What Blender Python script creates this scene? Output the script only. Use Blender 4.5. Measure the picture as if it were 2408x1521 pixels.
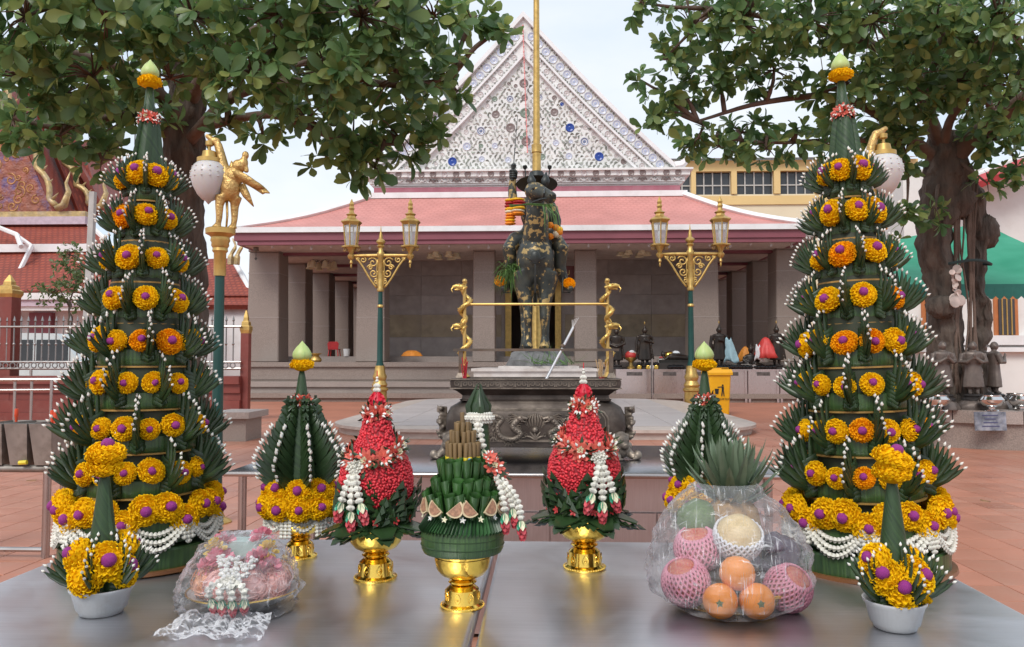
import bpy, bmesh, math, random
import numpy as np
from mathutils import Vector, Matrix, Euler, Quaternion, noise as mnoise
R = math.radians
PI = math.pi
random.seed(7)
for _o in list(bpy.data.objects):
    bpy.data.objects.remove(_o)
scene = bpy.context.scene
COL = scene.collection

# ---------------------------------------------------------------- camera
FPX, PCX, PCY = 1900.0, 1203.5, 760.5          # focal length and centre in pixels of a 2407 px wide picture
CAMZ = 1.25
cam_data = bpy.data.cameras.new('camera')
cam = bpy.data.objects.new('camera', cam_data)
COL.objects.link(cam)
cam.location = (0, 0, CAMZ)
cam.rotation_euler = Euler((R(90 + 2.7), 0, R(2.3)))
cam_data.sensor_width = 36.0
cam_data.lens = 36.0 * FPX / 2407.0
cam_data.clip_start = 0.05
cam_data.clip_end = 2000
scene.camera = cam
scene.view_settings.view_transform = 'Standard'
scene.view_settings.look = 'None'
scene.view_settings.gamma = 1
scene.view_settings.use_curve_mapping = False
scene.view_settings.exposure = 0.5
scene.cycles.max_bounces = 8
scene.cycles.transparent_max_bounces = 16
scene.cycles.diffuse_bounces = 3
scene.cycles.glossy_bounces = 3
scene.cycles.transmission_bounces = 4
scene.cycles.caustics_reflective = False
scene.cycles.caustics_refractive = False
scene.cycles.use_denoising = True

# ---------------------------------------------------------------- world: a bright overcast sky
SUN_EL, SUN_AZ = R(46), R(200)                   # azimuth clockwise from +Y
world = bpy.data.worlds.new('World')
scene.world = world
world.use_nodes = True
wn, wl = world.node_tree.nodes, world.node_tree.links
wn.clear()
w_out = wn.new('ShaderNodeOutputWorld')
w_bg = wn.new('ShaderNodeBackground')
w_bg.inputs['Strength'].default_value = 0.1
w_sky = wn.new('ShaderNodeTexSky')
w_sky.sky_type = 'NISHITA'
w_sky.sun_disc = False
w_sky.sun_elevation = SUN_EL
w_sky.sun_rotation = SUN_AZ
w_tc = wn.new('ShaderNodeTexCoord')
w_map = wn.new('ShaderNodeMapping')
w_map.inputs['Scale'].default_value = (1.3, 1.3, 3.2)
w_ns = wn.new('ShaderNodeTexNoise')
w_ns.inputs['Scale'].default_value = 1.7
w_ns.inputs['Detail'].default_value = 5
w_ns.inputs['Roughness'].default_value = 0.5
w_rp = wn.new('ShaderNodeValToRGB')
w_rp.color_ramp.elements[0].position = 0.36
w_rp.color_ramp.elements[0].color = (5.2, 6.2, 7.4, 1)
w_rp.color_ramp.elements[1].position = 0.62
w_rp.color_ramp.elements[1].color = (7.5, 7.7, 8.0, 1)
w_mx = wn.new('ShaderNodeMixRGB')
w_mx.inputs[0].default_value = 0.9
wl.new(w_tc.outputs['Generated'], w_map.inputs['Vector'])
wl.new(w_map.outputs['Vector'], w_ns.inputs['Vector'])
wl.new(w_ns.outputs['Fac'], w_rp.inputs['Fac'])
wl.new(w_sky.outputs['Color'], w_mx.inputs[1])
wl.new(w_rp.outputs['Color'], w_mx.inputs[2])
wl.new(w_mx.outputs['Color'], w_bg.inputs['Color'])
wl.new(w_bg.outputs['Background'], w_out.inputs['Surface'])

sun_data = bpy.data.lights.new('sun', 'SUN')
sun_data.energy = 1.5
sun_data.angle = R(24)
sun_data.color = (1.0, 0.96, 0.9)
sun = bpy.data.objects.new('sun', sun_data)
COL.objects.link(sun)
_sd = Vector((math.sin(SUN_AZ) * math.cos(SUN_EL), math.cos(SUN_AZ) * math.cos(SUN_EL), math.sin(SUN_EL)))
sun.rotation_euler = _sd.to_track_quat('Z', 'Y').to_euler()

# ---------------------------------------------------------------- helpers
CAMM = cam.rotation_euler.to_matrix()


def at(px, py, Y=None, z=None):
    """A point of the place whose sight line is known, at world depth Y or height z."""
    d = CAMM @ Vector(((px - PCX) / FPX, -(py - PCY) / FPX, -1.0))
    t = Y / d.y if Y is not None else (z - CAMZ) / d.z
    return Vector((0, 0, CAMZ)) + d * t


class MB:
    def __init__(s):
        s.v, s.f, s.mi = [], [], []

    def add(s, vs, fs, mi=0):
        o = len(s.v)
        s.v.extend([tuple(p) for p in vs])
        for f in fs:
            s.f.append(tuple(i + o for i in f))
            s.mi.append(mi)
        return s

    def join(s, other, M=None, mi=None):
        vs = [M @ Vector(p) for p in other.v] if M is not None else other.v
        o = len(s.v)
        s.v.extend([tuple(p) for p in vs])
        for f, m in zip(other.f, other.mi):
            s.f.append(tuple(i + o for i in f))
            s.mi.append(m if mi is None else mi)
        return s

    def box(s, c, d, rz=0, mi=0, top=(1, 1), M=None):
        hx, hy, hz = d[0] / 2, d[1] / 2, d[2] / 2
        vs = []
        for zz, (tx, ty) in ((-hz, (1, 1)), (hz, top)):
            for sx, sy in ((-1, -1), (1, -1), (1, 1), (-1, 1)):
                vs.append(Vector((sx * hx * tx, sy * hy * ty, zz)))
        if M is None:
            M = Matrix.Translation(Vector(c)) @ Matrix.Rotation(rz, 4, 'Z')
        else:
            M = Matrix.Translation(Vector(c)) @ M.to_4x4()
        vs = [M @ p for p in vs]
        return s.add(vs, [(0, 3, 2, 1), (4, 5, 6, 7), (0, 1, 5, 4), (1, 2, 6, 5), (2, 3, 7, 6), (3, 0, 4, 7)], mi)

    def lathe(s, prof, n=24, c=(0, 0, 0), mi=0, caps=True, M=None, lobes=None, ph=0.0, sx=1.0, sy=1.0):
        vs = []
        for r, z in prof:
            for k in range(n):
                a = 2 * PI * k / n + ph
                rr = r * (lobes(a, z) if lobes else 1.0)
                vs.append(Vector((rr * math.cos(a) * sx, rr * math.sin(a) * sy, z)))
        T = Matrix.Translation(Vector(c))
        if M is not None:
            T = T @ M.to_4x4()
        vs = [T @ p for p in vs]
        fs = []
        for j in range(len(prof) - 1):
            for k in range(n):
                a, b = j * n + k, j * n + (k + 1) % n
                fs.append((a, b, b + n, a + n))
        if caps:
            fs.append(tuple(reversed(range(n))))
            fs.append(tuple(range((len(prof) - 1) * n, len(prof) * n)))
        return s.add(vs, fs, mi)

    def tube(s, pts, rad, n=8, mi=0, caps=True, flat=1.0, up=None, roll=0.0):
        pts = [Vector(p) for p in pts]
        if not hasattr(rad, '__len__'):
            rad = [rad] * len(pts)
        vs, prev = [], None
        for i, p in enumerate(pts):
            t = (pts[min(i + 1, len(pts) - 1)] - pts[max(i - 1, 0)])
            if t.length < 1e-9:
                t = Vector((0, 0, 1))
            t.normalize()
            if prev is None:
                u = Vector(up) if up is not None else (Vector((0, 0, 1)) if abs(t.z) < .9 else Vector((1, 0, 0)))
            else:
                u = prev
            u = (u - t * u.dot(t))
            if u.length < 1e-6:
                u = t.orthogonal()
            u.normalize()
            prev = u
            w = t.cross(u)
            for k in range(n):
                a = 2 * PI * k / n + roll
                vs.append(p + u * math.cos(a) * rad[i] + w * math.sin(a) * rad[i] * flat)
        fs = []
        for j in range(len(pts) - 1):
            for k in range(n):
                a, b = j * n + k, j * n + (k + 1) % n
                fs.append((a, b, b + n, a + n))
        if caps:
            fs.append(tuple(reversed(range(n))))
            fs.append(tuple(range((len(pts) - 1) * n, len(pts) * n)))
        return s.add(vs, fs, mi)

    def ell(s, c, r, nu=12, nv=8, mi=0, M=None, jit=0.0):
        if not hasattr(r, '__len__'):
            r = (r, r, r)
        vs = [Vector((0, 0, -r[2]))]
        for j in range(1, nv):
            ph = -PI / 2 + PI * j / nv
            for k in range(nu):
                a = 2 * PI * k / nu
                q = 1 + (random.random() - .5) * jit
                vs.append(Vector((r[0] * math.cos(ph) * math.cos(a) * q, r[1] * math.cos(ph) * math.sin(a) * q, r[2] * math.sin(ph) * q)))
        vs.append(Vector((0, 0, r[2])))
        T = Matrix.Translation(Vector(c))
        if M is not None:
            T = T @ M.to_4x4()
        vs = [T @ p for p in vs]
        fs = []
        for k in range(nu):
            fs.append((0, 1 + (k + 1) % nu, 1 + k))
        for j in range(nv - 2):
            for k in range(nu):
                a, b = 1 + j * nu + k, 1 + j * nu + (k + 1) % nu
                fs.append((a, b, b + nu, a + nu))
        e = len(vs) - 1
        o = 1 + (nv - 2) * nu
        for k in range(nu):
            fs.append((o + k, o + (k + 1) % nu, e))
        return s.add(vs, fs, mi)

    def prism(s, poly, h, M=None, mi=0, z0=0.0):
        """poly in local xy, extruded from z0 to z0+h, then moved by M."""
        n = len(poly)
        vs = [Vector((x, y, z0)) for x, y in poly] + [Vector((x, y, z0 + h)) for x, y in poly]
        if M is not None:
            vs = [M @ p for p in vs]
        fs = [tuple(reversed(range(n))), tuple(range(n, 2 * n))]
        for k in range(n):
            b = (k + 1) % n
            fs.append((k, b, b + n, k + n))
        return s.add(vs, fs, mi)

    def grid(s, fn, nu, nv, mi=0, closed_u=False):
        vs = []
        for j in range(nv + 1):
            for i in range(nu + (0 if closed_u else 1)):
                vs.append(fn(i / nu, j / nv))
        w = nu if closed_u else nu + 1
        fs = []
        for j in range(nv):
            for i in range(nu):
                a = j * w + i
                b = j * w + (i + 1) % w
                fs.append((a, b, b + w, a + w))
        return s.add(vs, fs, mi)

    def mesh(s, name, mats, smooth=True, ang=40):
        me = bpy.data.meshes.new(name)
        me.from_pydata(s.v, [], s.f)
        if not isinstance(mats, (list, tuple)):
            mats = [mats]
        for m in mats:
            me.materials.append(m)
        if len(mats) > 1:
            me.polygons.foreach_set('material_index', s.mi)
        if smooth:
            me.polygons.foreach_set('use_smooth', [True] * len(s.f))
            if ang < 180:
                me.set_sharp_from_angle(angle=R(ang))
        me.update()
        return me

    def build(s, name, mats, parent=None, smooth=True, ang=40, loc=None, rot=None):
        return inst(name, s.mesh(name, mats, smooth, ang), parent, loc, rot)


def inst(name, me, parent=None, loc=None, rot=None, M=None, scale=None):
    o = bpy.data.objects.new(name, me)
    COL.objects.link(o)
    if parent is not None:
        o.parent = parent
    if M is not None:
        o.matrix_local = M
    else:
        if loc is not None:
            o.location = loc
        if rot is not None:
            o.rotation_euler = rot
        if scale is not None:
            o.scale = scale if hasattr(scale, '__len__') else (scale, scale, scale)
    return o


def tag(o, label=None, cat=None, group=None, kind=None):
    if label:
        o['label'] = label
    if cat:
        o['category'] = cat
    if group:
        o['group'] = group
    if kind:
        o['kind'] = kind
    return o


def empty(name, loc=(0, 0, 0), rz=0, label=None, cat=None, group=None):
    o = bpy.data.objects.new(name, None)
    COL.objects.link(o)
    o.location = loc
    o.rotation_euler = (0, 0, rz)
    o.empty_display_size = 0.05
    tag(o, label, cat, group)
    return o


def copy_tree(o, parent=None):
    c = o.copy()
    COL.objects.link(c)
    c.parent = parent
    for ch in list(o.children):
        copy_tree(ch, c)
    return c


def aim(d, loc=(0, 0, 0), roll=0.0, sc=1.0):
    """matrix that turns +Z to d"""
    q = Vector(d).to_track_quat('Z', 'Y')
    S = Matrix.Diagonal((sc, sc, sc, 1)) if not hasattr(sc, '__len__') else Matrix.Diagonal((*sc, 1))
    return Matrix.Translation(Vector(loc)) @ q.to_matrix().to_4x4() @ Matrix.Rotation(roll, 4, 'Z') @ S


def remeshed(mb, name, mats, voxel, smooth_it=4, parent=None, loc=None, rot=None, fac=0.5):
    """fuse overlapping shapes into one continuous skin"""
    me = mb.mesh(name + '_raw', mats, False)
    o = bpy.data.objects.new(name, me)
    COL.objects.link(o)
    m = o.modifiers.new('r', 'REMESH')
    m.mode = 'VOXEL'
    m.voxel_size = voxel
    m.use_smooth_shade = True
    if smooth_it:
        m2 = o.modifiers.new('s', 'SMOOTH')
        m2.iterations = smooth_it
        m2.factor = fac
    dg = bpy.context.evaluated_depsgraph_get()
    ev = o.evaluated_get(dg)
    me2 = bpy.data.meshes.new_from_object(ev)
    o.modifiers.clear()
    o.data = me2
    if not me2.materials:
        for x in (mats if isinstance(mats, (list, tuple)) else [mats]):
            me2.materials.append(x)
    bpy.data.meshes.remove(me)
    if parent is not None:
        o.parent = parent
    if loc is not None:
        o.location = loc
    if rot is not None:
        o.rotation_euler = rot
    return o


def bez(p0, p1, p2, p3, n=10):
    p0, p1, p2, p3 = map(Vector, (p0, p1, p2, p3))
    out = []
    for i in range(n + 1):
        t = i / n
        out.append(p0 * (1 - t) ** 3 + p1 * 3 * t * (1 - t) ** 2 + p2 * 3 * t * t * (1 - t) + p3 * t ** 3)
    return out


def spline(pts, n=6):
    """Catmull-Rom through points"""
    P = [Vector(p) for p in pts]
    P = [P[0] * 2 - P[1]] + P + [P[-1] * 2 - P[-2]]
    out = []
    for i in range(1, len(P) - 2):
        a, b, c, d = P[i - 1], P[i], P[i + 1], P[i + 2]
        for k in range(n):
            t = k / n
            out.append(0.5 * ((2 * b) + (c - a) * t + (2 * a - 5 * b + 4 * c - d) * t * t + (3 * b - a - 3 * c + d) * t ** 3))
    out.append(P[-2])
    return out


# ---------------------------------------------------------------- materials
_M = {}


def mat(name, col, rough=.6, metal=0.0, var=.12, vscale=6.0, bump=0.0, bscale=60.0, spec=.5, island=0.0, hue=None,
        translucent=0.0, coat=0.0, objvar=0.0, detail=4.0, dirt=None, dscale=2.0, damt=.5, stretch=None, emit=None,
        aniso=0.0, rvar=0.0, bdist=.01, alpha=None, sss=0.0):
    if name in _M:
        return _M[name]
    m = bpy.data.materials.new(name)
    m.use_nodes = True
    nt = m.node_tree
    N, L = nt.nodes, nt.links
    b = N['Principled BSDF']
    out = N['Material Output']
    b.inputs['Roughness'].default_value = rough
    b.inputs['Metallic'].default_value = metal
    b.inputs['Specular IOR Level'].default_value = spec
    if coat:
        b.inputs['Coat Weight'].default_value = coat
        b.inputs['Coat Roughness'].default_value = .15
    if sss:
        b.inputs['Subsurface Weight'].default_value = sss
        b.inputs['Subsurface Radius'].default_value = (.01, .006, .003)
        b.inputs['Subsurface Scale'].default_value = .6
    tc = N.new('ShaderNodeTexCoord')
    vec = tc.outputs['Object']
    if stretch:
        mp = N.new('ShaderNodeMapping')
        mp.inputs['Scale'].default_value = stretch
        L.new(vec, mp.inputs['Vector'])
        vec = mp.outputs['Vector']
    if objvar:
        oi = N.new('ShaderNodeObjectInfo')
        ad = N.new('ShaderNodeVectorMath')
        ad.operation = 'ADD'
        ml = N.new('ShaderNodeMath')
        ml.operation = 'MULTIPLY'
        ml.inputs[1].default_value = 37.0
        L.new(oi.outputs['Random'], ml.inputs[0])
        L.new(vec, ad.inputs[0])
        L.new(ml.outputs[0], ad.inputs[1])
        vec = ad.outputs[0]
    ns = N.new('ShaderNodeTexNoise')
    ns.inputs['Scale'].default_value = vscale
    ns.inputs['Detail'].default_value = detail
    L.new(vec, ns.inputs['Vector'])
    c = Vector(col)
    rp = N.new('ShaderNodeValToRGB')
    lo, hi = c * (1 - var), c * (1 + var)
    if hue:
        hi = Vector(hue)
        lo = c
    e = rp.color_ramp.elements
    e[0].position, e[1].position = .3, .7
    e[0].color = (*[max(0, min(1, x)) for x in lo], 1)
    e[1].color = (*[max(0, min(1, x)) for x in hi], 1)
    L.new(ns.outputs['Fac'], rp.inputs['Fac'])
    colout = rp.outputs['Color']
    if dirt:
        dn = N.new('ShaderNodeTexNoise')
        dn.inputs['Scale'].default_value = dscale
        dn.inputs['Detail'].default_value = 6
        dn.inputs['Roughness'].default_value = .65
        L.new(vec, dn.inputs['Vector'])
        dr = N.new('ShaderNodeValToRGB')
        dr.color_ramp.elements[0].position = .48
        dr.color_ramp.elements[0].color = (0, 0, 0, 1)
        dr.color_ramp.elements[1].position = .68
        dr.color_ramp.elements[1].color = (damt, damt, damt, 1)
        L.new(dn.outputs['Fac'], dr.inputs['Fac'])
        mx = N.new('ShaderNodeMixRGB')
        L.new(dr.outputs['Color'], mx.inputs[0])
        L.new(colout, mx.inputs[1])
        mx.inputs[2].default_value = (*dirt, 1)
        colout = mx.outputs['Color']
    if island or objvar:
        hs = N.new('ShaderNodeHueSaturation')
        mr = N.new('ShaderNodeMapRange')
        amt = island or objvar
        mr.inputs['To Min'].default_value = 1 - amt
        mr.inputs['To Max'].default_value = 1 + amt
        if island:
            g = N.new('ShaderNodeNewGeometry')
            L.new(g.outputs['Random Per Island'], mr.inputs['Value'])
        else:
            L.new(oi.outputs['Random'], mr.inputs['Value'])
        L.new(mr.outputs['Result'], hs.inputs['Value'])
        L.new(colout, hs.inputs['Color'])
        colout = hs.outputs['Color']
    L.new(colout, b.inputs['Base Color'])
    if rvar:
        rm = N.new('ShaderNodeMapRange')
        rm.inputs['From Min'].default_value = .3
        rm.inputs['From Max'].default_value = .7
        rm.inputs['To Min'].default_value = max(.02, rough - rvar)
        rm.inputs['To Max'].default_value = min(1, rough + rvar)
        L.new(ns.outputs['Fac'], rm.inputs['Value'])
        L.new(rm.outputs['Result'], b.inputs['Roughness'])
    if bump:
        bn = N.new('ShaderNodeTexNoise')
        bn.inputs['Scale'].default_value = bscale
        bn.inputs['Detail'].default_value = 3
        L.new(vec, bn.inputs['Vector'])
        bp = N.new('ShaderNodeBump')
        bp.inputs['Strength'].default_value = bump
        bp.inputs['Distance'].default_value = bdist
        L.new(bn.outputs['Fac'], bp.inputs['Height'])
        L.new(bp.outputs['Normal'], b.inputs['Normal'])
    if emit:
        b.inputs['Emission Color'].default_value = (*emit[:3], 1)
        b.inputs['Emission Strength'].default_value = emit[3]
    if translucent:
        tr = N.new('ShaderNodeBsdfTranslucent')
        L.new(colout, tr.inputs['Color'])
        ms = N.new('ShaderNodeMixShader')
        ms.inputs[0].default_value = translucent
        L.new(b.outputs[0], ms.inputs[1])
        L.new(tr.outputs[0], ms.inputs[2])
        L.new(ms.outputs[0], out.inputs['Surface'])
    _M[name] = m
    return m


def nodes_of(m):
    return m.node_tree.nodes, m.node_tree.links, m.node_tree.nodes['Principled BSDF']
# ================================================================= large structure
def brick_mat(name, c1, c2, mortar, scale, bw, rh, msize=.02, rough=.7, bump=.4, off=.5, coord='Object', rot=None, spec=.3, dirt=None):
    m = mat(name, c1, rough=rough, spec=spec)
    N, L, b = nodes_of(m)
    tc = [n for n in N if n.type == 'TEX_COORD'][0]
    mp = N.new('ShaderNodeMapping')
    if rot:
        mp.inputs['Rotation'].default_value = rot
    L.new(tc.outputs[coord], mp.inputs['Vector'])
    br = N.new('ShaderNodeTexBrick')
    br.inputs['Color1'].default_value = (*c1, 1)
    br.inputs['Color2'].default_value = (*c2, 1)
    br.inputs['Mortar'].default_value = (*mortar, 1)
    br.inputs['Scale'].default_value = scale
    br.inputs['Mortar Size'].default_value = msize
    br.inputs['Brick Width'].default_value = bw
    br.inputs['Row Height'].default_value = rh
    br.offset = off
    L.new(mp.outputs['Vector'], br.inputs['Vector'])
    col = br.outputs['Color']
    ns = N.new('ShaderNodeTexNoise')
    ns.inputs['Scale'].default_value = .8
    ns.inputs['Detail'].default_value = 6
    L.new(tc.outputs[coord], ns.inputs['Vector'])
    hs = N.new('ShaderNodeHueSaturation')
    mr = N.new('ShaderNodeMapRange')
    mr.inputs['From Min'].default_value = .3
    mr.inputs['From Max'].default_value = .7
    mr.inputs['To Min'].default_value = .86
    mr.inputs['To Max'].default_value = 1.12
    L.new(ns.outputs['Fac'], mr.inputs['Value'])
    L.new(mr.outputs['Result'], hs.inputs['Value'])
    L.new(col, hs.inputs['Color'])
    L.new(hs.outputs['Color'], b.inputs['Base Color'])
    if bump:
        bp = N.new('ShaderNodeBump')
        bp.inputs['Strength'].default_value = bump
        bp.inputs['Distance'].default_value = .02
        bp.invert = True
        L.new(br.outputs['Fac'], bp.inputs['Height'])
        L.new(bp.outputs['Normal'], b.inputs['Normal'])
    return m


M_TERRA = brick_mat('terracotta_far', (.45, .18, .112), (.42, .165, .105), (.39, .155, .10), 1.0, .3, .3, .004, rough=.5, off=0.0)
M_TILE = mat('terracotta_tile', (.46, .185, .115), rough=.36, var=.10, vscale=1.3, bump=.08, bscale=45, objvar=.05, rvar=.12,
             dirt=(.50, .27, .19), dscale=1.1, damt=.5)
M_GRAN = mat('pink_granite', (.27, .215, .185), rough=.5, var=.30, vscale=60, detail=6, bump=.05, bscale=90, dirt=(.33, .29, .26), dscale=.5, damt=.4)
M_GRANL = mat('light_granite', (.36, .30, .27), rough=.45, var=.22, vscale=70, detail=6, dirt=(.22, .18, .16), dscale=.8, damt=.4)
M_SLAB = mat('plaza_granite', (.50, .455, .445), rough=.35, var=.12, vscale=5, objvar=.06, detail=8, stretch=(1, 6, 1))
M_SLABE = mat('plaza_edge', (.52, .44, .39), rough=.45, var=.12, vscale=7, dirt=(.3, .25, .2), damt=.4)
M_WALLP = mat('grey_stone_panel', (.33, .285, .265), rough=.45, var=.16, vscale=3, objvar=.10, detail=8, dirt=(.22, .18, .16), dscale=.9, damt=.5)
M_WALLY = mat('ochre_stone_panel', (.33, .26, .17), rough=.5, var=.25, vscale=4, objvar=.10, detail=8, dirt=(.20, .16, .13), dscale=2, damt=.6)
M_WHITE = mat('white_paint', (.78, .77, .77), rough=.6, var=.05, vscale=2, dirt=(.5, .47, .44), dscale=1.5, damt=.35)
M_PLASTER = mat('stucco_white', (.76, .76, .74), rough=.75, var=.08, vscale=3, bump=.25, bscale=18, bdist=.03, dirt=(.55, .52, .50), dscale=1.2, damt=.35)
M_MAROON = mat('maroon_paint', (.23, .065, .085), rough=.5, var=.08, vscale=2)
M_PINK = mat('pink_paint', (.42, .13, .17), rough=.6, var=.10, vscale=2, dirt=(.5, .3, .32), dscale=1.5, damt=.4)
M_ROOFP = brick_mat('pink_roof_tile', (.60, .265, .235), (.58, .25, .22), (.53, .22, .195), 1.0, .22, .16, .03, rough=.6, bump=.3)
M_DARK = mat('dark_inside', (.03, .025, .022), rough=.8)
M_CEIL = mat('soffit_cream', (.62, .54, .50), rough=.7, dirt=(.3, .2, .19), damt=.3)
M_GOLD = mat('gold_paint', (.56, .37, .12), rough=.42, metal=.7, var=.18, vscale=9, bump=.05, bscale=60, dirt=(.38, .22, .05), dscale=6, damt=.4)
M_GOLDS = mat('gold_shiny', (.80, .52, .12), rough=.22, metal=1.0, var=.10, vscale=9)

# ---- ground
gm = MB().add([(-150, -20, 0), (150, -20, 0), (150, 400, 0), (-150, 400, 0)], [(0, 1, 2, 3)])
ground = tag(gm.build('ground', M_TERRA, smooth=False), 'terracotta tiled courtyard floor around the shrine', 'ground', kind='structure')
TS = .30
tile_mb = MB().box((0, 0, .003), (TS - .005, TS - .005, .006), top=(.985, .985))
tile_me = tile_mb.mesh('floor_tile', M_TILE, smooth=False)
vis = []
for i in range(-45, 46):
    for j in range(9, 56):
        x, y = i * TS, j * TS
        px = PCX + FPX * ((x * math.cos(R(2.3)) + y * math.sin(R(2.3))) / (y * math.cos(R(2.3)) - x * math.sin(R(2.3))))
        if -60 < px < 2470:
            near = px < 620 or px > 1800
            vis.append((0 if near else 1, y, x))
vis.sort()
rest = MB()
for n_, (k, y, x) in enumerate(vis):
    if n_ < 300:
        inst('floor_tile', tile_me, ground, (x, y, .004))
    else:
        rest.box((x, y, .007), (TS - .005, TS - .005, .006), top=(.985, .985))
tag(rest.build('floor_tiles', M_TILE, ground, smooth=False), kind='stuff')

# ---- round cornered granite plaza under the statue
PX0, PX1, PY0, PY1, PR = -3.8, 3.75, 12.9, 24.0, 1.9


def rrect(x0, x1, y0, y1, r, n=10):
    out = []
    for cx, cy, a0 in ((x1 - r, y0 + r, -90), (x1 - r, y1 - r, 0), (x0 + r, y1 - r, 90), (x0 + r, y0 + r, 180)):
        for k in range(n + 1):
            a = R(a0 + 90 * k / n)
            out.append((cx + r * math.cos(a), cy + r * math.sin(a)))
    return out


pz = MB()
pz.prism(rrect(PX0 + .06, PX1 - .06, PY0 + .06, PY1 - .06, PR, 12), .12, z0=0)
pz.prism(rrect(PX0, PX1, PY0, PY1, PR, 12), .05, z0=.12)
plaza = tag(pz.build('plaza', M_SLABE, ang=30), 'raised pale granite plaza with rounded corners under the statue', 'plaza', kind='structure')


def inside_rr(x, y, m=.08):
    x0, x1, y0, y1 = PX0 + m, PX1 - m, PY0 + m, PY1 - m
    if not (x0 < x < x1 and y0 < y < y1):
        return False
    r = PR - m
    dx = max(x0 + r - x, x - (x1 - r), 0)
    dy = max(y0 + r - y, y - (y1 - r), 0)
    return dx * dx + dy * dy <= r * r


SX, SY = .78, .62
slab_me = MB().box((0, 0, .004), (SX - .012, SY - .012, .008)).mesh('paving_slab', M_SLAB, smooth=False)
for i in range(-6, 7):
    for j in range(0, 18):
        x, y = .2 + i * SX, PY0 + .4 + j * SY
        if all(inside_rr(x + sx * SX / 2, y + sy * SY / 2) for sx in (-1, 1) for sy in (-1, 1)):
            inst('paving_slab', slab_me, plaza, (x, y, .172))

# ================================================================= pavilion
pav = empty('pavilion', (0, 27, 0), 0, 'granite pavilion with pink hipped roof and white porcelain-studded gable', 'pavilion')
Y0 = 27.0


def plx(px, Y=27.0):
    return at(px, 850, Y=Y).x


# steps
xl, xr = plx(560, 25.3), plx(1930, 25.3)
for k, (y_, z0, z1, ex) in enumerate(((-2.0, 0, .27, .30), (-1.55, .27, .60, .12), (-1.1, .60, 1.235, 0))):
    sb = MB()
    w = xr - xl + 2 * ex
    cx = (xl + xr) / 2
    dep = 18
    sb.box((cx, y_ + dep / 2 + .06, (z0 + z1 - .10) / 2), (w - .12, dep, z1 - z0 - .10))
    sb.box((cx, y_ + dep / 2, z1 - .075), (w, dep + .05, .15))
    if k == 2:
        sb.box((cx, y_ + dep / 2 + .03, z0 + .12), (w - .05, dep, .10))
    sb.build('step', M_GRAN if k != 1 else M_GRANL, pav, smooth=False)
# columns
ZC0, ZC1 = 1.235, 5.2
SOF = 5.2


def column(x, y, w, d=None, mt=M_GRAN):
    d = d or w
    cb = MB()
    cb.box((0, 0, (ZC1 - ZC0 - .25) / 2), (w, d, ZC1 - ZC0 - .25), top=(.93, .93))
    cb.box((0, 0, ZC1 - ZC0 - .125), (w * .98, d * .98, .25))
    o = cb.build('column', mt, pav, smooth=False, loc=(x, y, ZC0))
    bv = o.modifiers.new('b', 'BEVEL')
    bv.width = .03
    bv.segments = 1
    # joint of pale mortar a third of the way up
    for zj, pj in ((1.5, .985), (3.0, .955)):
        MB().box((0, 0, zj), (w * pj + .004, d * pj + .004, .025)).build('joint', M_GRANL, o, smooth=False)
    return o


cols = [(621, 1.10), (872, .98), (1138, .76), (1377, .76), (1655, .98), (1862, 1.10)]
for px, w in cols:
    column(plx(px), -.2 + w / 2, w)
xC1, xC2, xC5, xC6 = plx(621), plx(872), plx(1655), plx(1862)
for k in range(1, 5):
    yk = 3.35 * k + .2
    column(xC1, yk, 1.0)
    column(xC6, yk, 1.0)
# floor ledge, ceiling, inner wall
MB().box(((xl + xr) / 2, 8.5, 1.235 + .10), (xr - xl - .8, 14.5, .2)).build('floor_ledge', M_GRANL, pav, smooth=False)
MB().box(((xl + xr) / 2, 8.2, SOF + .06), (xr - xl + .4, 19, .12)).build('ceiling', M_CEIL, pav, smooth=False)
# beams across the side bays
for xx in (xC1, xC6):
    for k in range(5):
        sgn = 1 if xx < 0 else -1
        MB().box((xx + sgn * 1.8, 3.35 * k + .4, SOF - .16), (2.6, .28, .3)).build('beam', M_MAROON, pav, smooth=False)
WY = 2.6
xd0, xd1 = at(1195, 800, Y=Y0 + WY).x, at(1312, 800, Y=Y0 + WY).x
wl_ = MB()
wl_.box(((xC2 - .3 + xd0) / 2, WY + .25, (1.4 + SOF) / 2), (xd0 - xC2 + .3, .4, SOF - 1.4))
wl_.box(((xC5 + .3 + xd1) / 2, WY + .25, (1.4 + SOF) / 2), (xC5 + .3 - xd1, .4, SOF - 1.4))
wl_.box(((xd0 + xd1) / 2, WY + .25, (4.1 + SOF) / 2), (xd1 - xd0, .4, SOF - 4.1))
wl_.box((xC2 - .12, WY + 6, (1.4 + SOF) / 2), (.36, 11.4, SOF - 1.4))
wl_.box((xC5 + .12, WY + 6, (1.4 + SOF) / 2), (.36, 11.4, SOF - 1.4))
wl_.box(((xl + xr) / 2, 16.2, (1.2 + SOF) / 2), (xr - xl, .4, SOF - 1.2))
wall = wl_.build('wall', M_GRANL, pav, smooth=False)
rows = [1.45, 2.15, 2.98, 3.70, 4.42, 5.18]
for a, b, in ((xC2 - .2, xd0 - .25), (xd1 + .25, xC5 + .2)):
    nc = 3
    cwid = (b - a) / nc
    for r_ in range(5):
        for c_ in range(nc):
            z0, z1 = rows[r_], rows[r_ + 1]
            yel = r_ == 1
            pm = MB().box((0, 0, 0), (cwid - .015, .03, z1 - z0 - .015))
            pm.build('wall_panel', M_WALLY if yel else M_WALLP, wall, smooth=False,
                     loc=(a + cwid * (c_ + .5), WY + .032 + .006 * ((r_ * 7 + c_ * 3) % 3), (z0 + z1) / 2))
for xx in (xd0, xd1):
    MB().box((xx, WY - .02, 2.75), (.22, .14, 2.75)).build('door_jamb', M_GOLD, pav, smooth=False)
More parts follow.
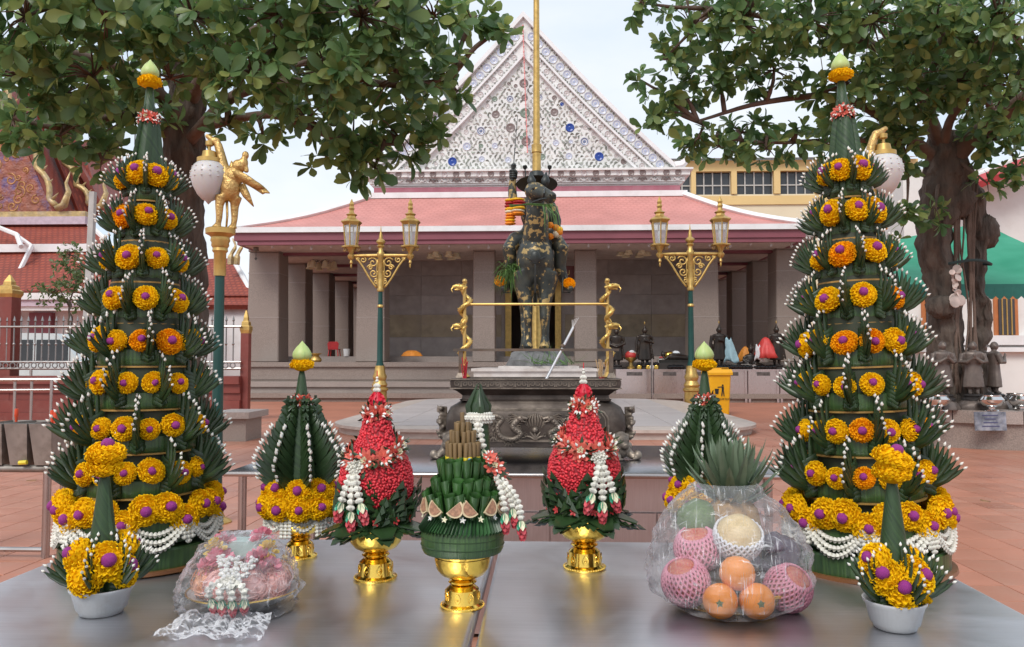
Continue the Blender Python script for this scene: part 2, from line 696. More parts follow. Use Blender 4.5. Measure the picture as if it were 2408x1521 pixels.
MB().box(((xd0 + xd1) / 2, WY - .02, 4.2), (xd1 - xd0 + .5, .16, .18)).build('door_lintel', M_GOLD, pav, smooth=False)
M_SIGNR = mat('sign_maroon', (.13, .02, .015), rough=.4)
sgn_o = MB().box(((at(1170, 640, Y=28).x + at(1352, 640, Y=28).x) / 2, 1.0, at(1200, 641, Y=28).z),
                 (at(1352, 640, Y=28).x - at(1170, 640, Y=28).x, .06, .45)).build('name_board', M_SIGNR, pav, smooth=False)

# ---- skirt roof
ez, ey = at(1200, 533, Y=25.3).z, 25.3 - Y0
exl, exr = at(547, 530, Y=25.3).x, at(1897, 530, Y=25.3).x
uy = 1.5
uz = at(1200, 462, Y=Y0 + uy).z
uxl, uxr = at(870, 466, Y=Y0 + uy).x, at(1607, 460, Y=Y0 + uy).x
eb, ub = 18.5, 14.0
rm = MB()
th = .12
E = [(exl, ey, ez), (exr, ey, ez), (exr, eb, ez), (exl, eb, ez)]
U = [(uxl, uy, uz), (uxr, uy, uz), (uxr, ub, uz), (uxl, ub, uz)]
for k in range(4):
    k2 = (k + 1) % 4
    n_ = 6
    for j in range(n_):
        pts = []
        for t, kk in ((j / n_, k), (j / n_, k2), ((j + 1) / n_, k2), ((j + 1) / n_, k)):
            p = Vector(E[kk]).lerp(Vector(U[kk]), t)
            p.z -= .16 * math.sin(PI * t)
            pts.append(p)
        rm.add(pts, [(0, 1, 2, 3)])
roof = rm.build('roof', M_ROOFP, pav, smooth=True, ang=25)
for k in range(4):
    pts = []
    for j in range(9):
        p = Vector(E[k]).lerp(Vector(U[k]), j / 8)
        p.z -= .16 * math.sin(PI * j / 8)
        pts.append(p + Vector((0, 0, .04)))
    MB().tube(pts, .13, 6, flat=1.2, roll=R(30)).build('hip_ridge', M_WHITE, roof, ang=60)


def frame4(x0, x1, y0, y1, z, w, h, name, mt, par):
    o = MB()
    o.box(((x0 + x1) / 2, y0, z), (x1 - x0 + w, w, h))
    o.box(((x0 + x1) / 2, y1, z), (x1 - x0 + w, w, h))
    o.box((x0, (y0 + y1) / 2, z), (w, y1 - y0 - w, h))
    o.box((x1, (y0 + y1) / 2, z), (w, y1 - y0 - w, h))
    return o.build(name, mt, par, smooth=False)


frame4(exl, exr, ey - .02, eb, ez - .06, .16, .17, 'eave_edge', M_WHITE, roof)
frame4(exl + .12, exr - .12, ey + .06, eb - .12, ez - .27, .14, .24, 'fascia_board', M_MAROON, roof)
frame4(exl + .2, exr - .2, ey + .10, eb - .2, ez - .46, .12, .13, 'fascia_board', M_MAROON, roof)
frame4(uxl, uxr, uy - .03, ub, uz + .05, .22, .2, 'roof_ridge', M_WHITE, roof)
MB().box(((exl + exr) / 2, (ey + eb) / 2, ez - .50), (exr - exl - .5, eb - ey - .5, .03)).build('soffit', M_CEIL, roof, smooth=False)

# ---- gable block
gy = uy + .2
gz0 = uz + .12
YG = Y0 + gy
gzc = at(1200, 436, Y=YG).z
MB().box(((uxl + uxr) / 2, gy + 6.2, (gz0 + gzc) / 2), (uxr - uxl - .1, 12, gzc - gz0)).build('attic_wall', M_PINK, pav, smooth=False)
# flared cornice built from stacked mouldings
cz1 = at(1200, 399, Y=YG).z
ch = cz1 - gzc
cn = MB()
prof = [(-.05, 0, .10), (.03, .10, .12), (.10, .22, .30), (.16, .52, .05), (.26, .57, .30), (.36, .87, .13)]
cwx = (uxl + uxr) / 2
for off, zf, hf in prof:
    cn.box((cwx, gy + 6.2, gzc + ch * (zf + hf / 2)), (uxr - uxl + 2 * off, 12 + 2 * off, ch * hf - .004))
cornice = cn.build('cornice', M_PLASTER, pav, smooth=False)
M_PK = mat('plate_pink', (.46, .38, .35), rough=.3, var=.2, vscale=20)
M_BR = mat('plate_brown', (.22, .17, .16), rough=.3, var=.3, vscale=20)
M_LB = mat('plate_pale_blue', (.42, .46, .60), rough=.25, var=.2, vscale=25)
M_BL = mat('plate_blue', (.02, .06, .30), rough=.2, var=.3, vscale=20)
M_B2 = mat('plate_blue_grey', (.16, .19, .30), rough=.25, var=.4, vscale=25)
M_GRN = mat('plate_green', (.20, .25, .20), rough=.3, var=.3, vscale=25)
M_PW = mat('plate_white', (.62, .62, .64), rough=.25, var=.05)
PC = {'pk': M_PK, 'br': M_BR, 'lb': M_LB, 'B': M_BL, 'b2': M_B2, 'gr': M_GRN}
_plates = {}


def plate_me(c):
    if c not in _plates:
        p = MB()
        n = 16
        p.lathe([(1.0, 0), (1.0, .10), (.90, .22), (.80, .20)], n, caps=False, mi=0)
        p.lathe([(.80, .20), (.62, .12), (.55, .10)], n, caps=False, mi=1)
        p.lathe([(.55, .10), (.45, .06), (.36, .08)], n, caps=False, mi=0 if c != 'B' else 1)
        p.lathe([(.36, .08), (.2, .12), (.02, .13)], n, caps=True, mi=1)
        rim = M_PW if c in ('lb', 'pk', 'b2') else (M_BL if c == 'B' else PC[c])
        _plates[c] = p.mesh('plate', [rim, PC[c]], ang=60)
    return _plates[c]


ncz = 27
for k in range(ncz):
    x = uxl - .05 + (uxr - uxl + .1) * (k + .5) / ncz
    inst('medallion', plate_me('br' if k % 3 else 'pk'), cornice, M=aim((0, -1, 0), (x, gy + .2 - .26, gzc + ch * .72), 0, .115))
    lf = MB()
    for s_ in (-1, 1):
        lf.tube([(x + s_ * .02, gy + .2 - .12, gzc + ch * .30), (x + s_ * .12, gy + .05, gzc + ch * .44), (x + s_ * .17, gy + .08, gzc + ch * .30)], [.03, .035, .015], 5)
    lf.ell((x, gy + .07, gzc + ch * .36), (.05, .04, .06), 6, 4)
    lf.build('cornice_leaf', M_BR if k % 2 else M_PLASTER, cornice)

# gable: stepped triangular bands
gapex = at(1230, 27, Y=YG)
gxl, gxr = at(874, 398, Y=YG).x, at(1606, 394, Y=YG).x
gcx = gapex.x
gzb = cz1
gh = gapex.z - gzb


def tri(inset, y0, y1, flare=0.0):
    """concave sided triangle as polygon in x,z"""
    hw = (gxr - gxl) / 2
    s_ = 1 - inset
    pts = []
    n = 10
    for k in range(n + 1):
        t = k / n
        x = gcx + hw * s_ * (1 - t)
        z = gzb + (gh * s_) * t - .16 * math.sin(PI * t) * s_ - flare * 0
        pts.append((x, z))
    left = [(2 * gcx - x, z) for x, z in reversed(pts[:-1])]
    return pts + left


MXZ = Matrix(((1, 0, 0, 0), (0, 0, 1, 0), (0, 1, 0, 0), (0, 0, 0, 1)))


def slab_xz(poly, y0, y1, name, mt, par, smooth=False):
    o = MB()
    n = len(poly)
    vs = [(x, y0, z) for x, z in poly] + [(x, y1, z) for x, z in poly]
    fs = [tuple(range(n)), tuple(reversed(range(n, 2 * n)))]
    for k in range(n):
        b = (k + 1) % n
        fs.append((k, k + n, b + n, b))
    o.add(vs, fs)
    return o.build(name, mt, par, smooth=smooth)


def ring_xz(outer, inner, y0, y1, name, mt, par):
    o = MB()
    n = len(outer)
    vs = [(x, y0, z) for x, z in outer] + [(x, y0, z) for x, z in inner] + [(x, y1, z) for x, z in outer] + [(x, y1, z) for x, z in inner]
    fs = []
    for k in range(n - 1):
        fs += [(k, k + n, k + 1 + n, k + 1), (k, k + 1, k + 1 + 2 * n, k + 2 * n), (k + n, k + 3 * n, k + 1 + 3 * n, k + 1 + n)]
    o.add(vs, fs)
    return o.build(name, mt, par, smooth=False)


gable = slab_xz(tri(0, 0, 0), gy + .22, gy + 12, 'gable', M_PLASTER, pav)
tr = [tri(i, 0, 0) for i in (0, .035, .155, .175, .26, .28)]


def lift(poly, inset):
    return [(x, z) for x, z in poly]


# outer coping, plate band, moulding, inner band, moulding, each at its own depth
ring_xz(tr[0], tr[1], gy - .06, gy + .3, 'barge_board', M_WHITE, gable)
ring_xz(tr[1], tr[2], gy + .10, gy + .3, 'plate_band', M_PLASTER, gable)
ring_xz(tr[2], tr[3], gy + .02, gy + .3, 'gable_moulding', M_WHITE, gable)
ring_xz(tr[3], tr[4], gy + .12, gy + .3, 'plate_band', M_PLASTER, gable)
ring_xz(tr[4], tr[5], gy + .06, gy + .3, 'gable_moulding', M_WHITE, gable)


def tri_pt(inset, t, side):
    hw = (gxr - gxl) / 2
    s_ = 1 - inset
    return gcx + side * hw * s_ * (1 - t), gzb + gh * s_ * t - .16 * math.sin(PI * t) * s_


for side in (-1, 1):
    for k in range(19):
        x, z = tri_pt(.095, .035 + .93 * k / 18.5, side)
        inst('plate', plate_me('lb'), gable, M=aim((0, -1, 0), (x, gy + .105, z), 0, .17))
    for k in range(17):
        x, z = tri_pt(.218, .03 + .92 * k / 16.5, side)
        inst('plate', plate_me('pk'), gable, M=aim((0, -1, 0), (x, gy + .125, z), 0, .115))
FP = [(1175, 562, 27, 'br'), (1180, 660, 20, 'br'), (1183, 763, 30, 'gr'), (1082, 668, 22, 'b2'), (1282, 658, 20, 'b2'), (985, 772, 24, 'br'),
      (1382, 757, 24, 'br'), (885, 885, 28, 'b2'), (1085, 863, 28, 'br'), (1285, 860, 18, 'lb'), (1487, 863, 27, 'B'), (790, 990, 27, 'lb'),
      (980, 985, 20, 'lb'), (1392, 965, 20, 'lb'), (1585, 957, 28, 'b2'), (1190, 955, 28, 'br'), (692, 1092, 27, 'B'), (890, 1075, 20, 'lb'),
      (1068, 1080, 20, 'lb'), (1300, 1060, 20, 'gr'), (1480, 1055, 22, 'lb'), (1685, 1058, 27, 'B'), (1850, 1092, 18, 'br'), (580, 1110, 15, 'pk'),
      (625, 1045, 14, 'pk'), (885, 985, 14, 'gr'), (1493, 957, 14, 'lb'), (785, 890, 16, 'pk'), (980, 865, 12, 'pk'), (1383, 855, 12, 'pk'),
      (930, 715, 15, 'pk'), (978, 668, 17, 'gr'), (1382, 660, 15, 'br'), (1433, 703, 12, 'B'), (1495, 760, 14, 'pk'), (1543, 810, 14, 'pk'),
      (1590, 862, 14, 'pk'), (1645, 905, 14, 'pk'), (1695, 957, 15, 'pk'), (1757, 1000, 15, 'pk'), (1800, 1053, 14, 'pk'), (880, 780, 13, 'pk'),
      (1120, 360, 14, 'pk'), (1230, 365, 14, 'pk'), (1240, 500, 12, 'pk'), (1120, 580, 12, 'br'), (1260, 565, 12, 'pk'), (1075, 565, 12, 'br'),
      (1330, 600, 12, 'pk'), (1020, 600, 12, 'pk'), (1182, 908, 13, 'gr'), (1160, 930, 12, 'gr'), (1215, 925, 12, 'lb'), (1160, 990, 12, 'gr'),
      (1215, 990, 12, 'lb'), (520, 1140, 13, 'br')]
placed = []
for x, y, r, c in FP:
    p = at((1400 + x / 1.69) * .5876, y / 1.69 * .5876, Y=YG + .2)
    r *= 1.15
    placed.append((p.x, p.z, r * .5876 / 1.69 * YG / FPX))
    inst('plate', plate_me(c), gable, M=aim((0, -1, 0), (p.x, gy + .222, p.z), 0, r * .5876 / 1.69 * YG / FPX))
# stucco sprigs between the plates
M_SPR = mat('stucco_sprig', (.27, .30, .25), rough=.6, island=.5, hue=(.46, .43, .40), vscale=2.5)  # grey-green tone: real green bits, plus painted-in shadow of the white relief
sp = MB()
rs = random.Random(3)


def leaf2(cx, cz, a, l, w, y):
    """raised crescent leaf"""
    ca, sa = math.cos(a), math.sin(a)
    rr = l * .55
    P = []
    for t in (0, .25, .5, .75, 1):
        g = (t - .5) * 2.1
        hw = w * .5 * math.sin(PI * t) ** .7
        for o, d in ((hw, .045), (-hw, .004)):
            u, v = rr * math.sin(g), (rr + o) * math.cos(g) - rr
            P.append((cx + u * ca - v * sa, y - d * math.sin(PI * t), cz + u * sa + v * ca))
    sp.add(P, [(0, 2, 3), (2, 4, 5, 3), (4, 6, 7, 5), (6, 8, 7)])


for side in (-1, 1):
    rs.seed(5)
    for i in range(42):
        for j in range(48):
            x = gcx + side * (.08 + i * .175 + (.0875 if j % 2 else 0)) + rs.uniform(-.025, .025)
            z = gzb + .13 + j * .135 + rs.uniform(-.025, .025)
            tt = (z - gzb) / gh
            hwid = (gxr - gxl) / 2 * (1 - .29 - tt) - .12
            if abs(x - gcx) > hwid:
                continue
            if any((x - a) ** 2 + (z - b) ** 2 < (r + .03) ** 2 for a, b, r in placed):
                continue
            base = math.atan2(z - gzb + 2.0, x - gcx)
            a = base + rs.uniform(-1.0, 1.0) + (rs.random() < .3) * 1.6 * side
            leaf2(x, z, a, rs.uniform(.13, .20), rs.uniform(.06, .085), gy + .215)
            if rs.random() < .10:
                sp.tube([(x, gy + .21, z), (x + side * .08, gy + .19, z - .11)], [.012, .022], 4)
for side in (-1, 1):
    for inset, n_, l in ((.045, 62, .11), (.145, 62, .11), (.185, 46, .09), (.25, 46, .09)):
        for k in range(n_):
            x, z = tri_pt(inset, .01 + .95 * k / n_, side)
            leaf2(x, z, PI / 2 - side * .7 + (1 if k % 2 else -1) * .8, l, l * .6, gy + (.09 if inset < .16 else .11))
tag(sp.build('stucco_sprigs', M_SPR, gable, smooth=False), kind='stuff')
# horn finials on the corners
for side, xx in ((-1, gxl), (1, gxr)):
    MB().tube(spline([(xx - side * .3, gy, gzb + .08), (xx - side * .05, gy, gzb + .12), (xx + side * .06, gy, gzb + .28), (xx - side * .06, gy, gzb + .46), (xx - side * .02, gy, gzb + .58)], 4),
              [.16] * 5 + [.14] * 4 + [.12] * 4 + [.08] * 3 + [.01], 7).build('gable_horn', M_WHITE, gable)
# thin pinkish beaded line down the middle of the gable
M_PLINE = mat('pink_line', (.75, .28, .27), rough=.4)
cm = MB()
cp = [at(1232 - 3 + k * .45, 60 + k * 12.4, Y=YG - .05) - Vector((0, Y0, 0)) for k in range(25)]
cm.tube(cp, .018, 5)
for p in cp:
    cm.ell(p, .035, 6, 4)
cm.build('beaded_line', M_PLINE, gable)
# ================================================================= steel tables
def steel(name, col, rough, streak=(1, 60, 1), amt=.12):
    m = mat(name, col, rough=rough, metal=1.0, var=amt, vscale=3.0, stretch=streak, detail=8, rvar=.05,
            dirt=tuple(c * .82 for c in col), dscale=.10, damt=.4)
    return m


M_STEEL = steel('brushed_steel', (.74, .74, .77), .38, streak=(3, 130, 3), amt=.07)
M_STEELD = steel('dark_steel_top', (.34, .34, .37), .22, streak=(3, 60, 3), amt=.10)
M_STEELP = steel('steel_panel', (.58, .51, .50), .34, streak=(60, 3, 3), amt=.06)
_N, _L, _b = nodes_of(M_STEEL)
_tc = [n for n in _N if n.type == 'TEX_COORD'][0]
_n = _N.new('ShaderNodeTexNoise')
_n.inputs['Scale'].default_value = 3.2
_n.inputs['Detail'].default_value = 7
_n.inputs['Roughness'].default_value = .62
_n.inputs['Distortion'].default_value = .8
_L.new(_tc.outputs['Object'], _n.inputs['Vector'])
_r = _N.new('ShaderNodeMapRange')
_r.inputs['From Min'].default_value = .32
_r.inputs['From Max'].default_value = .68
_r.inputs['To Min'].default_value = .30
_r.inputs['To Max'].default_value = .44
_L.new(_n.outputs['Fac'], _r.inputs['Value'])
_L.new(_r.outputs['Result'], _b.inputs['Roughness'])
M_TUBE = mat('steel_tube', (.46, .42, .40), rough=.25, metal=1.0, var=.1)
TZ = .75
t_far = at(1200, 1270, z=TZ).y
t_xl = at(0, 1366, z=TZ).x
t_xr = at(2407, 1440, z=TZ).x
t_seam = at(1112, 1500, z=TZ).x
t_near = .45


def rounded_bar(x0, x1, y0, y1, z1, h, r=.012, name='table_top', mt=None, par=None, seg=4):
    me = bpy.data.meshes.new(name)
    bm = bmesh.new()
    bmesh.ops.create_cube(bm, size=1)
    for v in bm.verts:
        v.co = Vector(((x0 + x1) / 2 + v.co.x * (x1 - x0), (y0 + y1) / 2 + v.co.y * (y1 - y0), z1 - h / 2 + v.co.z * h))
    bmesh.ops.bevel(bm, geom=bm.edges[:], offset=r, segments=seg, affect='EDGES', profile=.5)
    bm.to_mesh(me)
    bm.free()
    me.materials.append(mt)
    me.polygons.foreach_set('use_smooth', [True] * len(me.polygons))
    me.set_sharp_from_angle(angle=R(50))
    return inst(name, me, par)


def table_legs(par, x0, x1, y0, y1, z1):
    for x in (x0, x1):
        for y in (y0, y1):
            MB().tube([(x, y, 0), (x, y, z1)], .019, 12).build('leg', M_TUBE, par)
    for y in (y0, y1):
        MB().tube([(x0, y, .16), (x1, y, .16)], .014, 10).build('stretcher', M_TUBE, par)


for nm, x0, x1 in (('left', t_xl, t_seam - .006), ('right', t_seam + .006, t_xr)):
    t = empty('steel_table', (0, 0, 0), 0, 'brushed steel table carrying the ' + ('white bowl and plastic wrapped tray, left of the seam' if nm == 'left' else 'fruit basket, right of the seam'), 'table', 'steel tables pushed together')
    rounded_bar(x0, x1, t_near, t_far, TZ, .035, mt=M_STEEL, par=t)
    MB().box(((x0 + x1) / 2, (t_near + t_far) / 2, TZ - .065), (x1 - x0 - .06, t_far - t_near - .06, .055)).build('apron', M_STEELP, t, smooth=False)
    table_legs(t, x0 + .08, x1 - .08, t_near + .1, t_far - .08, TZ - .09)

c_fr, c_bk = at(1200, 1113, z=TZ).y, at(1200, 1046, z=TZ).y
c_xl, c_xr = at(520, 1113, z=TZ).x, at(1850, 1113, z=TZ).x
ct = empty('steel_counter', (0, 0, 0), 0, 'steel counter with dark worn top carrying the bronze incense burner', 'counter')
rounded_bar(c_xl, c_xr, c_fr, c_bk, TZ, .012, .004, 'counter_top', M_STEELD, ct, 2)
rounded_bar(c_xl - .006, c_xr + .006, c_fr - .028, c_fr - .001, TZ + .004, .022, .008, 'front_edge', M_TUBE, ct, 3)
p0, p1 = at(800, 1160, Y=c_fr + .05).x, at(1795, 1160, Y=c_fr + .05).x
MB().box(((p0 + p1) / 2, (c_fr + c_bk) / 2, .38), (p1 - p0 - .02, c_bk - c_fr - .12, .70)).build('cabinet', M_STEELP, ct, smooth=False)
npn = 4
for k in range(npn):
    w = (p1 - p0) / npn
    MB().box((p0 + w * (k + .5), c_fr + .045, .30), (w - .008, .016, .54)).build('front_panel', M_STEELP, ct, smooth=False)
MB().box(((p0 + p1) / 2, c_fr + .045, .655), (p1 - p0 - .004, .018, .14)).build('top_rail', M_STEELP, ct, smooth=False)
for px in (570, 1806):
    xx = at(px, 1160, Y=c_fr + .03).x
    for y in (c_fr + .03, c_bk - .05):
        MB().tube([(xx, y, 0), (xx, y, TZ - .012)], .019, 12).build('leg', M_TUBE, ct)
    MB().tube([(xx, c_fr + .03, .16), (xx, c_bk - .05, .16)], .012, 8).build('stretcher', M_TUBE, ct)
xa = at(570, 1160, Y=c_fr + .03).x
MB().tube([(xa, c_fr + .03, .16), (p0, c_fr + .03, .16)], .012, 8).build('stretcher', M_TUBE, ct)

# ================================================================= flowers and leaves
M_MARI = mat('marigold_yellow', (1.0, .60, .006), rough=.8, spec=.15, var=.06, vscale=30, island=.14, translucent=.22)
M_MARO = mat('marigold_orange', (1.0, .42, .004), rough=.8, spec=.15, var=.06, vscale=30, island=.14, translucent=.22)
M_PURP = mat('globe_amaranth', (.30, .025, .22), rough=.6, var=.45, vscale=220, bump=.6, bscale=260, bdist=.002)
M_BUD = mat('jasmine_white', (.82, .80, .74), rough=.4, var=.05, sss=.1)
M_LEAF = mat('banana_leaf_dark', (.028, .062, .020), rough=.30, var=.35, vscale=22, spec=.5, island=.25, bump=.1, bscale=120, bdist=.002)
M_LEAFW = mat('banana_leaf_finger', (.025, .050, .018), rough=.34, var=.3, vscale=30, spec=.5, island=.3)
M_LOTUS = mat('lotus_green', (.50, .58, .22), rough=.45, var=.12, vscale=14, sss=.15, stretch=(6, 6, 1), hue=(.42, .56, .20))
M_RED = mat('ixora_red', (.66, .055, .055), rough=.45, var=.15, vscale=60, island=.22, translucent=.15)
M_RED2 = mat('coral_petal', (.80, .17, .12), rough=.45, var=.18, vscale=60, island=.25, translucent=.2)
M_CREAM = mat('cream_petal', (.82, .77, .55), rough=.5, var=.08, vscale=60, island=.1)
M_OCHRE = mat('leaf_midrib_ochre', (.42, .25, .07), rough=.5, var=.3, vscale=20)
M_CORE = mat('bamboo_core_dark', (.022, .030, .010), rough=.6, var=.4, vscale=12)
M_CROWN = mat('crown_flower_cream', (.74, .72, .64), rough=.5, var=.10, vscale=40, island=.10)
M_ROSEP = mat('rose_pink', (.66, .09, .11), rough=.4, var=.25, vscale=70, island=.2, translucent=.15)
M_SEPAL = mat('sepal_green', (.02, .30, .17), rough=.35, var=.2, vscale=60)


def banana_band_mat():
    m = mat('banana_leaf_band', (.034, .085, .028), rough=.33, var=.25, vscale=5, spec=.5)
    N, L, b = nodes_of(m)
    tc = [n for n in N if n.type == 'TEX_COORD'][0]
    # ribs that run up the band: use the angle around the axis
    sx = N.new('ShaderNodeSeparateXYZ')
    L.new(tc.outputs['Object'], sx.inputs[0])
    at2 = N.new('ShaderNodeMath')
    at2.operation = 'ARCTAN2'
    L.new(sx.outputs['Y'], at2.inputs[0])
    L.new(sx.outputs['X'], at2.inputs[1])
    cb = N.new('ShaderNodeCombineXYZ')
    mu = N.new('ShaderNodeMath')
    mu.operation = 'MULTIPLY'
    mu.inputs[1].default_value = 14
    L.new(at2.outputs[0], mu.inputs[0])
    L.new(mu.outputs[0], cb.inputs[0])
    m2 = N.new('ShaderNodeMath')
    m2.operation = 'MULTIPLY'
    m2.inputs[1].default_value = 6
    L.new(sx.outputs['Z'], m2.inputs[0])
    L.new(m2.outputs[0], cb.inputs[1])
    n1 = N.new('ShaderNodeTexNoise')
    n1.inputs['Scale'].default_value = 1.6
    n1.inputs['Detail'].default_value = 5
    L.new(cb.outputs[0], n1.inputs['Vector'])
    rp = N.new('ShaderNodeValToRGB')
    e = rp.color_ramp.elements
    e[0].position, e[1].position = .32, .72
    e[0].color = (.022, .055, .020, 1)
    e[1].color = (.075, .150, .045, 1)
    L.new(n1.outputs['Fac'], rp.inputs['Fac'])
    L.new(rp.outputs['Color'], b.inputs['Base Color'])
    bp = N.new('ShaderNodeBump')
    bp.inputs['Strength'].default_value = .35
    bp.inputs['Distance'].default_value = .003
    L.new(n1.outputs['Fac'], bp.inputs['Height'])
    L.new(bp.outputs['Normal'], b.inputs['Normal'])
    return m


M_BAND = banana_band_mat()


def cone_leaf_mat():
    m = mat('rolled_leaf', (.030, .075, .030), rough=.5, var=.25, vscale=4)
    N, L, b = nodes_of(m)
    tc = [n for n in N if n.type == 'TEX_COORD'][0]
    sx = N.new('ShaderNodeSeparateXYZ')
    L.new(tc.outputs['Object'], sx.inputs[0])
    at2 = N.new('ShaderNodeMath')
    at2.operation = 'ARCTAN2'
    L.new(sx.outputs['Y'], at2.inputs[0])
    L.new(sx.outputs['X'], at2.inputs[1])
    ml = N.new('ShaderNodeMath')
    ml.operation = 'MULTIPLY_ADD'
    ml.inputs[1].default_value = 32.0
    L.new(sx.outputs['Z'], ml.inputs[0])
    L.new(at2.outputs[0], ml.inputs[2])
    m3 = N.new('ShaderNodeMath')
    m3.operation = 'MULTIPLY'
    m3.inputs[1].default_value = 2.2
    L.new(ml.outputs[0], m3.inputs[0])
    cb = N.new('ShaderNodeCombineXYZ')
    L.new(m3.outputs[0], cb.inputs[0])
    n1 = N.new('ShaderNodeTexNoise')
    n1.inputs['Scale'].default_value = 1.3
    n1.inputs['Detail'].default_value = 3
    L.new(cb.outputs[0], n1.inputs['Vector'])
    rp = N.new('ShaderNodeValToRGB')
    e = rp.color_ramp.elements
    e[0].position, e[1].position = .35, .68
    e[0].color = (.015, .038, .014, 1)
    e[1].color = (.036, .080, .024, 1)
    L.new(n1.outputs['Fac'], rp.inputs['Fac'])
    L.new(rp.outputs['Color'], b.inputs['Base Color'])
    bp = N.new('ShaderNodeBump')
    bp.inputs['Strength'].default_value = .4
    bp.inputs['Distance'].default_value = .003
    L.new(n1.outputs['Fac'], bp.inputs['Height'])
    L.new(bp.outputs['Normal'], b.inputs['Normal'])
    return m


M_CONE = cone_leaf_mat()


def make_marigold(seed, mt):
    """unit radius pompom, axis +Z, ruffled overlapping petals"""
    rs = random.Random(seed)
    mb = MB()
    mb.ell((0, 0, -.02), (.80, .80, .50), 14, 8)
    layers = 8
    for k in range(layers):
        th = R(112 - 100 * k / (layers - 1))
        n = max(5, int(21 * math.sin(th) ** .8))
        for j in range(n):
            a = 2 * PI * (j + .5 * (k % 2)) / n + rs.uniform(-.12, .12)
            t = th + rs.uniform(-.10, .10)
            rad = Vector((math.cos(a) * math.sin(t), math.sin(a) * math.sin(t), math.cos(t) * .62))
            out = Vector((math.cos(a), math.sin(a), 0))
            tang = Vector((-math.sin(a), math.cos(a), 0))
            up = Vector((0, 0, 1))
            lean = .55 + .5 * k / layers
            d = (out * (1.15 - lean * .75) + up * (lean - .35)).normalized()
            nrm = tang.cross(d).normalized()
            L_ = rs.uniform(.24, .34)
            w = rs.uniform(.15, .21)
            b = rad * .74
            tw = rs.uniform(-.35, .35)
            tg = (tang * math.cos(tw) + nrm * math.sin(tw)).normalized()
            P = []
            for v_, ww, bend in ((0, .45, 0), (.55, 1.0, .03), (.92, 1.05, .0)):
                for u in (-1, 0, 1):
                    P.append(b + d * L_ * v_ + tg * u * w * ww + nrm * (bend + (.06 if u == 0 else -.02) * (1 if v_ < .9 else -1.4)))
            P.append(b + d * L_ * 1.08 + tg * w * .55 + nrm * rs.uniform(-.05, .05))
            P.append(b + d * L_ * 1.08 - tg * w * .55 + nrm * rs.uniform(-.05, .05))
            mb.add(P, [(0, 1, 4, 3), (1, 2, 5, 4), (3, 4, 7, 6), (4, 5, 8, 7), (7, 8, 9), (6, 7, 10)])
    return mb.mesh('marigold', mt, smooth=False)


MARI = [make_marigold(i, M_MARI) for i in range(4)]
MARO = [make_marigold(i + 10, M_MARO) for i in range(2)]
_g = MB()
random.seed(4)
_g.ell((0, 0, .1), (.33, .33, .31), 14, 9, jit=.10)
GLOBE = _g.mesh('globe_flower', M_PURP, ang=180)
_rs = random.Random(2)


def marigold(par, loc, d, r, globe=True, orange=None, tilt=.12):
    d = Vector(d).normalized() + Vector((_rs.uniform(-tilt, tilt), _rs.uniform(-tilt, tilt), _rs.uniform(-tilt, tilt)))
    orange = _rs.random() < .13 if orange is None else orange
    me = _rs.choice(MARO if orange else MARI)
    o = inst('marigold', me, par, M=aim(d, loc, _rs.uniform(0, 6.28), (r * _rs.uniform(.93, 1.07), r * _rs.uniform(.93, 1.07), r)))
    if globe:
        inst('globe_flower', GLOBE, o, (_rs.uniform(-.1, .1), _rs.uniform(-.1, .1), .52), scale=_rs.uniform(.92, 1.1))
    return o


def bud_into(mb, p, d, l=.010, r=.0034, mi=0):
    mb.lathe([(r * .35, -l * .1), (r, l * .22), (r * .85, l * .5), (r * .05, l)], 6, caps=False, M=aim(d, p), mi=mi)


def make_fan(seed, n=10, L_=.114):
    rs = random.Random(seed)
    mb, bd = MB(), MB()
    # wrapped chevron base
    for k in range(8):
        z = -.026 + .0120 * k
        w = .0195 - .0012 * k
        for s_ in (-1, 1):
            mb.tube([(-.012, s_ * w, z + .017), (.006, s_ * w * .95, z + .005), (.019 + .0012 * k, 0, z - .005)], [.0078, .0092, .0065], 5, flat=.45)
    mb.box((.002, 0, .018), (.024, .034, .085), top=(.5, .45))
    for i in range(n):
        t = i / (n - 1)
        a = R(28 + 61 * t) + rs.uniform(-.02, .02)
        L2 = L_ * (.84 + .18 * t - .05 * abs(t - .5)) * rs.uniform(.96, 1.04)
        root = Vector((.014 - .018 * t, (-1) ** i * .0035, -.010 + .030 * t))
        d = Vector((math.cos(a), rs.uniform(-.035, .035), math.sin(a)))
        e = root + d * L2
        bw = Vector((.004, 0, -.004)) * rs.uniform(.4, 1.6)
        m1 = root.lerp(e, .4) + bw
        m2 = root.lerp(e, .75) + bw * .7
        mb.tube([root, m1, m2, e], [.0092, .0090, .0060, .0012], 6, flat=.62)
        if rs.random() < .96:
            bud_into(bd, e - d * .003, d + Vector((rs.uniform(-.12, .12), rs.uniform(-.12, .12), rs.uniform(-.12, .12))), .0122 * rs.uniform(.85, 1.1), .0044)
    return mb.mesh('leaf_fan', M_LEAFW, ang=50), bd.mesh('jasmine_buds', M_BUD, ang=180)


FANS = [make_fan(i, 10 + i % 2) for i in range(9)]


def fan(par, loc, a, sc, tilt=0.0, k=None):
    f, b = FANS[_rs.randrange(9)] if k is None else FANS[k]
    M = Matrix.Translation(Vector(loc)) @ Matrix.Rotation(a, 4, 'Z') @ Matrix.Rotation(-tilt, 4, 'Y') @ Matrix.Diagonal((sc, sc, sc, 1))
    o = inst('leaf_fan', f, par, M=M)
    tag(inst('jasmine_buds', b, o), kind='stuff')
    return o


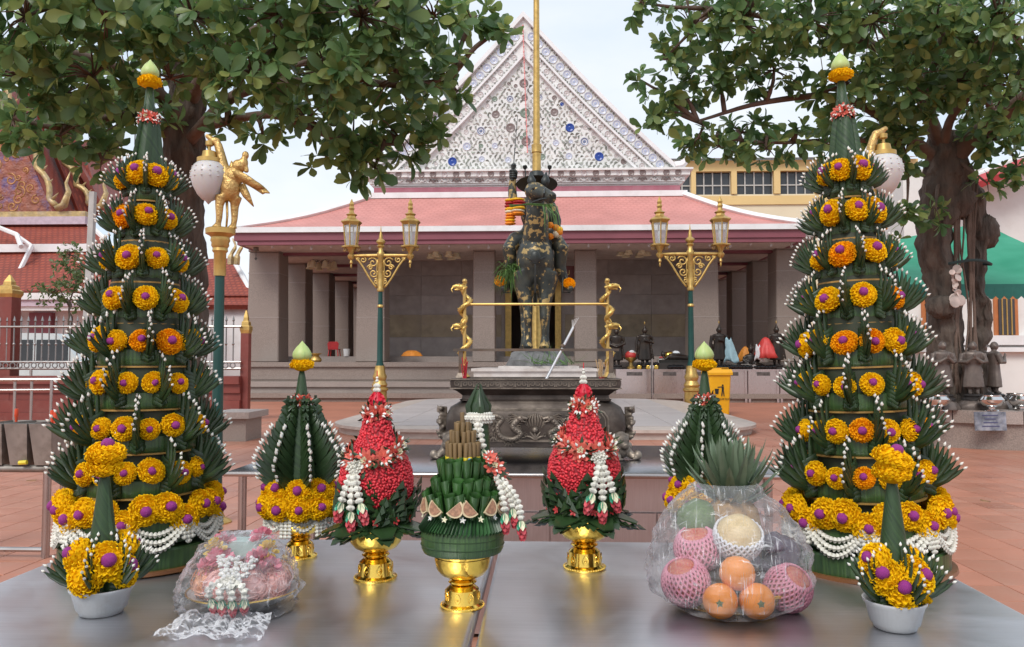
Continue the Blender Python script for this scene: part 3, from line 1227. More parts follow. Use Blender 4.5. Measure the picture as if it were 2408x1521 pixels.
def lotus(par, loc, r, h):
    mb = MB()
    prof = [(.25, 0), (.72, .06), (.95, .18), (1.0, .30), (.90, .48), (.62, .68), (.30, .85), (.10, .95), (.02, 1.0)]
    mb.lathe([(a * r, b * h) for a, b in prof], 24, lobes=lambda a, z: 1 + .02 * math.cos(3 * a))
    o = mb.build('lotus_bud', M_LOTUS, par, loc=loc, ang=180)
    # outer petals lie close round the bud
    for k in range(5):
        pm = MB()
        a0 = 2 * PI * k / 5 + .3

        def fn(u, v, a0=a0, k=k):
            t = v * .93
            rr = np.interp(t, [b for a, b in prof], [a for a, b in prof]) * r * 1.03 + .0006 + .0008 * (k % 2)
            wd = math.sin(PI * min(1, (v * .86 + .14))) ** .7 * .80
            a = a0 + (u - .5) * 2 * wd
            return (rr * math.cos(a), rr * math.sin(a), t * h)
        pm.grid(fn, 6, 8)
        pm.build('petal', M_LOTUS, o, ang=180)
    return o


def petal_into(mb, base, d, side, l, w, mi, curl=.25, nrm=None):
    d, side = Vector(d).normalized(), Vector(side).normalized()
    n = nrm if nrm is not None else side.cross(d).normalized()
    P = [base, base + d * l * .5 + side * w * .5 + n * curl * l * .35, base + d * l * .5 - side * w * .5 + n * curl * l * .35,
         base + d * l * .92 + side * w * .30 + n * curl * l * .2, base + d * l * .92 - side * w * .30 + n * curl * l * .2, base + d * l * 1.05 + n * curl * l * 0,
         base + d * l * .5]
    mb.add(P, [(0, 1, 6), (0, 6, 2), (6, 1, 3), (6, 4, 2), (6, 3, 5), (6, 5, 4)], mi)


def leaf_into(mb, base, d, side, l, w, mi, fold=.2):
    d, side = Vector(d).normalized(), Vector(side).normalized()
    n = side.cross(d).normalized()
    P = [base]
    for t, ww in ((.3, .42), (.6, .5), (.85, .28)):
        P += [base + d * l * t + side * w * ww + n * fold * w, base + d * l * t, base + d * l * t - side * w * ww + n * fold * w]
    P.append(base + d * l)
    mb.add(P, [(0, 1, 2), (0, 2, 3), (1, 4, 5, 2), (2, 5, 6, 3), (4, 7, 8, 5), (5, 8, 9, 6), (7, 10, 8), (8, 10, 9)], mi)


FLMATS = [M_RED2, M_BUD, M_LEAFW, M_CREAM]


def blossom_into(mb, p, out, s, rs, mum=True):
    """coral petals round a cream mum or white buds"""
    out = Vector(out).normalized()
    u = out.orthogonal().normalized()
    w = out.cross(u)
    n = 9
    for ring, (ln, lift_) in enumerate(((1.0, .25), (.75, .6))):
        for k in range(n):
            a = 2 * PI * (k + .5 * ring) / n + rs.uniform(-.15, .15)
            d = u * math.cos(a) + w * math.sin(a)
            s_ = -u * math.sin(a) + w * math.cos(a)
            petal_into(mb, p + d * s * .15, d + out * lift_, s_, s * ln * rs.uniform(.8, 1.05), s * .48, 0)
    if mum:
        for k in range(14):
            a = 2.4 * k
            rr = .06 + .022 * k
            d = u * math.cos(a) + w * math.sin(a)
            petal_into(mb, p + out * s * .32 + d * s * rr * .4, d * (.3 + .1 * k / 2) + out, -u * math.sin(a) + w * math.cos(a), s * .34, s * .2, 3)
    for k in range(5):
        a = rs.uniform(0, 6.28)
        d = u * math.cos(a) + w * math.sin(a)
        bud_into(mb, p + d * s * .5 + out * s * .35, d + out * .8, s * .42, s * .13, 1)
    for k in range(6):
        a = rs.uniform(0, 6.28)
        d = u * math.cos(a) + w * math.sin(a)
        leaf_into(mb, p + d * s * .3 - out * s * .1, d + out * .15, -u * math.sin(a) + w * math.cos(a), s * rs.uniform(1.0, 1.5), s * .32, 2)


def collar(par, c, r, s, n=7, seed=0, name='flower_collar', mumk=(1, 4)):
    rs = random.Random(seed)
    mb = MB()
    for k in range(n):
        a = 2 * PI * k / n + seed
        o = Vector((math.cos(a), math.sin(a), rs.uniform(-.1, .3)))
        blossom_into(mb, Vector((r * math.cos(a), r * math.sin(a), rs.uniform(-.2, .2) * s)), o, s, rs, mum=k % 7 in mumk)
    return mb.build(name, FLMATS, par, loc=c, smooth=False)


# crown-flower bead used in every white garland
def bead_into(mb, p, d, r, mi=0):
    mb.lathe([(r * .35, -r * .9), (r * .95, -r * .35), (r * 1.02, r * .15), (r * .55, r * .55), (r * .25, r * .85)], 10, caps=False,
             M=aim(d, p), lobes=lambda a, z: 1 + .20 * math.cos(5 * a), mi=mi)


def strand(mb, pts, r, mi=0, step=None):
    pts = [Vector(p) for p in pts]
    step = step or r * 1.5
    acc = 0.0
    for i in range(len(pts) - 1):
        a, b = pts[i], pts[i + 1]
        l = (b - a).length
        if l < 1e-6:
            continue
        d = (b - a) / l
        while acc < l:
            bead_into(mb, a + d * acc, -d, r, mi)
            acc += step
        acc -= l


def rose_end(mb, p, d, s, mi_p, mi_s, mi_w):
    """red bud with green and white sepals that ends a tassel; d points down the tassel"""
    d = Vector(d).normalized()
    u = d.orthogonal().normalized()
    w = d.cross(u)
    for k in range(6):
        a = 2 * PI * k / 6
        o = u * math.cos(a) + w * math.sin(a)
        s_ = -u * math.sin(a) + w * math.cos(a)
        leaf_into(mb, p, d + o * .42, s_, s * 1.0, s * .50, mi_w if k % 2 else mi_s, .15)
    for j in range(3):
        for k in range(5):
            a = 2 * PI * (k + .5 * j) / 5
            o = u * math.cos(a) + w * math.sin(a)
            s_ = -u * math.sin(a) + w * math.cos(a)
            petal_into(mb, p + d * s * (.35 + .25 * j), d + o * (.42 - .12 * j), s_, s * .95, s * .62, mi_p)
    mb.lathe([(s * .05, s * .3), (s * .28, s * .7), (s * .26, s * 1.2), (s * .05, s * 1.75)], 7, caps=False, M=aim(d, p), mi=mi_p)


TASM = [M_CROWN, M_ROSEP, M_SEPAL, M_CREAM]


def tassel(par, top, ends, r=.0062, s=.02, name='tassel', knot=True):
    mb = MB()
    top = Vector(top)
    for e, mid in ends:
        e = Vector(e)
        pts = bez(top, top.lerp(e, .35) + Vector(mid), top.lerp(e, .7) + Vector(mid), e, 10)
        strand(mb, pts, r)
        rose_end(mb, e, (e - pts[-3]), s, 1, 2, 3)
    if knot:
        for k in range(26):
            a = 2.4 * k
            q = math.sqrt(k / 26) * .016
            bud_into(mb, top + Vector((q * math.cos(a), -.008 + .3 * q, q * math.sin(a) * .8)), (math.cos(a) * q * 40, -1, math.sin(a) * q * 40), .011, .0042)
    return mb.build(name, TASM, par, smooth=False)
# ================================================================= tall tiered leaf offerings
def tiered(px, py_front, Yc, label, seed, lean=(0, 0), group='tiered leaf offerings'):
    base = at(px, py_front, Y=Yc)
    t = empty('tiered_leaf_offering', (base.x, Yc, TZ), 0, label, 'flower offering', group)
    t.rotation_mode = 'ZYX'
    t.rotation_euler = (lean[1], lean[0], seed * .35)
    global _rs
    _rs = random.Random(seed)
    # base drum on a brown tray
    MB().lathe([(.192, 0), (.197, .004), (.195, .012), (.185, .012)], 40).build('tray', mat('tray_wood', (.20, .08, .03), rough=.35, var=.2), t)
    MB().lathe([(.182, .012), (.184, .055), (.180, .060), (.10, .061)], 48).build('base_drum', M_BAND, t)
    MB().lathe([(.13, .058), (.125, .10), (.10, .58), (.05, .88), (.03, .93)], 24).build('core', M_CORE, t)
    zs = [.925 - .1045 * i for i in range(8)]
    rr = [.044, .060, .078, .094, .107, .118, .128, .137]
    fsc = [.62, .65, .68, .72, .76, .80, .84, .88]
    # skirt ring
    MB().lathe([(.150, .066), (.168, .068), (.172, .10), (.170, .128), (.155, .130)], 48).build('leaf_ring', M_BAND, t)
    for i, (z, r) in enumerate(zip(zs, rr)):
        h = .044
        ring = MB().lathe([(r * .55, z - .016), (r - .004, z - .017), (r, z - .012), (r + .001, z), (r, z + h / 2), (r - .006, z + h / 2 + .003), (r * .4, z + h / 2 + .003)], 48)
        o = ring.build('leaf_ring', M_BAND, t)
        MB().lathe([(r * .5, z - .0215), (r + .003, z - .0215), (r + .0035, z - .0175), (r * .5, z - .0172)], 40).build('ring_rim', M_OCHRE, o)
        nf = 8
        a0 = (PI / nf if i % 2 else 0) + _rs.uniform(-.08, .08) + .2
        for k in range(nf):
            a = a0 + 2 * PI * k / nf + _rs.uniform(-.05, .05)
            fan(t, ((r + .002) * math.cos(a), (r + .002) * math.sin(a), z + .014 + _rs.uniform(-.004, .004)), a, fsc[i] * _rs.uniform(.95, 1.06), tilt=_rs.uniform(-.10, .10))
            am = a + PI / nf
            mr = .0295 if i < 5 else .0275
            if i < 4 or (i < 6 and k % 2):
                am += _rs.uniform(-.06, .06)
                marigold(t, ((r + .006) * math.cos(am), (r + .006) * math.sin(am), z + .043 + _rs.uniform(-.005, .006)), (math.cos(am), math.sin(am), .45 - .04 * i), mr * (1.05 if i else 1.12) + _rs.uniform(-.002, .003))
            else:
                for s_ in (-1, 1):
                    a2 = am + s_ * .205 * .13 / r
                    marigold(t, ((r + .008) * math.cos(a2), (r + .008) * math.sin(a2), z + .042 + _rs.uniform(-.006, .006)), (math.cos(a2), math.sin(a2), .12), mr + _rs.uniform(-.002, .003))
    # deep scalloped row of marigolds on the skirt
    n = 24
    for k in range(n):
        a = 2 * PI * k / n
        dz = -.026 if k % 3 == 0 else .002
        marigold(t, (.172 * math.cos(a), .172 * math.sin(a), .150 + dz + _rs.uniform(-.004, .004)), (math.cos(a), math.sin(a), .08), .0355 + _rs.uniform(-.002, .002), orange=False)
    # white swags and tails
    for k in range(8):
        a = 2 * PI * k / 8
        a1 = 2 * PI * (k + 1) / 8
        sg = MB()
        for q, (dep, ro) in enumerate(((.034, .178), (.048, .184), (.060, .190))):
            pts = []
            for j in range(15):
                u = j / 14
                aa = a + (a1 - a) * u
                zz = .128 - dep * math.sin(PI * u) - .004 * q
                pts.append((ro * math.cos(aa), ro * math.sin(aa), zz))
            strand(sg, pts, .0064)
        tag(sg.build('flower_swag', M_CROWN, t, ang=60), kind='stuff')
        tl = MB()
        for q in (-1, 0, 1):
            aa = a + q * .055
            L_ = .058 if q == 0 else .046
            strand(tl, [(.187 * math.cos(aa), .187 * math.sin(aa), .122), (.192 * math.cos(aa), .192 * math.sin(aa), .122 - L_)], .0066)
        tag(tl.build('flower_tail', M_CROWN, t, ang=60), kind='stuff')
    # spire
    MB().lathe([(.035, .915), (.032, .98), (.023, 1.08), (.014, 1.15), (.008, 1.215)], 20).build('spire', M_CONE, t, ang=180)
    for k in range(5):
        a = 2 * PI * k / 5
        MB().tube([(.036 * math.cos(a), .036 * math.sin(a), .92), (.031 * math.cos(a + .3), .031 * math.sin(a + .3), 1.0), (.021 * math.cos(a + .6), .021 * math.sin(a + .6), 1.10), (.012 * math.cos(a + .9), .012 * math.sin(a + .9), 1.16)],
                  [.006, .012, .009, .003], 6, flat=.35).build('wrapped_leaf', M_CONE, t)
    collar(t, (0, 0, 1.125), .018, .017, 8, seed)
    mo = marigold(t, (0, 0, 1.220), (0, 0, 1), .031, globe=False, orange=False, tilt=.02)
    mo.scale.z *= .9
    lotus(t, (0, 0, 1.230), .0215, .052)
    return t


T1 = tiered(328, 1330, 2.02, 'tall tiered banana leaf and marigold offering at the left end, lotus bud on top', 3)
T2 = tiered(2040, 1320, 2.04, 'tall tiered banana leaf and marigold offering at the right end, lotus bud on top', 8, lean=(R(-2.0), 0))


# ================================================================= gilt footed trays
def gilt_mat():
    m = mat('gilt_embossed', (.83, .54, .10), rough=.2, metal=1.0, var=.12, vscale=30)
    N, L, b = nodes_of(m)
    tc = [n for n in N if n.type == 'TEX_COORD'][0]
    vo = N.new('ShaderNodeTexVoronoi')
    vo.inputs['Scale'].default_value = 110
    L.new(tc.outputs['Object'], vo.inputs['Vector'])
    bp = N.new('ShaderNodeBump')
    bp.inputs['Strength'].default_value = .35
    bp.inputs['Distance'].default_value = .0015
    L.new(vo.outputs['Distance'], bp.inputs['Height'])
    L.new(bp.outputs['Normal'], b.inputs['Normal'])
    return m


M_GILTE = gilt_mat()
M_GILT = mat('gilt_plain', (.85, .56, .11), rough=.16, metal=1.0, var=.06, vscale=10)


def phan(loc, s, label):
    """s = foot radius scale, total height 2.6 s"""
    t = empty('gilt_pedestal_tray', loc, random.uniform(0, 1), label, 'pedestal tray', 'gilt pedestal trays')
    sc = lambda P: [(a * s, b * s) for a, b in P]
    bowl = MB().lathe(sc([(.42, 1.28), (.66, 1.34), (1.0, 1.50), (1.22, 1.78), (1.29, 2.15), (1.33, 2.50), (1.37, 2.55), (1.33, 2.6), (1.25, 2.56), (1.1, 2.0), (.4, 1.5)]), 40)
    bo = bowl.build('bowl', M_GILTE, t)
    MB().lathe(sc([(1.30, 2.30), (1.335, 2.33), (1.305, 2.36)]), 40, caps=False).build('bowl_bead', M_GILT, bo)
    MB().lathe(sc([(.42, 1.02), (.56, 1.06), (.66, 1.14), (.62, 1.20), (.48, 1.24), (.54, 1.29), (.44, 1.33)]), 36).build('knop', M_GILT, t)
    fo = MB().lathe(sc([(.98, 0), (1.0, .04), (.99, .12), (.93, .16), (.84, .22), (.80, .5), (.76, .82), (.60, .96), (.42, 1.04)]), 40).build('foot', M_GILT, t)
    bd = MB()
    for k in range(48):
        a = 2 * PI * k / 48
        bd.ell((.985 * s * math.cos(a), .985 * s * math.sin(a), .10 * s), .05 * s, 6, 4)
    bd.build('foot_beading', M_GILT, fo)
    for k in range(8):
        a = 2 * PI * k / 8
        mo = MB()
        pts = []
        for q in range(13):
            u = 2 * PI * q / 12
            yy = .15 * math.sin(u) * (1 - .35 * math.cos(u) * -1 * .5) * (1.0 if math.cos(u) < 0 else (1 - .6 * math.cos(u)))
            zz = .52 - .0 + .22 * math.cos(u)
            aa = a + yy / .82
            pts.append((.81 * s * math.cos(aa), .81 * s * math.sin(aa), zz * s))
        mo.tube(pts, .022 * s, 5)
        mo.ell((.80 * s * math.cos(a), .80 * s * math.sin(a), .48 * s), .06 * s, 6, 5)
        mo.build('teardrop', M_GILT, fo)
    return t


random.seed(11)


def spot(px, py_front, rfoot):
    """centre of a footed thing whose front foot edge shows at the pixel"""
    p = at(px, py_front, z=TZ)
    return Vector((p.x, p.y + rfoot, TZ))


# ================================================================= red bud flames
def scale_petal(seed):
    """pointed petal of overlapping folded leaf tips; local: +Z along petal, +Y outward normal"""
    rs = random.Random(seed)
    mb = MB()
    rowsn = 7
    for j in range(rowsn):
        t = j / (rowsn - 1)
        w = .052 * (1 - t) ** .6 * (0.72 + .5 * min(1, t * 3)) if t > 0 else .036
        n = max(1, int(round(6 * (1 - t * .85))))
        for k in range(n):
            u = (k - (n - 1) / 2) / max(1, (n - 1) / 2) if n > 1 else 0
            x = u * w * .72
            z = .070 * t + .006 * (1 - abs(u))
            bow = .010 * math.sin(PI * t) - abs(u) * .008
            d = Vector((u * .28, .12, 1)).normalized()
            s_ = Vector((1, 0, -u * .4)).normalized()
            b = Vector((x, bow + .002 * (k % 2), z - .01))
            l, ww = .0205 * rs.uniform(.9, 1.1), .025
            nrm = Vector((0, 1, 0))
            P = [b - s_ * ww * .5, b + s_ * ww * .5, b + d * l, b + d * l * .35 + nrm * .0065, b + nrm * .003]
            mb.add(P, [(0, 4, 3), (4, 1, 3), (0, 3, 2), (1, 2, 3), (0, 2, 1)])
    mb.box((0, -.003, .028), (.084, .003, .070), top=(.25, 1))
    return mb.mesh('leaf_petal', M_LEAF, smooth=False)


SCP = [scale_petal(i) for i in range(3)]
M_REDB = mat('red_bud', (.66, .035, .050), rough=.42, var=.12, vscale=50, island=.22)
M_REDK = mat('red_core', (.30, .012, .02), rough=.6)
M_RUF = mat('red_ruffle', (.60, .02, .045), rough=.5, var=.15, vscale=60)


def flame(px, py, s, label, seed, garl_a):
    c = spot(px, py, .045 * s)
    ph_h = .126 * s
    phan(c, ph_h / 2.6, 'gilt footed tray under the ' + label[0])
    t = empty('red_bud_offering', (c.x, c.y, TZ + ph_h), 0, label[1], 'flower offering', 'red flame shaped bud offerings')
    rs = random.Random(seed)
    prof = [(.035, .0), (.060, .020), (.076, .045), (.0825, .072), (.083, .092), (.079, .116), (.069, .140), (.052, .165), (.041, .186), (.033, .207), (.027, .238)]
    prof = [(a * s, b * s + .01) for a, b in prof]
    MB().lathe(prof, 28).build('body', M_REDK, t, ang=180)
    zz = np.array([b for a, b in prof])
    ra = np.array([a for a, b in prof])
    mb = MB()
    z = prof[0][1]
    row = 0
    while z < prof[-1][1]:
        r = float(np.interp(z, zz, ra))
        dr = float(np.interp(z + .002, zz, ra) - np.interp(z - .002, zz, ra)) / .004
        n = max(8, int(2 * PI * r / (.0068 * s)))
        for k in range(n):
            a = 2 * PI * (k + rs.random()) / n
            out = Vector((math.cos(a), math.sin(a), -dr)).normalized()
            q = Matrix.Rotation(rs.uniform(0, 3.14), 3, 'Z')
            mb.ell((r * math.cos(a), r * math.sin(a), z + rs.uniform(-.003, .003)), (.0050 * s * rs.uniform(.8, 1.2), .0032 * s, .0036 * s * rs.uniform(.7, 1.3)), 6, 4, M=(out.to_track_quat('Z', 'Y').to_matrix() @ q))
        z += .0060 * s / math.sqrt(1 + dr * dr) * 1.02
        row += 1
    tag(mb.build('flower_buds', M_REDB, t, ang=180), kind='stuff')
    # leaf cup: upright and drooping rows
    for rowi, (n, r, z, tilt, sc, off) in enumerate(((7, .066, .004, R(13), 1.28, 0.2), (7, .056, .006, R(106), 1.12, .65))):
        for k in range(n):
            a = 2 * PI * k / n + off + rs.uniform(-.06, .06)
            M = Matrix.Translation((r * s * math.cos(a), r * s * math.sin(a), z * s)) @ Matrix.Rotation(a - PI / 2, 4, 'Z') @ Matrix.Rotation(-(tilt + rs.uniform(-.08, .12)), 4, 'X') @ Matrix.Diagonal((sc * s, sc * s, sc * s, 1))
            inst('leaf_petal', rs.choice(SCP), t, M=M)
    # small red stars at the rim of the cup
    for k in range(12):
        a = 2 * PI * k / 12 + .2
        mb = MB()
        p = Vector((.088 * s * math.cos(a), .088 * s * math.sin(a), .018 * s))
        out = Vector((math.cos(a), math.sin(a), .1))
        u = out.orthogonal().normalized()
        w = out.cross(u)
        for q in range(5):
            b = 2 * PI * q / 5
            petal_into(mb, p, u * math.cos(b) + w * math.sin(b) + out * .3, -u * math.sin(b) + w * math.cos(b), .009 * s, .006 * s, 0)
        mb.build('star_flower', M_RED, t, smooth=False)
    topz = prof[-1][1]
    collar(t, (0, 0, topz + .004), .021 * s, .0235 * s, 8, seed, mumk=(1, 3, 5))
    # ruffled red bud
    mb = MB()
    for k in range(8):
        a = 2 * PI * k / 8

        def fn(u, v, a=a):
            rr = .0205 * s * math.sin(PI * (.10 + .86 * v)) ** .8 * (.2 + .8 * u)
            aa = a + .10 * math.sin(v * 26 + a * 3) * u
            return (rr * math.cos(aa), rr * math.sin(aa), topz + .012 + .046 * s * v)
        mb.grid(fn, 3, 14)
        mb.add([], [])
    mb.lathe([(.004, topz), (.0145 * s, topz + .02), (.0155 * s, topz + .036), (.004, topz + .058 * s)], 10)
    mb.build('ruffled_bud', M_RUF, t, smooth=False)
    fb = MB()
    z0 = topz + .055 * s
    bead_into(fb, Vector((0, 0, z0 + .004)), (0, 0, -1), .0085 * s)
    bead_into(fb, Vector((0, 0, z0 + .014 * s)), (0, 0, -1), .0075 * s)
    fb.ell((0, 0, z0 + .026 * s), .0042 * s, 8, 6)
    fb.ell((0, 0, z0 + .033 * s), .0034 * s, 8, 6)
    fb.build('white_finial', M_CROWN, t, ang=60)
    MB().lathe([(.0015, z0 + .03 * s), (.0012, z0 + .05 * s)], 6).build('finial_pin', M_RED, t)
    # slanting garland round the body and its tassel
    g = MB()
    nb = 11
    for k in range(nb):
        a = 2 * PI * k / nb
        z = (.160 + .020 * math.cos(a - garl_a - PI)) * s + .01
        r = float(np.interp(z, zz, ra)) + .004
        out = Vector((math.cos(a), math.sin(a), .35))
        blossom_into(g, Vector((r * math.cos(a), r * math.sin(a), z)), out, .0245 * s, rs, mum=k % 2 == 0)
        for q in range(4):
            a2 = a + PI / nb + rs.uniform(-.15, .15)
            z2 = (.160 + .020 * math.cos(a2 - garl_a - PI)) * s + .01
            r2 = float(np.interp(z2, zz, ra)) + .004
            o2 = Vector((math.cos(a2), math.sin(a2), rs.uniform(-.6, .8)))
            leaf_into(g, Vector((r2 * math.cos(a2), r2 * math.sin(a2), z2)), o2 + Vector((-math.sin(a2), math.cos(a2), 0)) * rs.uniform(-.9, .9), Vector((-math.sin(a2), math.cos(a2), .3)), .030 * s, .010 * s, 2)
    g.build('flower_garland', FLMATS, t, smooth=False)
    ca, sa = math.cos(garl_a), math.sin(garl_a)
    r = .078 * s
    top = Vector((.082 * s * ca, .082 * s * sa, .140 * s))
    tx = Vector((-sa, ca, 0))
    o = Vector((ca, sa, 0)) * .012
    tassel(t, top, [(top + tx * q * .019 * s + o * 1.4 + Vector((0, 0, -.074 * s - (.020 * s if q == 0 else 0))), o * .6) for q in (-1.25, 0, 1.25)], .0086 * s, .029 * s)
    return t


flame(873, 1372, 1.0, ('bud offering left of the betel leaf offering', 'red flame shaped bud offering left of the betel leaf offering, white tassel hanging'), 5, R(-112))
flame(1376, 1347, 1.04, ('bud offering right of the betel leaf offering', 'red flame shaped bud offering right of the betel leaf offering, white tassel hanging'), 9, R(-68))


# ================================================================= finned leaf cones
def make_fin(seed, n=21):
    rs = random.Random(seed)
    mb, bd = MB(), MB()
    sp_ = spline([(.0, 0, -.02), (.012, 0, .03), (.006, 0, .09), (-.010, 0, .155), (-.022, 0, .225)], 8)
    mb.tube(sp_, [.014 * (1 - .75 * i / (len(sp_) - 1)) for i in range(len(sp_))], 6, flat=1.1)
    for i in range(n):
        t = i / (n - 1)
        p = sp_[int(t * (len(sp_) - 3))]
        L_ = .088 * (1 - t) ** .95 * min(1, .72 + 1.6 * t) + .008
        a = R(36 + 42 * t)
        d = Vector((math.cos(a), rs.uniform(-.04, .04), math.sin(a)))
        for s_ in (-1, 1):
            mb.tube([p + Vector((-.006, s_ * .011 * (1 - .6 * t), -.004)), p + Vector((.006, s_ * .006, .004)) + d * L_ * .35, p + d * L_ * .97], [.0085, .0075, .0012], 5, flat=.5)
        if i < n * .66:
            bud_into(bd, p + d * L_ * .95, d, .0125, .0042)
    return mb.mesh('leaf_fin', M_LEAFW, ang=50), bd.mesh('jasmine_buds', M_BUD, ang=180)


FINS = [make_fin(i) for i in range(3)]


def leafcone(px, py, label, seed):
    c = spot(px, py, .04)
    phh = .112
    phan(c, phh / 2.6, 'gilt footed tray under the ' + label[0])
    t = empty('finned_leaf_offering', (c.x, c.y, TZ + phh), seed * .2, label[1], 'flower offering', 'finned leaf cone offerings')
    rs = random.Random(seed)
    MB().lathe([(.05, .0), (.078, .02), (.075, .05), (.03, .07)], 28).build('base', M_BAND, t)
    MB().lathe([(.05, .04), (.052, .10), (.040, .19), (.026, .26), (.016, .30), (.010, .345), (.005, .37)], 20).build('cone', M_CONE, t, ang=180)
    for k in range(8):
        a = 2 * PI * k / 8 + .1
        f, b = FINS[k % 3]
        M = Matrix.Translation((.047 * math.cos(a), .047 * math.sin(a), .075)) @ Matrix.Rotation(a, 4, 'Z') @ Matrix.Rotation(R(rs.uniform(-3, 3)), 4, 'Y')
        o = inst('leaf_fin', f, t, M=M)
        tag(inst('jasmine_buds', b, o), kind='stuff')
    for row, (n, z, r) in enumerate(((11, .024, .083), (9, .062, .070))):
        for k in range(n):
            a = 2 * PI * (k + .5 * row) / n
            marigold(t, (r * math.cos(a), r * math.sin(a), z), (math.cos(a), math.sin(a), .1 + .4 * row), .033, orange=rs.random() < .2)
    for k in range(6):
        a, a1 = 2 * PI * k / 6, 2 * PI * (k + 1) / 6
        sg = MB()
        for q, (dep, ro) in enumerate(((.022, .074), (.036, .080))):
            strand(sg, [(ro * math.cos(a + (a1 - a) * j / 10), ro * math.sin(a + (a1 - a) * j / 10), .004 - dep * math.sin(PI * j / 10)) for j in range(11)], .0055)
        for q in (-1, 0, 1):
            aa = a + q * .12
            strand(sg, [(.084 * math.cos(aa), .084 * math.sin(aa), .0), (.087 * math.cos(aa), .087 * math.sin(aa), -.045)], .0058)
        tag(sg.build('flower_swag', M_CROWN, t, ang=60), kind='stuff')
    collar(t, (0, 0, .285), .018, .018, 8, seed)
    marigold(t, (0, 0, .378), (0, 0, 1), .030, globe=False, orange=False, tilt=.02)
    lotus(t, (0, 0, .388), .0235, .054)


leafcone(693, 1318, ('leafy cone offering beside the left tiered tower', 'green finned leaf cone offering with lotus bud, beside the left tiered tower'), 2)
leafcone(1668, 1308, ('leafy cone offering behind the fruit basket', 'green finned leaf cone offering with lotus bud, behind the pineapple and fruit basket'), 6)
# ================================================================= betel leaf and cigarette offering on its gilt tray
cc = spot(1082, 1440, .042)
phan(cc, .115 / 2.6, 'gilt footed tray under the betel leaf and cigarette offering')
bt = empty('betel_leaf_offering', (cc.x, cc.y, TZ + .115), 0, 'stacked betel leaf rolls crowned with cigarettes on a pleated leaf drum', 'leaf offering')
MB().lathe([(.05, -.004), (.080, -.002), (.084, .006), (.085, .030), (.083, .046), (.04, .047)], 48).build('leaf_drum', M_BAND, bt)
for z in (.014, .030):
    MB().lathe([(.0846, z - .0012), (.0862, z), (.0846, z + .0012)], 48, caps=False).build('binding', M_LEAFW, bt)
pl = MB()
npl = 64
for k in range(npl):
    a = 2 * PI * k / npl
    ca, sa = math.cos(a), math.sin(a)
    tx = Vector((-sa, ca, 0))
    o = Vector((ca, sa, 0))
    p = [o * .086 + Vector((0, 0, .040)), o * .0905 + tx * .006 + Vector((0, 0, .048)), o * .066 + tx * .012 + Vector((0, 0, .080)), o * .062 + tx * .008 + Vector((0, 0, .078)),
         o * .076 + tx * .0095 + Vector((0, 0, .069))]
    pl.add(p, [(0, 1, 4, 3), (1, 2, 4), (4, 2, 3)])
pl.lathe([(.078, .040), (.079, .046), (.062, .074), (.03, .076)], 32, caps=False)
pl.build('pleated_skirt', mat('fresh_leaf_pleat', (.035, .095, .035), rough=.3, var=.3, vscale=30, island=.35), bt, smooth=False)
M_NUT = mat('betel_nut_cut', (.33, .17, .10), rough=.6, var=.45, vscale=160)
M_NUTR = mat('betel_nut_rind', (.66, .52, .32), rough=.6, var=.12, vscale=40)
nut = MB()
pts = [(.0185 * math.cos(PI * q / 10), -.0185 * math.sin(PI * q / 10) * 1.25) for q in range(11)]
nut.prism(pts, .0045, mi=0)
inn = [(.0150 * math.cos(PI * q / 10), -.0150 * math.sin(PI * q / 10) * 1.25 - .0008) for q in range(11)]
nut.prism(inn, .0009, mi=1, z0=.0044)
NUT = nut.mesh('nut_slice', [M_NUTR, M_NUT], smooth=False)
rs = random.Random(21)
for k in range(14):
    a = 2 * PI * k / 14 + .1
    o = Vector((math.cos(a), math.sin(a), .25)).normalized()
    z = Vector((0, 0, 1))
    y = (z - o * z.dot(o)).normalized()
    x = y.cross(o)
    M = Matrix((x, y, o)).transposed().to_4x4()
    M = Matrix.Translation((.0785 * math.cos(a), .0785 * math.sin(a), .099)) @ M @ Matrix.Rotation(rs.choice((-1, 1)) * rs.uniform(.4, .9), 4, 'Z')
    inst('nut_slice', NUT, bt, M=M)
    st = MB()
    a2 = a + PI / 14
    p = Vector((.081 * math.cos(a2), .081 * math.sin(a2), .074))
    out = Vector((math.cos(a2), math.sin(a2), .4))
    u = out.orthogonal().normalized()
    w = out.cross(u)
    for q in range(5):
        b = 2 * PI * q / 5
        bud_into(st, p + (u * math.cos(b) + w * math.sin(b)) * .001, u * math.cos(b) + w * math.sin(b) + out * .4, .0065, .0021)
    st.build('white_star_flower', M_CREAM if k % 2 else M_BUD, bt)


def roll_mesh(h, r, seed):
    rs = random.Random(seed)
    mb = MB()

    def fn(u, v):
        a = u * 2 * PI * 1.35
        rr = r * (.62 + .38 * v) * (1 - .22 * u) * (1 + .05 * math.sin(3 * a))
        zz = h * v + (.004 * math.sin(a + seed) if v > .9 else 0)
        return (rr * math.cos(a) * 1.1, rr * math.sin(a) * .8, zz)
    mb.grid(fn, 22, 3)
    mb.tube([(r * 1.0, -.002, h * .95), (r * .9, -r * .5, h * .6), (r * .6, -r * .65, h * .15)], .0009, 4)
    return mb.mesh('leaf_roll', mat('betel_leaf', (.045, .125, .030), rough=.32, var=.25, vscale=40, objvar=.22, translucent=.12), ang=180)


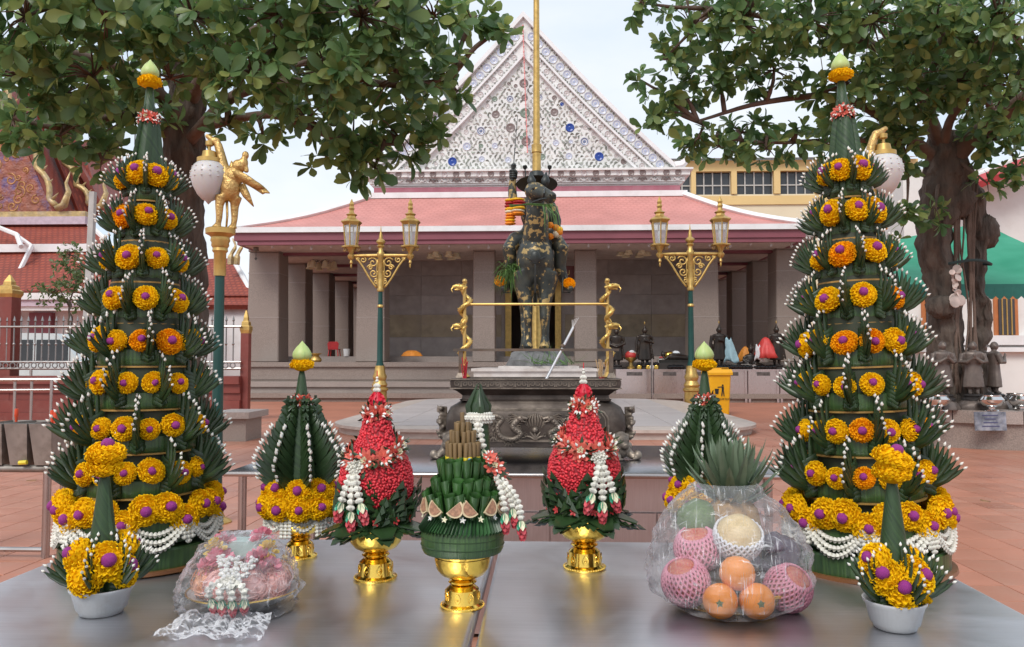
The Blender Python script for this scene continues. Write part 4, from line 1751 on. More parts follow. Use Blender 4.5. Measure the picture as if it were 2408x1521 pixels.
for (n, r, z0, h, rad, tl) in ((19, .065, .072, .050, .0125, 12), (16, .054, .102, .046, .0118, 9), (14, .041, .134, .052, .0105, 6)):
    ms = [roll_mesh(h, rad, q) for q in range(3)]
    for k in range(n):
        a = 2 * PI * k / n + n
        M = Matrix.Translation((r * math.cos(a), r * math.sin(a), z0 + rs.uniform(-.002, .002))) @ Matrix.Rotation(a + PI / 2 + rs.uniform(-.5, .5), 4, 'Z') @ Matrix.Rotation(R(tl + rs.uniform(-3, 3)), 4, 'X')
        inst('leaf_roll', ms[k % 3], bt, M=M)
MB().lathe([(.058, .07), (.048, .11), (.036, .15), (.026, .183), (.02, .183)], 20).build('leaf_core', M_LEAF, bt)
M_CIG = mat('rolled_cigar_leaf', (.20, .125, .05), rough=.6, var=.25, vscale=40, objvar=.15, stretch=(1, 1, .3))
M_YEL = mat('paper_band_yellow', (.80, .60, .03), rough=.4)
M_BLU = mat('paper_band_blue', (.08, .32, .62), rough=.4)


def cig(h, band, blue):
    mb = MB()
    mb.lathe([(.0040, .0), (.0043, .002), (.0046, h - .001), (.0040, h), (.0028, h - .001), (.0026, h - .006)], 12, mi=0)
    if band:
        mb.lathe([(.0045, .001), (.0047, .004), (.0047, .0105), (.0045, .011)], 12, mi=1, caps=False)
        if blue:
            mb.ell((0, -.0047, .0065), (.0034, .0006, .0024), 10, 6, mi=2)
    return mb.mesh('cigarette', [M_CIG, M_YEL, M_BLU], ang=50)


for (n, r, z0, h, band) in ((19, .0315, .180, .040, True), (13, .0225, .205, .038, False), (8, .0135, .232, .028, False), (1, 0, .245, .036, False)):
    for k in range(n):
        a = 2 * PI * k / n
        inst('cigarette', cig(h, band and k % 3 != 1, k % 4 == 0) if k < 4 else bpy.data.meshes[_ck[k % 4]], bt, (r * math.cos(a), r * math.sin(a), z0 + rs.uniform(-.0015, .0015)), (R(rs.uniform(-3, 3)), R(rs.uniform(-3, 3)), 0))
        if k < 4:
            if k == 0:
                _ck = []
            _ck.append(COL.objects[-1].data.name)
# dark leaf spike behind, with a jasmine ring and tassel
sx, sy = .030, .048
MB().lathe([(.030, .06), (.027, .14), (.022, .22), (.019, .268), (.016, .292), (.006, .325)], 14, c=(sx, sy, 0)).build('leaf_spike', M_CONE, bt)
tipm = MB()
for k in range(9):
    a = 2 * PI * k / 9
    r0 = .019 if k % 2 else .011
    tipm.tube([(sx + r0 * math.cos(a), sy + r0 * math.sin(a), .262), (sx + r0 * 1.25 * math.cos(a), sy + r0 * 1.25 * math.sin(a), .290), (sx + .004 * math.cos(a), sy + .004 * math.sin(a), .318 + .010 * (k % 3))], [.007, .0075, .001], 6, flat=.5)
tipm.build('spike_leaves', M_LEAFW, bt)
jr = MB()
for q in range(3):
    for k in range(26):
        a = 2 * PI * k / 26 + q * .1
        bead_into(jr, Vector((sx + (.024 + .005 * (q == 1)) * math.cos(a), sy + (.024 + .005 * (q == 1)) * math.sin(a), .266 + .007 * (q - 1))), (-math.sin(a), math.cos(a), 0), .0048)
jr.build('jasmine_ring', M_CROWN, bt, ang=60)
tassel(bt, (sx, sy - .026, .262), [((sx + q * .012, sy - .036, .205 - abs(q) * .0), (0, -.006, 0)) for q in (-1, .9)], .0072, .024, knot=False)
sg = MB()
blossom_into(sg, Vector((.066, -.02, .172)), (.3, -1, .5), .020, rs)
blossom_into(sg, Vector((.078, -.012, .150)), (.6, -1, .2), .017, rs, mum=False)
blossom_into(sg, Vector((.058, -.022, .190)), (.2, -1, .8), .016, rs, mum=False)
sg.build('side_blossoms', FLMATS, bt, smooth=False)
tassel(bt, (.072, -.022, .150), [((.088, -.034, .082), (.004, -.006, .004)), ((.103, -.026, .092), (.008, -.004, .006)), ((.120, -.028, .068), (.014, -.004, .012))], .0072, .0245, knot=False)

# ================================================================= small white bowls
M_BOWL = mat('white_foam_bowl', (.80, .80, .82), rough=.35, var=.03, vscale=10, dirt=(.5, .42, .35), dscale=25, damt=.25)


def bowl(px, py, s, label, seed, spec):
    c = spot(px, py, .04 * s)
    t = empty('flower_bowl', c, seed, label, 'flower bowl', 'small white flower bowls')
    fl = lambda a, z: 1 + (.012 * math.cos(40 * a) if .008 < z < .040 else 0)
    MB().lathe([(.036 * s, 0), (.040 * s, .002), (.042 * s, .008), (.046 * s, .012), (.055 * s, .044), (.060 * s, .050), (.0605 * s, .054), (.057 * s, .054), (.052 * s, .046), (.04 * s, .02)], 120, lobes=fl).build('bowl', M_BOWL, t, ang=60)
    MB().lathe([(.052 * s, .036), (.03, .05), (.005, .052)], 24).build('filling', M_LEAF, t)
    rs2 = random.Random(seed)
    global _rs
    _rs = rs2
    MB().lathe([(.028, .04), (.029, .08), (.024, .15), (.017, .21), (.011, .26), (.006, .285)], 20).build('rolled_cone', M_CONE, t, ang=180)
    MB().tube([(.022, -.02, .05), (.020, -.018, .11), (.010, -.014, .19), (.004, -.006, .28)], [.006, .010, .007, .001], 6, flat=.3).build('cone_flap', M_CONE, t)
    marigold(t, (0, 0, .288), (0, -.15, 1), .036, globe=False, orange=False)
    o = marigold(t, (.002, 0, .312), (0, -.3, 1), .037, orange=False)
    for a, z, r, gl in spec:
        a = R(a) - seed
        marigold(t, (.042 * s * math.cos(a), .042 * s * math.sin(a), .074 + z), (math.cos(a), math.sin(a), .45), r, gl, orange=False)
    for a, k in ((-150, 1), (-25, 2), (20, 3), (120, 0), (-80, 4)):
        a = R(a) - seed
        f = fan(t, (.036 * s * math.cos(a), .036 * s * math.sin(a), .064), a, .70, tilt=R(6), k=k)


SP = [(-95, .012, .041, False), (-52, .035, .040, True), (-140, .045, .034, True), (-10, .014, .036, True), (50, .05, .036, True), (120, .03, .036, True), (-175, .0, .033, True)]
bowl(212, 1456, 1.0, 'white foam bowl of marigolds at the left front corner, tall leaf cone', .3, SP)
SP2 = [(-92, .010, .036, True), (-50, .030, .036, True), (-135, .028, .036, True), (-160, .052, .035, True), (-5, .0, .034, True), (30, .045, .035, True), (110, .03, .036, True)]
bowl(2125, 1492, .94, 'white foam bowl of marigolds at the right front corner, tall leaf cone', 1.1, SP2)


# ================================================================= clear plastic film
def film_mat(name, haze=.10, streak=.5, sscale=30, tint=(.95, .95, .97)):
    m = bpy.data.materials.new(name)
    m.use_nodes = True
    N, L = m.node_tree.nodes, m.node_tree.links
    b = N['Principled BSDF']
    b.inputs['Base Color'].default_value = (.9, .9, .92, 1)
    b.inputs['Roughness'].default_value = .12
    b.inputs['Specular IOR Level'].default_value = .9
    tp = N.new('ShaderNodeBsdfTransparent')
    tp.inputs['Color'].default_value = (*tint, 1)
    mx = N.new('ShaderNodeMixShader')
    tc = N.new('ShaderNodeTexCoord')
    wv = []
    for k, (rot, sc) in enumerate((((.3, .2, .5), (9, .7, .7)), ((1.1, .8, -.6), (.7, 10, .7)), ((.2, -.9, 1.4), (10, .7, .7)))):
        mp = N.new('ShaderNodeMapping')
        mp.inputs['Rotation'].default_value = rot
        mp.inputs['Scale'].default_value = sc
        L.new(tc.outputs['Object'], mp.inputs['Vector'])
        n1 = N.new('ShaderNodeTexNoise')
        n1.inputs['Scale'].default_value = sscale
        n1.inputs['Detail'].default_value = 3
        n1.inputs['Distortion'].default_value = .6
        L.new(mp.outputs['Vector'], n1.inputs['Vector'])
        wv.append(n1.outputs['Fac'])
    m1 = N.new('ShaderNodeMath')
    m1.operation = 'MAXIMUM'
    L.new(wv[0], m1.inputs[0])
    L.new(wv[1], m1.inputs[1])
    m2 = N.new('ShaderNodeMath')
    m2.operation = 'MAXIMUM'
    L.new(m1.outputs[0], m2.inputs[0])
    L.new(wv[2], m2.inputs[1])
    rp = N.new('ShaderNodeMapRange')
    rp.inputs['From Min'].default_value = .625
    rp.inputs['From Max'].default_value = .80
    rp.inputs['To Min'].default_value = haze
    rp.inputs['To Max'].default_value = streak
    L.new(m2.outputs[0], rp.inputs['Value'])
    lw = N.new('ShaderNodeLayerWeight')
    lw.inputs['Blend'].default_value = .25
    ad = N.new('ShaderNodeMath')
    ad.operation = 'MULTIPLY_ADD'
    ad.inputs[1].default_value = .45
    ad.use_clamp = True
    L.new(lw.outputs['Fresnel'], ad.inputs[0])
    L.new(rp.outputs['Result'], ad.inputs[2])
    bp = N.new('ShaderNodeBump')
    bp.inputs['Strength'].default_value = .7
    bp.inputs['Distance'].default_value = .004
    L.new(m2.outputs[0], bp.inputs['Height'])
    L.new(bp.outputs['Normal'], b.inputs['Normal'])
    L.new(ad.outputs[0], mx.inputs[0])
    L.new(tp.outputs[0], mx.inputs[1])
    L.new(b.outputs[0], mx.inputs[2])
    L.new(mx.outputs[0], N['Material Output'].inputs['Surface'])
    return m


M_FILM = film_mat('cling_film', .11, .75, 26)
M_CELLO = film_mat('cellophane', .08, .55, 22)


def wrinkle(p, sc, amp, seed):
    v = Vector(p) * sc + Vector((seed, seed * 2, 0))
    return amp * (abs(mnoise.noise(v)) * 2 - .5 + .6 * abs(mnoise.noise(v * 2.3)) + .45 * abs(mnoise.noise(v * 5.1)))


# ---- plastic wrapped sweets tray
gc = at(572, 1400, z=TZ + .02)
GX, GY = gc.x, gc.y
gt = empty('wrapped_sweets_tray', (GX, GY, TZ), 0, 'cellophane wrapped gilt tray of pink sweets with a white garland', 'gift tray')
M_CLEARB = mat('tray_body', (.55, .50, .46), rough=.2, var=.05)
MB().lathe([(.045, .0), (.055, .004), (.08, .012), (.108, .030), (.111, .034), (.107, .033), (.07, .014), (.01, .010)], 40).build('tray', M_CLEARB, gt)
rim = [(.111 * math.cos(2 * PI * k / 40), .111 * math.sin(2 * PI * k / 40), .035) for k in range(41)]
MB().tube(rim, .0018, 6).build('tray_rim', M_GOLDS, gt)
M_SH1 = mat('shredded_sweet_orange', (.62, .26, .10), rough=.6, var=.35, vscale=40, island=.4, hue=(.80, .45, .32))
M_SH2 = mat('shredded_sweet_pink', (.72, .30, .24), rough=.6, var=.3, vscale=40, island=.3, hue=(.85, .55, .50))
rs = random.Random(31)
for k, (ang, rad, mm) in enumerate(((200, .062, M_SH1), (250, .058, M_SH2), (300, .060, M_SH2), (345, .064, M_SH2), (30, .06, M_SH1), (90, .062, M_SH2), (150, .06, M_SH1))):
    a = R(ang)
    mb = MB()
    c0 = Vector((rad * math.cos(a), rad * math.sin(a), .052))
    mb.ell(c0, (.036, .036, .030), 14, 9, jit=.10)
    for q in range(150):
        d = Vector((rs.gauss(0, 1), rs.gauss(0, 1), rs.gauss(.3, 1))).normalized()
        p = c0 + Vector((d.x * .037, d.y * .037, d.z * .031))
        tdir = d.orthogonal().normalized()
        tdir = Matrix.Rotation(rs.uniform(0, 6.28), 3, d) @ tdir
        l = rs.uniform(.007, .016)
        mb.tube([p - tdir * l + d * .0015, p + d * .003, p + tdir * l + d * .001], .0011, 3)
    mb.build('sweet_packet', mm, gt, smooth=False)
MB().box((0, .035, .112), (.075, .05, .03), rz=.1).build('small_box', mat('pale_box', (.50, .66, .60), rough=.4), gt, smooth=False)
M_PKF = mat('pink_flower', (.75, .16, .24), rough=.5, var=.25, vscale=50, island=.3, hue=(.85, .42, .48), translucent=.2)
M_YEF = mat('yellow_flower', (.85, .60, .08), rough=.5, var=.15, vscale=50, island=.2, translucent=.2)
for k, (x, y, z, r, mm) in enumerate(((-.052, -.02, .118, .022, M_YEF), (.055, -.01, .115, .02, M_YEF), (-.035, -.035, .100, .026, M_PKF), (.045, -.035, .100, .026, M_PKF), (.03, .02, .13, .024, M_PKF),
                                      (-.05, .02, .12, .024, M_PKF), (.065, -.03, .085, .022, M_PKF), (-.062, -.035, .085, .020, M_PKF))):
    mb = MB()
    for q in range(44):
        d = Vector((rs.gauss(0, 1), rs.gauss(-.3, 1), rs.gauss(.5, 1))).normalized()
        petal_into(mb, Vector((x, y, z)) + d * r * .35, d, d.orthogonal(), r * .75, r * .45, 0)
    mb.build('wrapped_flower', mm, gt, smooth=False)
# white jasmine collar and tassel on the front
jm = MB()
for k in range(150):
    v = rs.random()
    u = rs.uniform(-1, 1)
    wd = .040 - .024 * v
    bud_into(jm, Vector((.018 + u * wd, -.078 - .050 * v + .012 * u * u, .116 - .046 * v + rs.uniform(-.003, .003))), (u * .5 + rs.uniform(-.3, .3), -1, .45 - .5 * v + rs.uniform(-.3, .3)), .0118, .0043)
jm.build('jasmine_collar', M_BUD, gt, ang=180)
tassel(gt, (.018, -.118, .078), [((x, -.128 - .006 * (abs(x - .018) < .02), .052), ((x - .018) * .5, -.014, .014)) for x in (-.016, .006, .028, .050)], .0072, .0215, name='garland_tassel', knot=True)
# crinkled film over the tray
fm = MB()


def gf(u, v):
    a = u * 2 * PI
    prof = [(.122, .003), (.116, .015), (.128, .034), (.122, .062), (.104, .100), (.080, .130), (.045, .146), (.0, .150)]
    s_ = v * (len(prof) - 1)
    i = min(int(s_), len(prof) - 2)
    t = s_ - i
    r = prof[i][0] * (1 - t) + prof[i + 1][0] * t
    z = prof[i][1] * (1 - t) + prof[i + 1][1] * t
    sc = 1.0 + (.06 * math.cos(a + PI / 2) if z > .05 else 0)
    p = Vector((r * .92 * math.cos(a), r * sc * math.sin(a) - (.02 if v < .8 else .01), z))
    w = wrinkle(p, 30, .012, 3.1)
    return p + Vector((math.cos(a), math.sin(a), .25)) * w


fm.grid(gf, 110, 48, closed_u=True)
fm.build('cellophane', M_CELLO, gt, smooth=False)
fl = MB()


def ff(u, v):
    p = Vector((.012 + (u - .5) * (.175 + .03 * v), -.115 - v * .105, .003))
    return p + Vector((0, 0, max(0, wrinkle(p, 30, .011, 8.0) + .004) + .012 * (1 - v) ** 2))


fl.grid(ff, 34, 24)
fl.build('cellophane_flap', M_CELLO, gt, smooth=False)

# ================================================================= fruit basket
fc = at(1722, 1440, z=TZ)
FX, FY = fc.x, fc.y + .04
ft = empty('fruit_basket', (FX, FY, TZ), R(-8), 'gold wicker fruit basket wrapped in cling film with oranges in front', 'fruit basket')
M_WICK = mat('gold_plastic_wicker', (.55, .30, .05), rough=.35, var=.2, vscale=30, metal=.2)
MB().lathe([(.07, .0), (.085, .003), (.122, .036), (.119, .037), (.08, .008), (.01, .006)], 40, sy=.66).build('basket', mat('basket_inner', (.40, .21, .04), rough=.5), ft)
for k in range(56):
    a = 2 * PI * k / 56
    MB().tube([(.088 * math.cos(a), .058 * math.sin(a), .003), (.125 * math.cos(a), .083 * math.sin(a), .037)], .0026, 5).build('basket_rib', M_WICK, ft)
for r, z in ((.126, .039), (.108, .022), (.089, .004)):
    MB().tube([(r * math.cos(2 * PI * k / 40), r * .66 * math.sin(2 * PI * k / 40), z) for k in range(41)], .0038, 6).build('basket_band', M_WICK, ft)


def orange_mat():
    return mat('orange_skin', (.85, .27, .02), rough=.42, var=.08, vscale=20, bump=.35, bscale=420, bdist=.0012, dirt=(.75, .35, .05), dscale=18, damt=.5, sss=.05)


def fruit_pos(px, py, Y):
    p = at(px, py, Y=Y)
    v = Vector((p.x - FX, Y - FY, p.z - TZ))
    return Matrix.Rotation(R(8), 3, 'Z') @ v


M_ORG = orange_mat()
M_STEMG = mat('calyx_green', (.14, .17, .07), rough=.6, var=.3, vscale=80)
for px, py, r, tip in ((1733, 1348, .0345, (.1, .3, 1)), (1693, 1413, .0335, (-.1, -1, .12)), (1779, 1413, .0340, (.15, -1, .1))):
    p = fruit_pos(px, py, FY - (.080 if py < 1400 else .100))
    mb = MB()
    mb.lathe([(.002, -.93), (.35, -.92), (.72, -.70), (.97, -.25), (1.0, .05), (.9, .45), (.62, .78), (.25, .93), (.06, .90)], 28)
    M = aim(tip, p, .4, r)
    o = inst('orange', mb.mesh('orange', M_ORG, ang=180), ft, M=M)
    cal = MB()
    for q in range(5):
        a = 2 * PI * q / 5
        leaf_into(cal, Vector((0, 0, .92)), (math.cos(a), math.sin(a), .05), (-math.sin(a), math.cos(a), 0), .24, .2, 0, .1)
    cal.lathe([(.30, .875), (.28, .90), (.05, .925)], 14)
    cal.ell((0, 0, .94), (.08, .08, .05), 8, 5)
    cal.build('calyx', M_STEMG, o, smooth=False)


def foam_net(par, p, r, mt, name='foam_net', tilt=(0, 0, 1), fr=(.2, .85)):
    """padded fruit sleeve: diamond mesh of soft strands"""
    mb = MB()
    n, m_ = 26, 12
    for s_ in (-1, 1):
        for k in range(n):
            pts = []
            for j in range(m_ + 1):
                v = fr[0] + (fr[1] - fr[0]) * j / m_
                ph = PI * (v - .5)
                a = 2 * PI * (k + s_ * j * .5) / n
                pts.append((math.cos(ph) * math.cos(a), math.cos(ph) * math.sin(a), math.sin(ph)))
            mb.tube(pts, .055, 4)
    return inst(name, mb.mesh(name, mt, ang=180), par, M=aim(tilt, p, 0, r))


M_PKN = mat('pink_foam', (.86, .36, .46), rough=.7, var=.06, vscale=20, translucent=.2)
M_WHN = mat('white_foam', (.85, .85, .86), rough=.7, var=.04, vscale=20, translucent=.2)
M_APL = mat('apple_red', (.50, .05, .06), rough=.3, var=.4, vscale=14, hue=(.62, .25, .12))
M_PEAR = mat('pear_cream', (.72, .55, .28), rough=.45, var=.12, vscale=12, bump=.1, bscale=200, bdist=.001)
M_GRAPE = mat('grape_purple', (.045, .018, .045), rough=.35, var=.4, vscale=20, objvar=.3)
M_MANGO = mat('mango_green', (.10, .17, .04), rough=.4, var=.3, vscale=12)
prof_f = [(.03, -.92), (.5, -.88), (.85, -.5), (1.0, 0), (.9, .45), (.55, .85), (.2, .92), (.03, .84)]
for nm, px, py, Y, r, mt, tl, net in (('apple', 1612, 1368, FY - .035, .045, M_APL, (-.3, -.4, 1), M_PKN), ('apple', 1852, 1382, FY - .03, .044, M_APL, (.5, -.5, .8), M_PKN),
                                      ('apple', 1640, 1290, FY + .01, .045, M_APL, (-.2, -.4, 1), M_PKN), ('pear', 1735, 1262, FY - .02, .046, M_PEAR, (.1, -.6, 1), M_WHN),
                                      ('mango', 1640, 1222, FY + .05, .045, M_MANGO, (-.5, 0, .7), None), ('apple', 1835, 1300, FY + .02, .04, M_GRAPE, (.2, 0, 1), None)):
    p = fruit_pos(px, py, Y)
    o = inst(nm, MB().lathe(prof_f, 24).mesh(nm, mt, ang=180), ft, M=aim(tl, p, 0, r))
    if net:
        foam_net(o, (0, 0, 0), 1.06, net, fr=(.05, .62) if nm == 'pear' else (.08, .80))
for k in range(22):
    p = fruit_pos(1790 + rs.uniform(-45, 55), 1290 + rs.uniform(-35, 45), FY + rs.uniform(-.02, .04))
    inst('grape', MB().ell((0, 0, 0), .0135, 12, 8).mesh('grape', M_GRAPE, ang=180) if k == 0 else bpy.data.meshes['grape'], ft, p)
# pineapple standing in the back
pc = fruit_pos(1722, 1250, FY + .055)
M_PINE = mat('pineapple_skin', (.30, .17, .05), rough=.6, var=.4, vscale=60, bump=.6, bscale=90, bdist=.004)
po = MB().lathe([(.02, -.12), (.05, -.11), (.062, -.06), (.062, .0), (.052, .05), (.03, .075)], 24, c=(0, 0, 0)).build('pineapple', M_PINE, ft, loc=pc)
M_PLF = mat('pineapple_leaf', (.10, .15, .085), rough=.45, var=.3, vscale=25, island=.3, hue=(.20, .26, .17), stretch=(1, 1, .3))
for k in range(64):
    t = k / 63
    a = 2.4 * k
    el = R(18 + 66 * t)
    L_ = .085 + .045 * math.sin(PI * min(1, t * 1.05)) + rs.uniform(-.01, .01)
    d = Vector((math.cos(a) * math.cos(el), math.sin(a) * math.cos(el), math.sin(el)))
    s_ = Vector((-math.sin(a), math.cos(a), 0))
    n_ = s_.cross(d)
    b = Vector((.018 * math.cos(a) * (1 - t), .018 * math.sin(a) * (1 - t), .06 + .035 * t))
    mb = MB()
    w = .0125
    P = []
    for q, ww in ((0, .8), (.3, 1.0), (.6, .75), (.85, .4)):
        c0 = b + d * L_ * q - n_ * (-.16 * L_ * q * q) * (1 if t < .8 else .2) * -1
        P += [c0 + s_ * w * ww - n_ * .005 * ww * -1, c0, c0 - s_ * w * ww + n_ * .005 * ww]
    P.append(b + d * L_ * 1.0 - n_ * (.16 * L_) * (1 if t < .8 else .2))
    F = []
    for q in range(3):
        o_ = q * 3
        F += [(o_, o_ + 1, o_ + 4, o_ + 3), (o_ + 1, o_ + 2, o_ + 5, o_ + 4)]
    F += [(9, 10, 12), (10, 11, 12)]
    mb.add(P, F)
    mb.build('crown_leaf', M_PLF, po)
# cling film pulled round the lot
fm = MB()


def wf(u, v):
    a = u * 2 * PI
    prof = [(.02, .001), (.098, .0015), (.146, .03), (.160, .075), (.158, .115), (.145, .150), (.124, .184), (.098, .214), (.070, .240), (.052, .250)]
    s_ = v * (len(prof) - 1)
    i = min(int(s_), len(prof) - 2)
    t = s_ - i
    r = prof[i][0] * (1 - t) + prof[i + 1][0] * t
    z = prof[i][1] * (1 - t) + prof[i + 1][1] * t
    p = Vector((r * 1.0 * math.cos(a) - .07 * max(0, z - .16), r * .94 * math.sin(a) + .14 * max(0, z - .10) - .012, z))
    return p + Vector((math.cos(a), math.sin(a), .1)) * wrinkle(p, 22, .010, 1.7)


fm.grid(wf, 130, 64, closed_u=True)
fm.build('cling_film', M_FILM, ft, smooth=True, ang=20)
# ================================================================= bronze incense burner
M_BRZ = mat('worn_bronze', (.072, .055, .045), rough=.46, metal=.5, var=.35, vscale=7, bump=.12, bscale=70, bdist=.003, dirt=(.20, .165, .135), dscale=7, damt=.5)
M_BRZL = mat('bronze_relief', (.185, .15, .12), rough=.45, metal=.55, var=.4, vscale=16, bump=.25, bscale=120, bdist=.003, dirt=(.42, .35, .28), dscale=12, damt=.6)
M_IRON = mat('rusty_iron', (.12, .09, .07), rough=.6, metal=.3, var=.35, vscale=15, dirt=(.20, .10, .05), dscale=9, damt=.6)
M_ASH = mat('incense_ash', (.35, .32, .30), rough=.95, var=.25, vscale=30, bump=.4, bscale=60)
bp_ = at(1258, 1082, z=TZ)
BX, BY = bp_.x, bp_.y + .27
bu = empty('incense_burner', (BX, BY, TZ), 0, 'large rectangular bronze incense burner with dragon relief on lion feet', 'incense burner')


def super_sections(secs, n=56, caps=True):
    """secs: (z, hw, hd, exponent)"""
    mb = MB()
    vs = []
    for z, hw, hd, ex in secs:
        for k in range(n):
            a = 2 * PI * (k + .5) / n
            c, s_ = math.cos(a), math.sin(a)
            vs.append((hw * math.copysign(abs(c) ** (2 / ex), c), hd * math.copysign(abs(s_) ** (2 / ex), s_), z))
    fs = []
    for j in range(len(secs) - 1):
        for k in range(n):
            a, b = j * n + k, j * n + (k + 1) % n
            fs.append((a, b, b + n, a + n))
    if caps:
        fs.append(tuple(reversed(range(n))))
        fs.append(tuple(range((len(secs) - 1) * n, len(secs) * n)))
    mb.add(vs, fs)
    return mb


super_sections([(.055, .40, .185, 7), (.06, .445, .21, 7), (.09, .462, .222, 7), (.16, .475, .232, 7), (.22, .470, .230, 7), (.262, .450, .22, 7), (.285, .41, .20, 7), (.30, .385, .19, 7)]).build('body', M_BRZ, bu, ang=50)
super_sections([(.296, .392, .196, 30), (.303, .396, .199, 30), (.305, .385, .19, 30), (.325, .383, .188, 30), (.345, .408, .208, 30), (.358, .432, .226, 30), (.362, .440, .232, 30), (.408, .440, .232, 30), (.413, .436, .228, 30),
                (.413, .405, .20, 30), (.385, .40, .196, 30)]).build('rim', M_BRZ, bu, ang=40)
super_sections([(.38, .40, .196, 30), (.388, .399, .195, 30)]).build('ash_bed', M_ASH, bu)
# meander on the front and sides of the rim
mk = MB()
u = .0046


def seg(a, b):
    x0, x1 = sorted((a[0], b[0]))
    z0, z1 = sorted((a[1], b[1]))
    mk.box(((x0 + x1) / 2, 0, (z0 + z1) / 2), (x1 - x0 + .0035, .006, z1 - z0 + .0035))


key = [(0, 0), (0, 6), (6, 6), (6, 1.5), (2, 1.5), (2, 4), (4, 4)]
for a, b in zip(key, key[1:]):
    seg((a[0] * u - 3 * u, a[1] * u - 3 * u), (b[0] * u - 3 * u, b[1] * u - 3 * u))
KEY = mk.mesh('meander_key', M_BRZL, smooth=False)
nk = 24
for k in range(nk):
    x = -.418 + .836 * (k + .5) / nk
    inst('meander_key', KEY, bu, (x, -.2325, .3855), scale=(1 if k % 2 else -1, 1, 1))
for sx in (-1, 1):
    for k in range(12):
        inst('meander_key', KEY, bu, (sx * .4405, -.205 + .41 * (k + .5) / 12, .3855), (0, 0, PI / 2), scale=(1 if k % 2 else -1, 1, 1))
for z, hw, hd in ((.362, .4425, .2345), (.409, .4425, .2345)):
    MB().tube([(-hw, -hd, z), (hw, -hd, z), (hw, hd, z), (-hw, hd, z), (-hw, -hd, z)], .004, 4, caps=False, roll=.78).build('rim_moulding', M_BRZL, bu, smooth=False)


# cartouche border and dragons in relief
def fy(x, z):
    """front face of the body"""
    hd = float(np.interp(z, [.06, .09, .16, .22, .262, .285], [.21, .222, .232, .230, .22, .20]))
    return -hd * (1 - min(.98, abs(x) / .475) ** 7) ** (1 / 7)


def rel(pts, rad, n=7, off=.0, flat=1.0):
    P = [(x, fy(x, z) - off, z) for x, z in pts]
    mb = MB()
    mb.tube(P, rad, n, flat=flat)
    return mb


car = []
for k in range(73):
    a = 2 * PI * k / 72
    c, s_ = math.cos(a), math.sin(a)
    x = .375 * math.copysign(abs(c) ** .28, c)
    z = .165 + .083 * math.copysign(abs(s_) ** .42, s_) + (.008 if abs(c) < .85 else -.0)
    car.append((x, z))
for off, r_ in ((0, .0055), (.0, .004)):
    sc = 1 if r_ > .005 else .96
    rel([(x * sc, .165 + (z - .165) * (sc - .03 * (sc < 1))) for x, z in car], r_).build('cartouche_border', M_BRZL, bu)


def dragon_relief(sd):
    mb = MB()
    cps = [(.085, .205), (.115, .165), (.075, .130), (.115, .100), (.175, .115), (.195, .165), (.17, .205), (.215, .222), (.265, .20), (.275, .150), (.24, .118), (.285, .098), (.325, .120), (.335, .165)]
    pts = [(sd * v.x, v.y) for v in spline([(p[0], p[1], 0) for p in cps], 7)]
    n = len(pts)
    mb.join(rel(pts, [.017 * (1 - .6 * (i / n)) for i in range(n)], 8))
    for i in range(2, n - 2, 2):
        x, z = pts[i]
        tx, tz = pts[i + 1][0] - pts[i - 1][0], pts[i + 1][1] - pts[i - 1][1]
        l = math.hypot(tx, tz) + 1e-6
        nx, nz = -tz / l, tx / l
        r = .017 * (1 - .6 * i / n)
        mb.tube([(x + nx * r, fy(x, z) - .004, z + nz * r), (x + nx * r * 1.9 - tx, fy(x, z) - .006, z + nz * r * 1.9 - tz)], [.004, .001], 4)
        mb.ell((x, fy(x, z) - r * .95, z), (r * .45, .004, r * .45), 6, 4)
    # head with jaw, horns, whiskers
    hx, hz = sd * .075, .210
    mb.ell((hx, fy(hx, hz) - .006, hz), (.024, .020, .016), 10, 7)
    mb.tube([(hx - sd * .006, fy(hx, hz) - .014, hz + .004), (hx - sd * .034, fy(hx, hz) - .016, hz - .002)], [.011, .007], 7)
    mb.tube([(hx - sd * .002, fy(hx, hz) - .012, hz - .012), (hx - sd * .028, fy(hx, hz) - .012, hz - .020)], [.007, .004], 6)
    mb.ell((hx - sd * .004, fy(hx, hz) - .024, hz + .010), .005, 6, 5)
    for q in range(4):
        mb.tube([(hx + sd * .012, fy(hx, hz) - .006, hz + .006 - .006 * q), (hx + sd * .045, fy(hx, hz) - .006, hz + .022 - .012 * q), (hx + sd * .065, fy(hx, hz) - .002, hz + .016 - .015 * q)], [.006, .004, .001], 5)
    # claws
    for cx, cz, d in ((.135, .075, 1), (.215, .10, -1), (.30, .085, 1), (.21, .185, 1)):
        for q in (-1, 0, 1):
            mb.tube([(sd * cx, fy(cx, cz) - .004, cz + .012), (sd * (cx + .012 * q), fy(cx, cz) - .008, cz), (sd * (cx + .02 * q + .006 * d), fy(cx, cz) - .003, cz - .014)], [.007, .005, .001], 5)
    # flame and cloud scrolls
    rs = random.Random(4)
    for q in range(26):
        cx, cz = rs.uniform(.03, .345), rs.uniform(.09, .235)
        r0 = rs.uniform(.008, .014)
        sp_ = [(sd * (cx + r0 * (1 - k / 14) * math.cos(k * .75)), cz + r0 * (1 - k / 14) * math.sin(k * .75)) for k in range(13)]
        mb.join(rel(sp_, .0032, 5, off=.001))
    return mb


